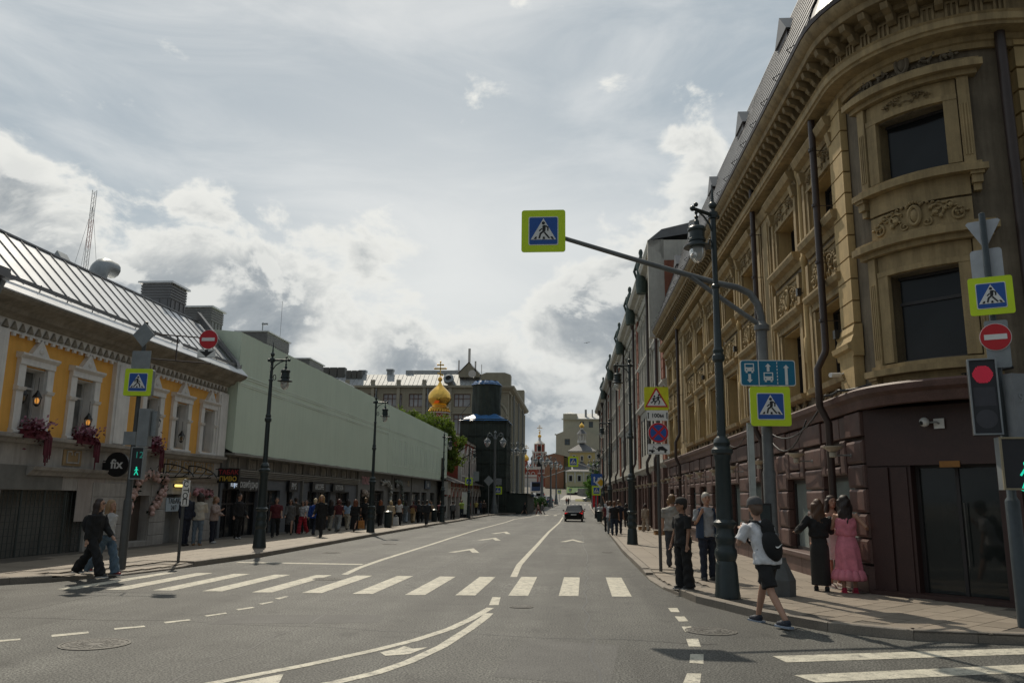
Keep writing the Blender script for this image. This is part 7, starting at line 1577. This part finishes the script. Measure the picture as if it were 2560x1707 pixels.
    o = put('person', body, None); remesh_later(o, vox, 2)
    zg = gh(y)+(.13 if z is None else z)
    if z is None: zg = pave_h(x, y, 1 if x > 0 else -1) if (x < -9 or x > 1.4) else gh(y)
    o.location = (x,y,zg); o.rotation_euler = (0,0,rad(face)); tag(o, label, 'person', group)
    def garment(name, mb_, m, fold=.004, sm=2, v=None):
        me = mb_.mesh(m, name=name); me.transform(Matrix.Diagonal((k,k,k,1))); c = put(name, me, o); remesh_later(c, v or vox, sm)
        if fold and lod < 2: c['fold'] = fold
        return c
    # ---- top
    tk, tc = top[0], top[1]; m = tc if not isinstance(tc, tuple) else cloth(tc)
    i_ = .02 if tk in ('tee','blouse') else .03
    if lod == 2: i_ += .012
    if tk != 'none':
        mb = MB(); hemz = {'tee':-.07,'blouse':.02,'jacket':-.1,'coat':-.42,'longcoat':-.62,'crop':.06,'bodice':.06}[tk]; i2 = i_+.012
        rows = []
        if hemz < -.1: rows.append((P0.x,P0.y+.0,P0.z+hemz,.205,.16))
        if tk in ('bodice','crop'): rows += [(W0.x,W0.y,W0.z-.04,.135+i_*1.1,.10+i_*1.1)]
        else: rows += [(P0.x,P0.y,P0.z+max(hemz,-.1),.165+i2,.115+i2),(P0.x,P0.y,P0.z+max(.0,hemz+.03),.16+i2,.11+i2)]
        rows += [(W0.x,W0.y,W0.z,.135+i_*1.5,.10+i_*1.4),(C0.x,C0.y,C0.z,.155+i_,.115+i_)]
        if tk == 'bodice': rows += [(C0.x,C0.y,C0.z+.07,.152+.012,.11+.012)]
        else: rows += [(S0.x,S0.y,S0.z-.05,(.165 if female else .18)+i_*.8,.095+i_),(S0.x,S0.y,S0.z+.015,.125,.085),(N0.x,N0.y,N0.z-.035,.066,.066)]
        rows = [q for j, q in enumerate(rows) if j == 0 or q[2] > rows[j-1][2]+.001]
        ering(mb, rows)
        full = tk in ('jacket','coat','longcoat','crop') or sleeve == 'long'
        if tk != 'bodice' and sleeve != 'none':
            for S_, E_, Wp, d2, d1 in ARM:
                if full: mb.tube([S_+Vector((0,0,.012)),S_.lerp(E_,.5),E_,E_.lerp(Wp,.5),E_.lerp(Wp,.97)],[.06+i_,.055+i_,.048+i_,.044+i_,.036+i_*.8],8)
                else: mb.tube([S_+Vector((0,0,.012)),S_.lerp(E_,.45),S_.lerp(E_,.78)],[.059+i_,.057+i_,.058+i_],9)
        garment({'tee':'t_shirt','blouse':'blouse','jacket':'jacket','coat':'coat','longcoat':'long_coat','crop':'short_jacket','bodice':'bodice'}[tk], mb, m, .008)
    # ---- bottom
    bk, bc = bot[0], bot[1]; m = bc if not isinstance(bc, tuple) else cloth(bc); ib = .018+(.012 if lod == 2 else 0)
    if bk in ('trousers','wide','shorts','jeans'):
        mb = MB(); ering(mb, [(P0.x,P0.y,P0.z-.13,.15+ib,.105+ib),(P0.x,P0.y,P0.z-.02,.158+ib,.112+ib),(W0.x,W0.y,W0.z-.02,.13+ib,.098+ib)])
        for H0, K, A, b in LGS:
            if bk == 'shorts': mb.tube([H0,H0.lerp(K,.5),H0.lerp(K,.86)],[.09+ib,.088+ib,.088+ib],10)
            else:
                q = {'trousers':(.085,.066,.06,.056),'jeans':(.082,.06,.055,.047),'wide':(.09,.085,.095,.105)}[bk]; e = A+Vector((0,.0,-.045))
                mb.tube([H0,H0.lerp(K,.5),K,K.lerp(A,.5),e],[q[0]+.012+ib,q[0]+ib,q[1]+ib*.8,q[2]+ib*.8,q[3]+ib*.7],10)
        garment({'shorts':'shorts'}.get(bk,'trousers'), mb, m, .009 if bk != 'wide' else .012)
    elif bk in ('skirt','dress','short','pencil'):
        n = 40; hz = {'skirt':.13,'dress':.30,'short':.55,'pencil':.12}[bk]; hz += (0 if bk != 'dress' else -.02); wa = W0.z+.01; rows = 16; vs = []
        for j in range(rows+1):
            t = j/rows; z_ = wa+(hz-wa)*t
            if bk == 'pencil': a, b_ = .135+.05*min(1,t*3.5), .105+.05*min(1,t*3.5)
            elif bk == 'short': a, b_ = .14+.06*t**.6-(.03 if t > .93 else 0), .11+.06*t**.6
            else: a, b_ = .14+.06*min(1,t*3)+.04*t, .11+.055*min(1,t*3)+.05*t
            am = (.014+.02*t)*(1 if bk in ('skirt','dress') else .25)
            for q in range(n):
                an = 2*PI*q/n; w_ = 1+am/.2*math.sin(an*7+math.sin(t*3+NP))*t; vs.append((W0.x*(1-t)+P0.x*t+a*w_*math.cos(an), W0.y*(1-t)+P0.y*t+b_*w_*math.sin(an), z_))
        mb = MB(); mb.add(vs, [(j*n+q,(j+1)*n+q,(j+1)*n+(q+1)%n,j*n+(q+1)%n) for j in range(rows) for q in range(n)]+[tuple(range(n))])
        me = mb.mesh(m, True, 'skirt'); me.transform(Matrix.Diagonal((k,k,k,1))); sk_ = put('skirt', me, o)
        if bk == 'dress' and extra == 'ruffle':
            mb = MB()
            for q in range(13):
                an = 2*PI*q/13; a = .225; c_ = (P0.x+a*math.cos(an), P0.y+a*math.sin(an)); mb.lathe([(.02,.1),(.06,.06),(.085,-.02),(.09,-.08),(.07,-.1),(.02,-.05)],9,Matrix.Translation((c_[0],c_[1],hz+.05)),1+.15*r.random(),1+.15*r.random())
            me = mb.mesh(m, True, 'ruffle'); me.transform(Matrix.Diagonal((k,k,k,1))); part('ruffle', me, sk_)
    # ---- shoes
    if shoes:
        for H0, K, A, b in LGS:
            mb = MB(); f0 = A+Vector((0,0,-.085)); tip = max(-.3,min(.5,-b*.5)) if A.z > .12 else 0
            mb.tube([f0+Vector((0,.05,.045)),f0+Vector((0,.0,.05)),f0+Vector((0,-.09,.04)),f0+Vector((0,-.165,.03))],[.044,.05,.046,.03],9); mb.tube([f0+Vector((0,.015,.05)),A+Vector((0,.01,.01))],[.048,.046],8)
            garment('shoe', mb, cloth(shoes,.6), 0, 1, max(vox,.012))
            if lod == 0: mb = MB(); mb.prism([(-.045,.09),(.045,.09),(.047,-.1),(.03,-.19),(-.03,-.19),(-.047,-.1)],-.005,.02,Matrix.Translation(f0)); me = mb.mesh(cloth((.5,.5,.5) if side is None else side,.6)); me.transform(Matrix.Diagonal((k,k,k,1))); part('sole', me, o)
    # ---- hair and hat
    hs, hc = hair; hm = cloth(hc,.55) if isinstance(hc, tuple) else hc
    if hs != 'bald':
        mb = MB(); mb.ball((0,.022,.042),(.088,.098,.096),14,HM); mb.ball((0,.05,-.01),(.083,.072,.085),12,HM)
        if hs in ('long','wavy','pony'):
            ln_ = {'long':.40,'wavy':.45,'pony':.36}[hs]
            if hs == 'pony': mb.tube([(0,.1,.03),(0,.15,-.03),(0,.14,-.2),(0,.12,-ln_)],[.03,.035,.03,.012],8,True,HM)
            else:
                for q in range(9):
                    an = PI*(q/8)*1.06-.1; xx, yy = .085*math.cos(an), .01+.085*math.sin(an); wv = .012 if hs == 'wavy' else .004
                    mb.tube([(xx*.8,yy*.8,.06)]+[(xx*(1+.15*t)+wv*math.sin(t*9+q), yy*(1+.35*t)+wv*math.cos(t*8+q), .03-ln_*t) for t in (0,.2,.4,.6,.8,1.0)],[.02,.034,.036,.036,.034,.03,.014],7,True,HM)
        elif hs == 'bob':
            for q in range(9):
                an = PI*(q/8)*1.1-.15; xx, yy = .085*math.cos(an), .012+.085*math.sin(an); mb.tube([(xx*.8,yy*.8,.06),(xx*1.08,yy*1.08,-.02),(xx*1.1,yy*1.1,-.11)],[.03,.036,.022],7,True,HM)
        elif hs == 'bun': mb.ball((0,.1,.08),.05,8,HM)
        c = garment('hair', mb, hm, 0, 1, vox); 
        if lod < 2: c['fold'] = .006
    if hat:
        mb = MB(); HT = HM @ Matrix.Translation((0,.01,.065)); mb.lathe([(.103,-.02),(.105,.02),(.095,.06),(.065,.09),(.01,.102)],16,HT,.95,1.1)
        mb.prism([(-.075,-.06),(.075,-.06),(.068,-.15),(.03,-.185),(-.03,-.185),(-.068,-.15)],-.015,-.004,HT if hat[1] > 0 else HT @ Matrix.Rotation(PI,4,'Z')); me = mb.mesh(cloth(hat[0]), 40, 'cap'); me.transform(Matrix.Diagonal((k,k,k,1))); part('cap', me, o)
    if lod < 2 and not (150 < abs(face) < 215):
        mb = MB()
        for sx in (-1,1): mb.ball((sx*.031,-.080,.022),(.012,.006,.006),8,HM); mb.tube([(sx*.016,-.087,.042),(sx*.046,-.08,.043)],.004,4,True,HM)
        me = mb.mesh(cloth((.03,.02,.018)), name='eyes'); me.transform(Matrix.Diagonal((k,k,k,1))); part('eyes', me, o)
        mb = MB(); mb.tube([(-.022,-.085,-.052),(0,-.09,-.05),(.022,-.085,-.052)],[.003,.006,.003],5,True,HM); me = mb.mesh(cloth((.28,.09,.08)), name='mouth'); me.transform(Matrix.Diagonal((k,k,k,1))); part('mouth', me, o)
        if glasses: mb = MB(); [mb.ball((sx*.033,-.088,.02),(.026,.006,.02),8,HM) for sx in (-1,1)]; me = mb.mesh(BLACK, name='sunglasses'); me.transform(Matrix.Diagonal((k,k,k,1))); part('sunglasses', me, o)
    o['_j'] = 0; J = dict(P0=P0*k, W0=W0*k, C0=C0*k, S0=S0*k, HD=HD*k, ARM=ARM, k=k, LGS=LGS, lean=lean); del o['_j']
    return o, J
def carried(o, name, label, cat, mbs, group=None):
    t = thing(name, label, cat, o.location, o.rotation_euler.z, group)
    for nm, mb, m, sm in mbs: mb.build(nm, m, t, sm)
    return t
BK = (.012,.012,.013); NAVY = (.014,.018,.032); DK = (.025,.024,.026)
# --- right pavement, near
o, J = person('person in a grey cap, white tee and dark shorts stepping off the kerb', 2.80,12.56,1.86,-148,('tee',(.62,.62,.64)),('shorts',BK),('short',(.10,.06,.04)),'stoop',0,z=.0,shoes=(.02,.025,.04),hat=((.075,.075,.078),1),turn=-25,side=(.25,.3,.38),mirror=False)
mb = MB(); Mx = Matrix.Translation(J['C0']+Vector((-.01,.19,-.03))) @ Matrix.Rotation(.27,4,'X') @ Matrix.Rotation(.12,4,'Y')
mb.ball((.03,0,-.12),(.165,.105,.235),18,Mx); mb.ball((0,-.01,.12),(.115,.08,.17),14,Mx)
st = MB(); S_ = J['S0']; st.tube([J['C0']+Vector((.1,.16,.12)),S_+Vector((.12,.10,.03)),S_+Vector((.13,-.03,.045)),S_+Vector((.12,-.13,-.08)),J['C0']+Vector((.15,-.13,-.1)),J['C0']+Vector((.17,.1,-.22))],.02,8); st.tube([J['C0']+Vector((-.1,.16,.12)),S_+Vector((-.12,.10,.03)),S_+Vector((-.13,-.03,.045)),S_+Vector((-.12,-.13,-.08)),J['C0']+Vector((-.15,-.13,-.1)),J['C0']+Vector((-.17,.1,-.22))],.02,8); st.tube([S_+Vector((-.05,.12,0)),S_+Vector((0,.15,.06)),S_+Vector((.05,.12,0))],.012,6)
sw_ = MB(); sp = [(-.1,.0),(-.085,-.035),(-.05,-.045),(.0,-.03),(.115,.03),(.01,-.005),(-.04,-.015),(-.065,-.008)]
sw_.prism([(-a,b-.16) for a, b in sp], -.004,.004, Mx @ Matrix.Translation((.02,.104,-.03)) @ Matrix.Rotation(.12,4,'X') @ Matrix.Scale(.75,4) @ UP)
carried(o,'backpack','black backpack with a white tick mark slung on the man stepping off the kerb','backpack',[('bag',mb,cloth((.008,.008,.009)),True),('strap',st,cloth((.01,.01,.01)),True),('tick_mark',sw_,WHITE,False)])
person('person in a dark flat cap and loose black clothes looking left by the kerb', 2.0,16.07,1.63,-62,('tee',(.010,.010,.011)),('wide',(.010,.010,.011)),('short',(.02,.015,.012)),'stand',0,skin=SKIN2,hat=((.03,.026,.024),1),side=(.3,.3,.3),turn=-15)
o, J = person('grey-haired person in a striped shirt and navy vest holding the straps of a bag', 2.78,18.11,1.80,8,('tee',(.30,.31,.32)),('trousers',(.014,.02,.035)),('short',(.36,.33,.29)),'straps',0,side=(.05,.05,.05))
vb = MB(); P = J['P0']; C_ = J['C0']; S_ = J['S0']
for sx in (-1,1):
    rows = []
    for zz, a, b in ((P.z-.1,.25,.19),(P.z+.1,.24,.185),(C_.z,.235,.18),(S_.z-.06,.245,.155),(S_.z+.02,.17,.12)):
        rows.append([(sx*(a*math.cos(t)), -b*math.sin(t)*-1 if 0 else b*math.sin(t), zz) for t in [(-.34+.84*i/9)*PI for i in range(10)]])
    vs = [p for rw in rows for p in rw]; vb.add(vs,[(j*10+i,j*10+i+1,(j+1)*10+i+1,(j+1)*10+i) for j in range(len(rows)-1) for i in range(9)])
vme = vb.mesh(cloth((.022,.04,.075)), True, 'vest'); part('vest', vme, o)
sb_ = MB()
for k_ in range(9): ering(sb_, [(0,P.y,P.z+.0+k_*.055,.128+.0,.156),(0,P.y,P.z+.012+k_*.055,.128,.156)],20) if False else None
person('person with tousled hair in a white tie-dye tee and blue jeans walking away', 3.37,30.76,1.78,182,('tee',mat('tie_dye',(.50,.49,.42),.85,var=.1,scale=7,col2=(.62,.61,.57))),('jeans',(.03,.06,.11)),('short',(.19,.105,.045)),'walk1',1,shoes=(.03,.03,.03))
person('person in a striped tee half hidden behind the man in the flat cap', 2.42,21.5,1.78,176,('tee',mat('stripe_cloth',(.30,.28,.25),.85,var=.45,scale=3)),('trousers',(.05,.05,.055)),('short',(.13,.07,.03)),'stand',1)
# three women by the entrance
o, J = person('person with long auburn hair in a black jacket and long black skirt', 4.6,16.2,1.66,165,('crop',(.011,.011,.012)),('pencil',(.020,.019,.018)),('long',(.075,.036,.018)),'hip',0,female=True,turn=15,side=(.02,.02,.02),mirror=True)
o, J = person('person with dark hair in a short white dress facing the camera', 5.08,16.9,1.74,12,('bodice',(.55,.50,.47)),('short',(.58,.52,.50)),('long',(.03,.016,.012)),'hands',0,female=True,shoes=(.40,.30,.26),skin=SKIN)
o, J = person('person with wavy dark hair in a pink dress with a ruffled hem and red shoes', 5.06,16.02,1.74,170,('bodice',(.60,.19,.24)),('dress',(.62,.20,.255)),('wavy',(.022,.014,.012)),'hip',0,female=True,shoes=(.42,.02,.06),extra='ruffle',turn=-10,side=(.42,.02,.06))
# right pavement, middle and far
person('person in beige clothes with a strap across the back by the right facade', 3.88,48.2,1.60,185,('blouse',(.36,.29,.22)),('wide',(.34,.28,.22)),('bob',(.04,.02,.015)),'walk2',1,female=True,sleeve='long')
person('broad person in a black tee and jeans at the right kerb', 1.80,41.9,1.66,178,('tee',BK),('jeans',(.02,.03,.05)),('short',(.13,.06,.03)),'stand',1)
person('person raising a bare arm to point upwards at the right kerb', 1.66,43.8,1.68,175,('tee',(.5,.5,.52)),('jeans',(.16,.18,.2)),('short',(.1,.05,.03)),'raise',1,mirror=True)
person('person in a maroon top near the right kerb', 1.62,47.4,1.66,190,('tee',(.12,.02,.025)),('trousers',BK),('bob',(.05,.02,.015)),'stand',1,female=True)
person('person in a navy shirt behind the pointing man', 2.15,44.5,1.74,170,('tee',NAVY),('trousers',NAVY),('short',(.10,.06,.04)),'stand',1)
person('blond person in black facing the camera on the right pavement', 3.6,72,1.68,5,('jacket',BK),('trousers',BK),('long',(.36,.27,.14)),'walk1',2,female=True)
person('person all in black walking along the right pavement', 3.32,57.9,1.62,172,('jacket',BK),('trousers',BK),('bob',(.02,.015,.013)),'walk2',1)
person('person in a white tee carrying a dark bag at the far right kerb', 1.95,76.5,1.62,0,('tee',(.55,.55,.55)),('jeans',(.12,.14,.17)),('short',(.12,.08,.05)),'walk1',2)
# left foreground pair
o, J = person('person with dark hair in a black jacket and wide black trousers crossing from the left', -10.2,16.5,1.62,82,('jacket',(.011,.011,.012)),('wide',(.009,.009,.010)),('long',(.03,.018,.013)),'stride',0,female=True,glasses=True,side=(.5,.5,.5),turn=15)
bp = MB(); bp.ball(J['C0']+Vector((0,.2,-.06)),(.15,.1,.21),12); bs = MB(); bs.tube([J['C0']+Vector((.12,.12,.1)),J['S0']+Vector((.12,.02,.04)),J['C0']+Vector((.13,-.12,.05)),J['C0']+Vector((.15,.08,-.2))],.016,6)
carried(o,'backpack','dark backpack on the woman in wide black trousers','backpack',[('bag',bp,cloth(BK),True),('strap',bs,cloth(BK),True)])
person('fair-haired person in a white top and loose blue jeans beside the woman in black', -10.42,17.35,1.60,80,('blouse',(.40,.40,.40)),('wide',(.09,.14,.19)),('long',(.26,.16,.08)),'walk2',0,female=True,shoes=(.25,.03,.03),sleeve='long')
# queue at the left shops
person('person in a navy jacket leaning by the tobacco doorway', -13.4,26.9,1.78,70,('jacket',NAVY),('trousers',NAVY),('short',(.03,.02,.015)),'relax',1)
person('person with long dark hair in a cream sweater and pale jeans', -13.1,27.2,1.72,185,('jacket',(.46,.42,.35)),('jeans',(.14,.18,.22)),('long',(.03,.02,.015)),'phone',1,female=True,shoes=(.35,.2,.1))
o, J = person('person in a pale pink quilted jacket looking at a phone', -13.2,28.6,1.62,85,('jacket',(.36,.28,.25)),('trousers',NAVY),('pony',(.20,.12,.06)),'phone',1,female=True,shoes=(.5,.5,.5)); 
person('person in black standing in the first dark shop entrance', -13.7,31.9,1.74,60,('jacket',BK),('trousers',BK),('short',(.03,.02,.015)),'relax',1,shoes=(.4,.4,.4))
CR_ = [ # x,y,h,face,label,top,bot,hair,pose
(-12.9,33.9,1.66,20,'person in a maroon top half hidden by the nearest left lamp',('tee',(.10,.015,.02)),('trousers',BK),('short',(.05,.03,.02)),'walk1'),
(-13.3,36.7,1.6,15,'person in sunglasses, grey coat and black dress by the shops',('coat',(.11,.105,.1)),('pencil',BK),('bob',(.05,.025,.015)),'walk1'),
(-13.6,38.2,1.66,190,'person in brown holding a phone to the ear',('tee',(.06,.05,.04)),('trousers',BK),('short',(.03,.02,.015)),'phone'),
(-12.9,37.3,1.52,0,'person in a white spotted top and bright red trousers',('blouse',mat('spotted_cloth',(.25,.24,.24),.8,var=.1,scale=16,col2=(.68,.67,.66))),('wide',(.36,.02,.035)),('bob',(.03,.02,.015)),'walk2'),
(-13.2,38.6,1.56,5,'person in a white jacket behind the red trousers',('jacket',(.5,.5,.5)),('trousers',BK),('short',(.12,.06,.04)),'walk1'),
(-12.05,36.4,1.64,172,'fair-haired person in a bright blue jacket',('jacket',(.012,.05,.24)),('trousers',NAVY),('short',(.55,.44,.28)),'walk1'),
(-11.25,34.9,1.78,5,'person with long fair hair in a long black coat and black trousers near the kerb',('longcoat',BK),('trousers',BK),('long',(.32,.19,.08)),'walk2'),
(-13.1,42.2,1.62,180,'person in a black top and light khaki wide trousers',('tee',BK),('wide',(.24,.22,.18)),('long',(.03,.02,.015)),'walk1'),
(-12.1,40.3,1.62,178,'person in a maroon top and grey wide trousers',('blouse',(.09,.015,.018)),('wide',(.20,.21,.21)),('bob',(.09,.02,.015)),'walk2'),
(-12.7,44.0,1.62,176,'person in a light blue shirt and beige trousers',('blouse',(.30,.40,.52)),('trousers',(.36,.32,.25)),('long',(.04,.025,.02)),'walk1'),
(-11.55,41.4,1.62,182,'red-haired person in a black dress with an orange bag',('jacket',BK),('skirt',BK),('long',(.16,.05,.02)),'walk2'),
(-12.2,45.8,1.74,180,'tall person in black trousers beside the orange bag',('tee',BK),('trousers',BK),('short',(.16,.10,.05)),'walk1'),
(-12.5,50.6,1.64,182,'red-haired person in black beyond the second left lamp',('jacket',BK),('trousers',BK),('long',(.20,.06,.02)),'walk2'),
(-11.7,50.0,1.6,178,'blond person in a beige skirt suit with a white carrier bag',('jacket',(.42,.33,.22)),('skirt',(.40,.31,.21)),('bob',(.46,.33,.17)),'walk1'),
(-12.2,54.6,1.66,175,'red-haired person in a white tee and black trousers',('tee',(.55,.54,.53)),('trousers',BK),('long',(.24,.09,.03)),'stand'),
(-12.9,60.0,1.58,180,'person in grey by the far shop window',('tee',(.12,.13,.13)),('wide',(.22,.25,.28)),('long',(.03,.02,.015)),'walk1'),
(-12.5,60.8,1.6,178,'person in maroon with a tan backpack and beige trousers',('blouse',(.07,.015,.018)),('wide',(.36,.26,.15)),('short',(.09,.02,.02)),'walk2'),
(-12.2,61.4,1.68,182,'person in a dark jacket right of the tan backpack',('jacket',DK),('trousers',BK),('short',(.05,.03,.02)),'walk1'),
(-12.4,64.0,1.62,180,'person in black with a long coat among the far shoppers',('longcoat',BK),('trousers',BK),('short',(.05,.03,.02)),'walk2'),
(-13.3,72.0,1.72,0,'person in a pale blue shirt and beige trousers farther along',('tee',(.20,.30,.42)),('trousers',(.36,.31,.23)),('short',(.08,.05,.03)),'walk1'),
(-12.9,70.5,1.6,5,'person in a tan dress beside the pale blue shirt',('blouse',(.34,.24,.15)),('skirt',(.34,.24,.15)),('bob',(.2,.1,.04)),'walk2'),
(-10.55,56.0,1.68,180,'person in a dark suit walking along the sunlit left kerb',('jacket',(.018,.019,.022)),('trousers',(.018,.019,.022)),('short',(.03,.025,.02)),'walk1'),
(-11.2,66.5,1.58,0,'white-haired person in black behind the third left lamp',('jacket',BK),('trousers',BK),('short',(.65,.62,.58)),'stand'),
(-11.8,69,1.64,0,'person in pink and black near the end of the shops',('blouse',(.30,.10,.12)),('trousers',BK),('short',(.06,.03,.02)),'walk2'),
(-11.7,75,1.68,180,'person in a grey jacket and black trousers near the end of the sheet',('jacket',(.10,.10,.10)),('trousers',BK),('short',(.03,.02,.015)),'walk1'),
(-12.2,78.5,1.64,0,'person in dark grey before the church porch',('jacket',(.05,.05,.05)),('trousers',BK),('short',(.04,.03,.02)),'walk2'),
(-12.0,83.0,1.74,-20,'person in a lime green tee standing before the church porch',('tee',(.40,.55,.10)),('jeans',(.04,.05,.06)),('short',(.12,.06,.03)),'phone'),
(-11.6,84.6,1.7,10,'person in brown right of the lime tee',('jacket',(.10,.06,.04)),('trousers',BK),('bob',(.1,.05,.02)),'stand'),
(-13.2,97,1.62,5,'person in a pink-red top near the information pylon',('tee',(.42,.06,.10)),('jeans',(.05,.06,.09)),('short',(.05,.03,.02)),'stand'),
(-12.8,101,1.62,0,'person in a yellow tee holding a white bag near the porch arches',('tee',(.45,.38,.12)),('trousers',BK),('short',(.03,.02,.015)),'stand'),
(-12.3,101.5,1.64,180,'person in dark blue beside the yellow tee',('tee',(.06,.07,.10)),('jeans',(.06,.08,.11)),('short',(.03,.02,.015)),'walk1'),
(-11.8,101,1.64,0,'person in a brown jacket near the first double lamp',('jacket',(.07,.05,.04)),('trousers',BK),('short',(.03,.02,.015)),'stand'),
(-13.0,108,1.6,0,'person in olive under the porch arches',('tee',(.15,.14,.09)),('trousers',BK),('short',(.03,.02,.015)),'walk2'),
(-11.6,112,1.62,0,'person in grey left of the tower hoarding',('tee',(.25,.25,.25)),('jeans',(.06,.08,.11)),('short',(.03,.02,.015)),'walk1'),
(-10.6,113.5,1.62,10,'person in pale pink in front of the black hoarding',('tee',(.42,.30,.27)),('jeans',(.25,.27,.3)),('long',(.1,.05,.03)),'walk2'),
(-8.9,121,1.6,0,'person in light grey at the hoarding corner',('tee',(.36,.36,.36)),('jeans',(.06,.08,.11)),('short',(.03,.02,.015)),'stand'),
(-7.5,126,1.6,0,'person in white by the clipped shrubs',('tee',(.48,.47,.45)),('trousers',BK),('short',(.03,.02,.015)),'walk1'),
(-7.2,129,1.6,0,'person in a tan coat by the clipped shrubs',('coat',(.30,.22,.14)),('trousers',BK),('long',(.2,.1,.05)),'walk2'),
(-6.9,133,1.62,0,'person in a striped pale top by the clipped shrubs',('tee',(.42,.36,.33)),('jeans',(.2,.22,.25)),('short',(.03,.02,.015)),'stand'),
(-6.4,166,1.66,180,'person in blue far along the left kerb',('jacket',(.05,.09,.17)),('jeans',(.05,.07,.1)),('short',(.03,.02,.015)),'stand'),
(-5.7,172,1.64,0,'person in black far along the left kerb',('jacket',BK),('trousers',BK),('short',(.03,.02,.015)),'stand'),
(-7.2,107.8,1.66,90,'person in a long black robe striding over the far crossing to the right',('longcoat',BK),('pencil',BK),('short',(.03,.02,.015)),'stride'),
(-5.45,110.4,1.64,-88,'person in pale pink striding over the far crossing to the left',('tee',(.42,.27,.24)),('wide',(.25,.12,.11)),('long',(.05,.03,.02)),'stride'),
(-5.0,110.8,1.66,90,'person in grey striding over the far crossing to the right',('jacket',(.16,.16,.165)),('jeans',(.16,.17,.19)),('short',(.05,.03,.02)),'stride'),
(-2.85,189.5,1.66,0,'person in a pinkish top at the farthest crossing',('tee',(.40,.20,.16)),('jeans',(.10,.12,.16)),('short',(.05,.03,.02)),'walk1'),
(-2.4,189.7,1.68,0,'person in dark clothes at the farthest crossing',('tee',BK),('trousers',BK),('short',(.05,.03,.02)),'walk2'),
]
GRP = 'people strolling along the street'
for i, q in enumerate(CR_):
    far = q[1] > 48; fem = q[7][0] in ('long','bob','pony')
    person(q[4], q[0], q[1], q[2], q[3]+random.uniform(-8,8), q[5], q[6], q[7], q[8], 2 if far else 1, female=fem, mirror=bool(i % 2), shoes=(.4,.4,.4) if i in (3,) else (.02,.02,.02), glasses=i in (1,3))
def bag(label, x, y, z, m, s=(.16,.07,.2), name='shopping_bag'):
    t = thing(name, label, 'bag', (x,y,gh(y)+z)); mb = MB(); mb.prism([(-s[0],-s[2]),(s[0],-s[2]),(s[0]*.85,s[2]),(-s[0]*.85,s[2])],-s[1],s[1],UP); mb.build('bag', m, t); mb = MB(); mb.tube([(-s[0]*.4,0,s[2]),(-s[0]*.3,0,s[2]+.12),(s[0]*.3,0,s[2]+.12),(s[0]*.4,0,s[2])],.01,5); mb.build('handle', m, t)
bag('orange shopping bag hanging from the hand of the red-haired woman', -11.2,41.4,.5, cloth((.48,.21,.06))); bag('white carrier bag held by the blond woman in beige', -11.35,50.0,.5, cloth((.62,.62,.62)),(.17,.1,.24)); bag('dark bag held beside the white tee at the far right kerb', 1.62,76.4,.75, cloth(DK),(.16,.1,.35)); bag('white bag low beside the yellow tee', -12.5,101,.4, cloth((.55,.55,.55)))
bag('small tan backpack worn over the maroon top', -12.5,60.65,1.05, cloth((.36,.22,.09)),(.15,.08,.2),'tan_backpack')
flush_remesh(); flush_texts()
import OpenImageIO as oiio, sys, numpy as np
def load(f):
    b=oiio.ImageBuf(f); return (b.get_pixels(oiio.FLOAT)[:,:,:3]*255).astype(int)
a=load(sys.argv[1])
for n,(x,y) in {'pave shade L':(300,530),'pave lit L':(250,556),'shade near yellow':(60,560),'shop wall':(300,480),'orange':(60,395),'road near':(420,620),'road right':(640,660),'stripe':(515,586),'sky top':(300,60),'sky mid':(430,200),'sky right low':(560,380),'slab right lit':(700,590),'facade lit quoin':(845,250),'corner wall':(960,250),'granite':(790,450),'entr wall':(900,420),'tent':(350,400)}.items():
    print(n, a[y-2:y+3,x-2:x+3].reshape(-1,3).mean(0).astype(int))
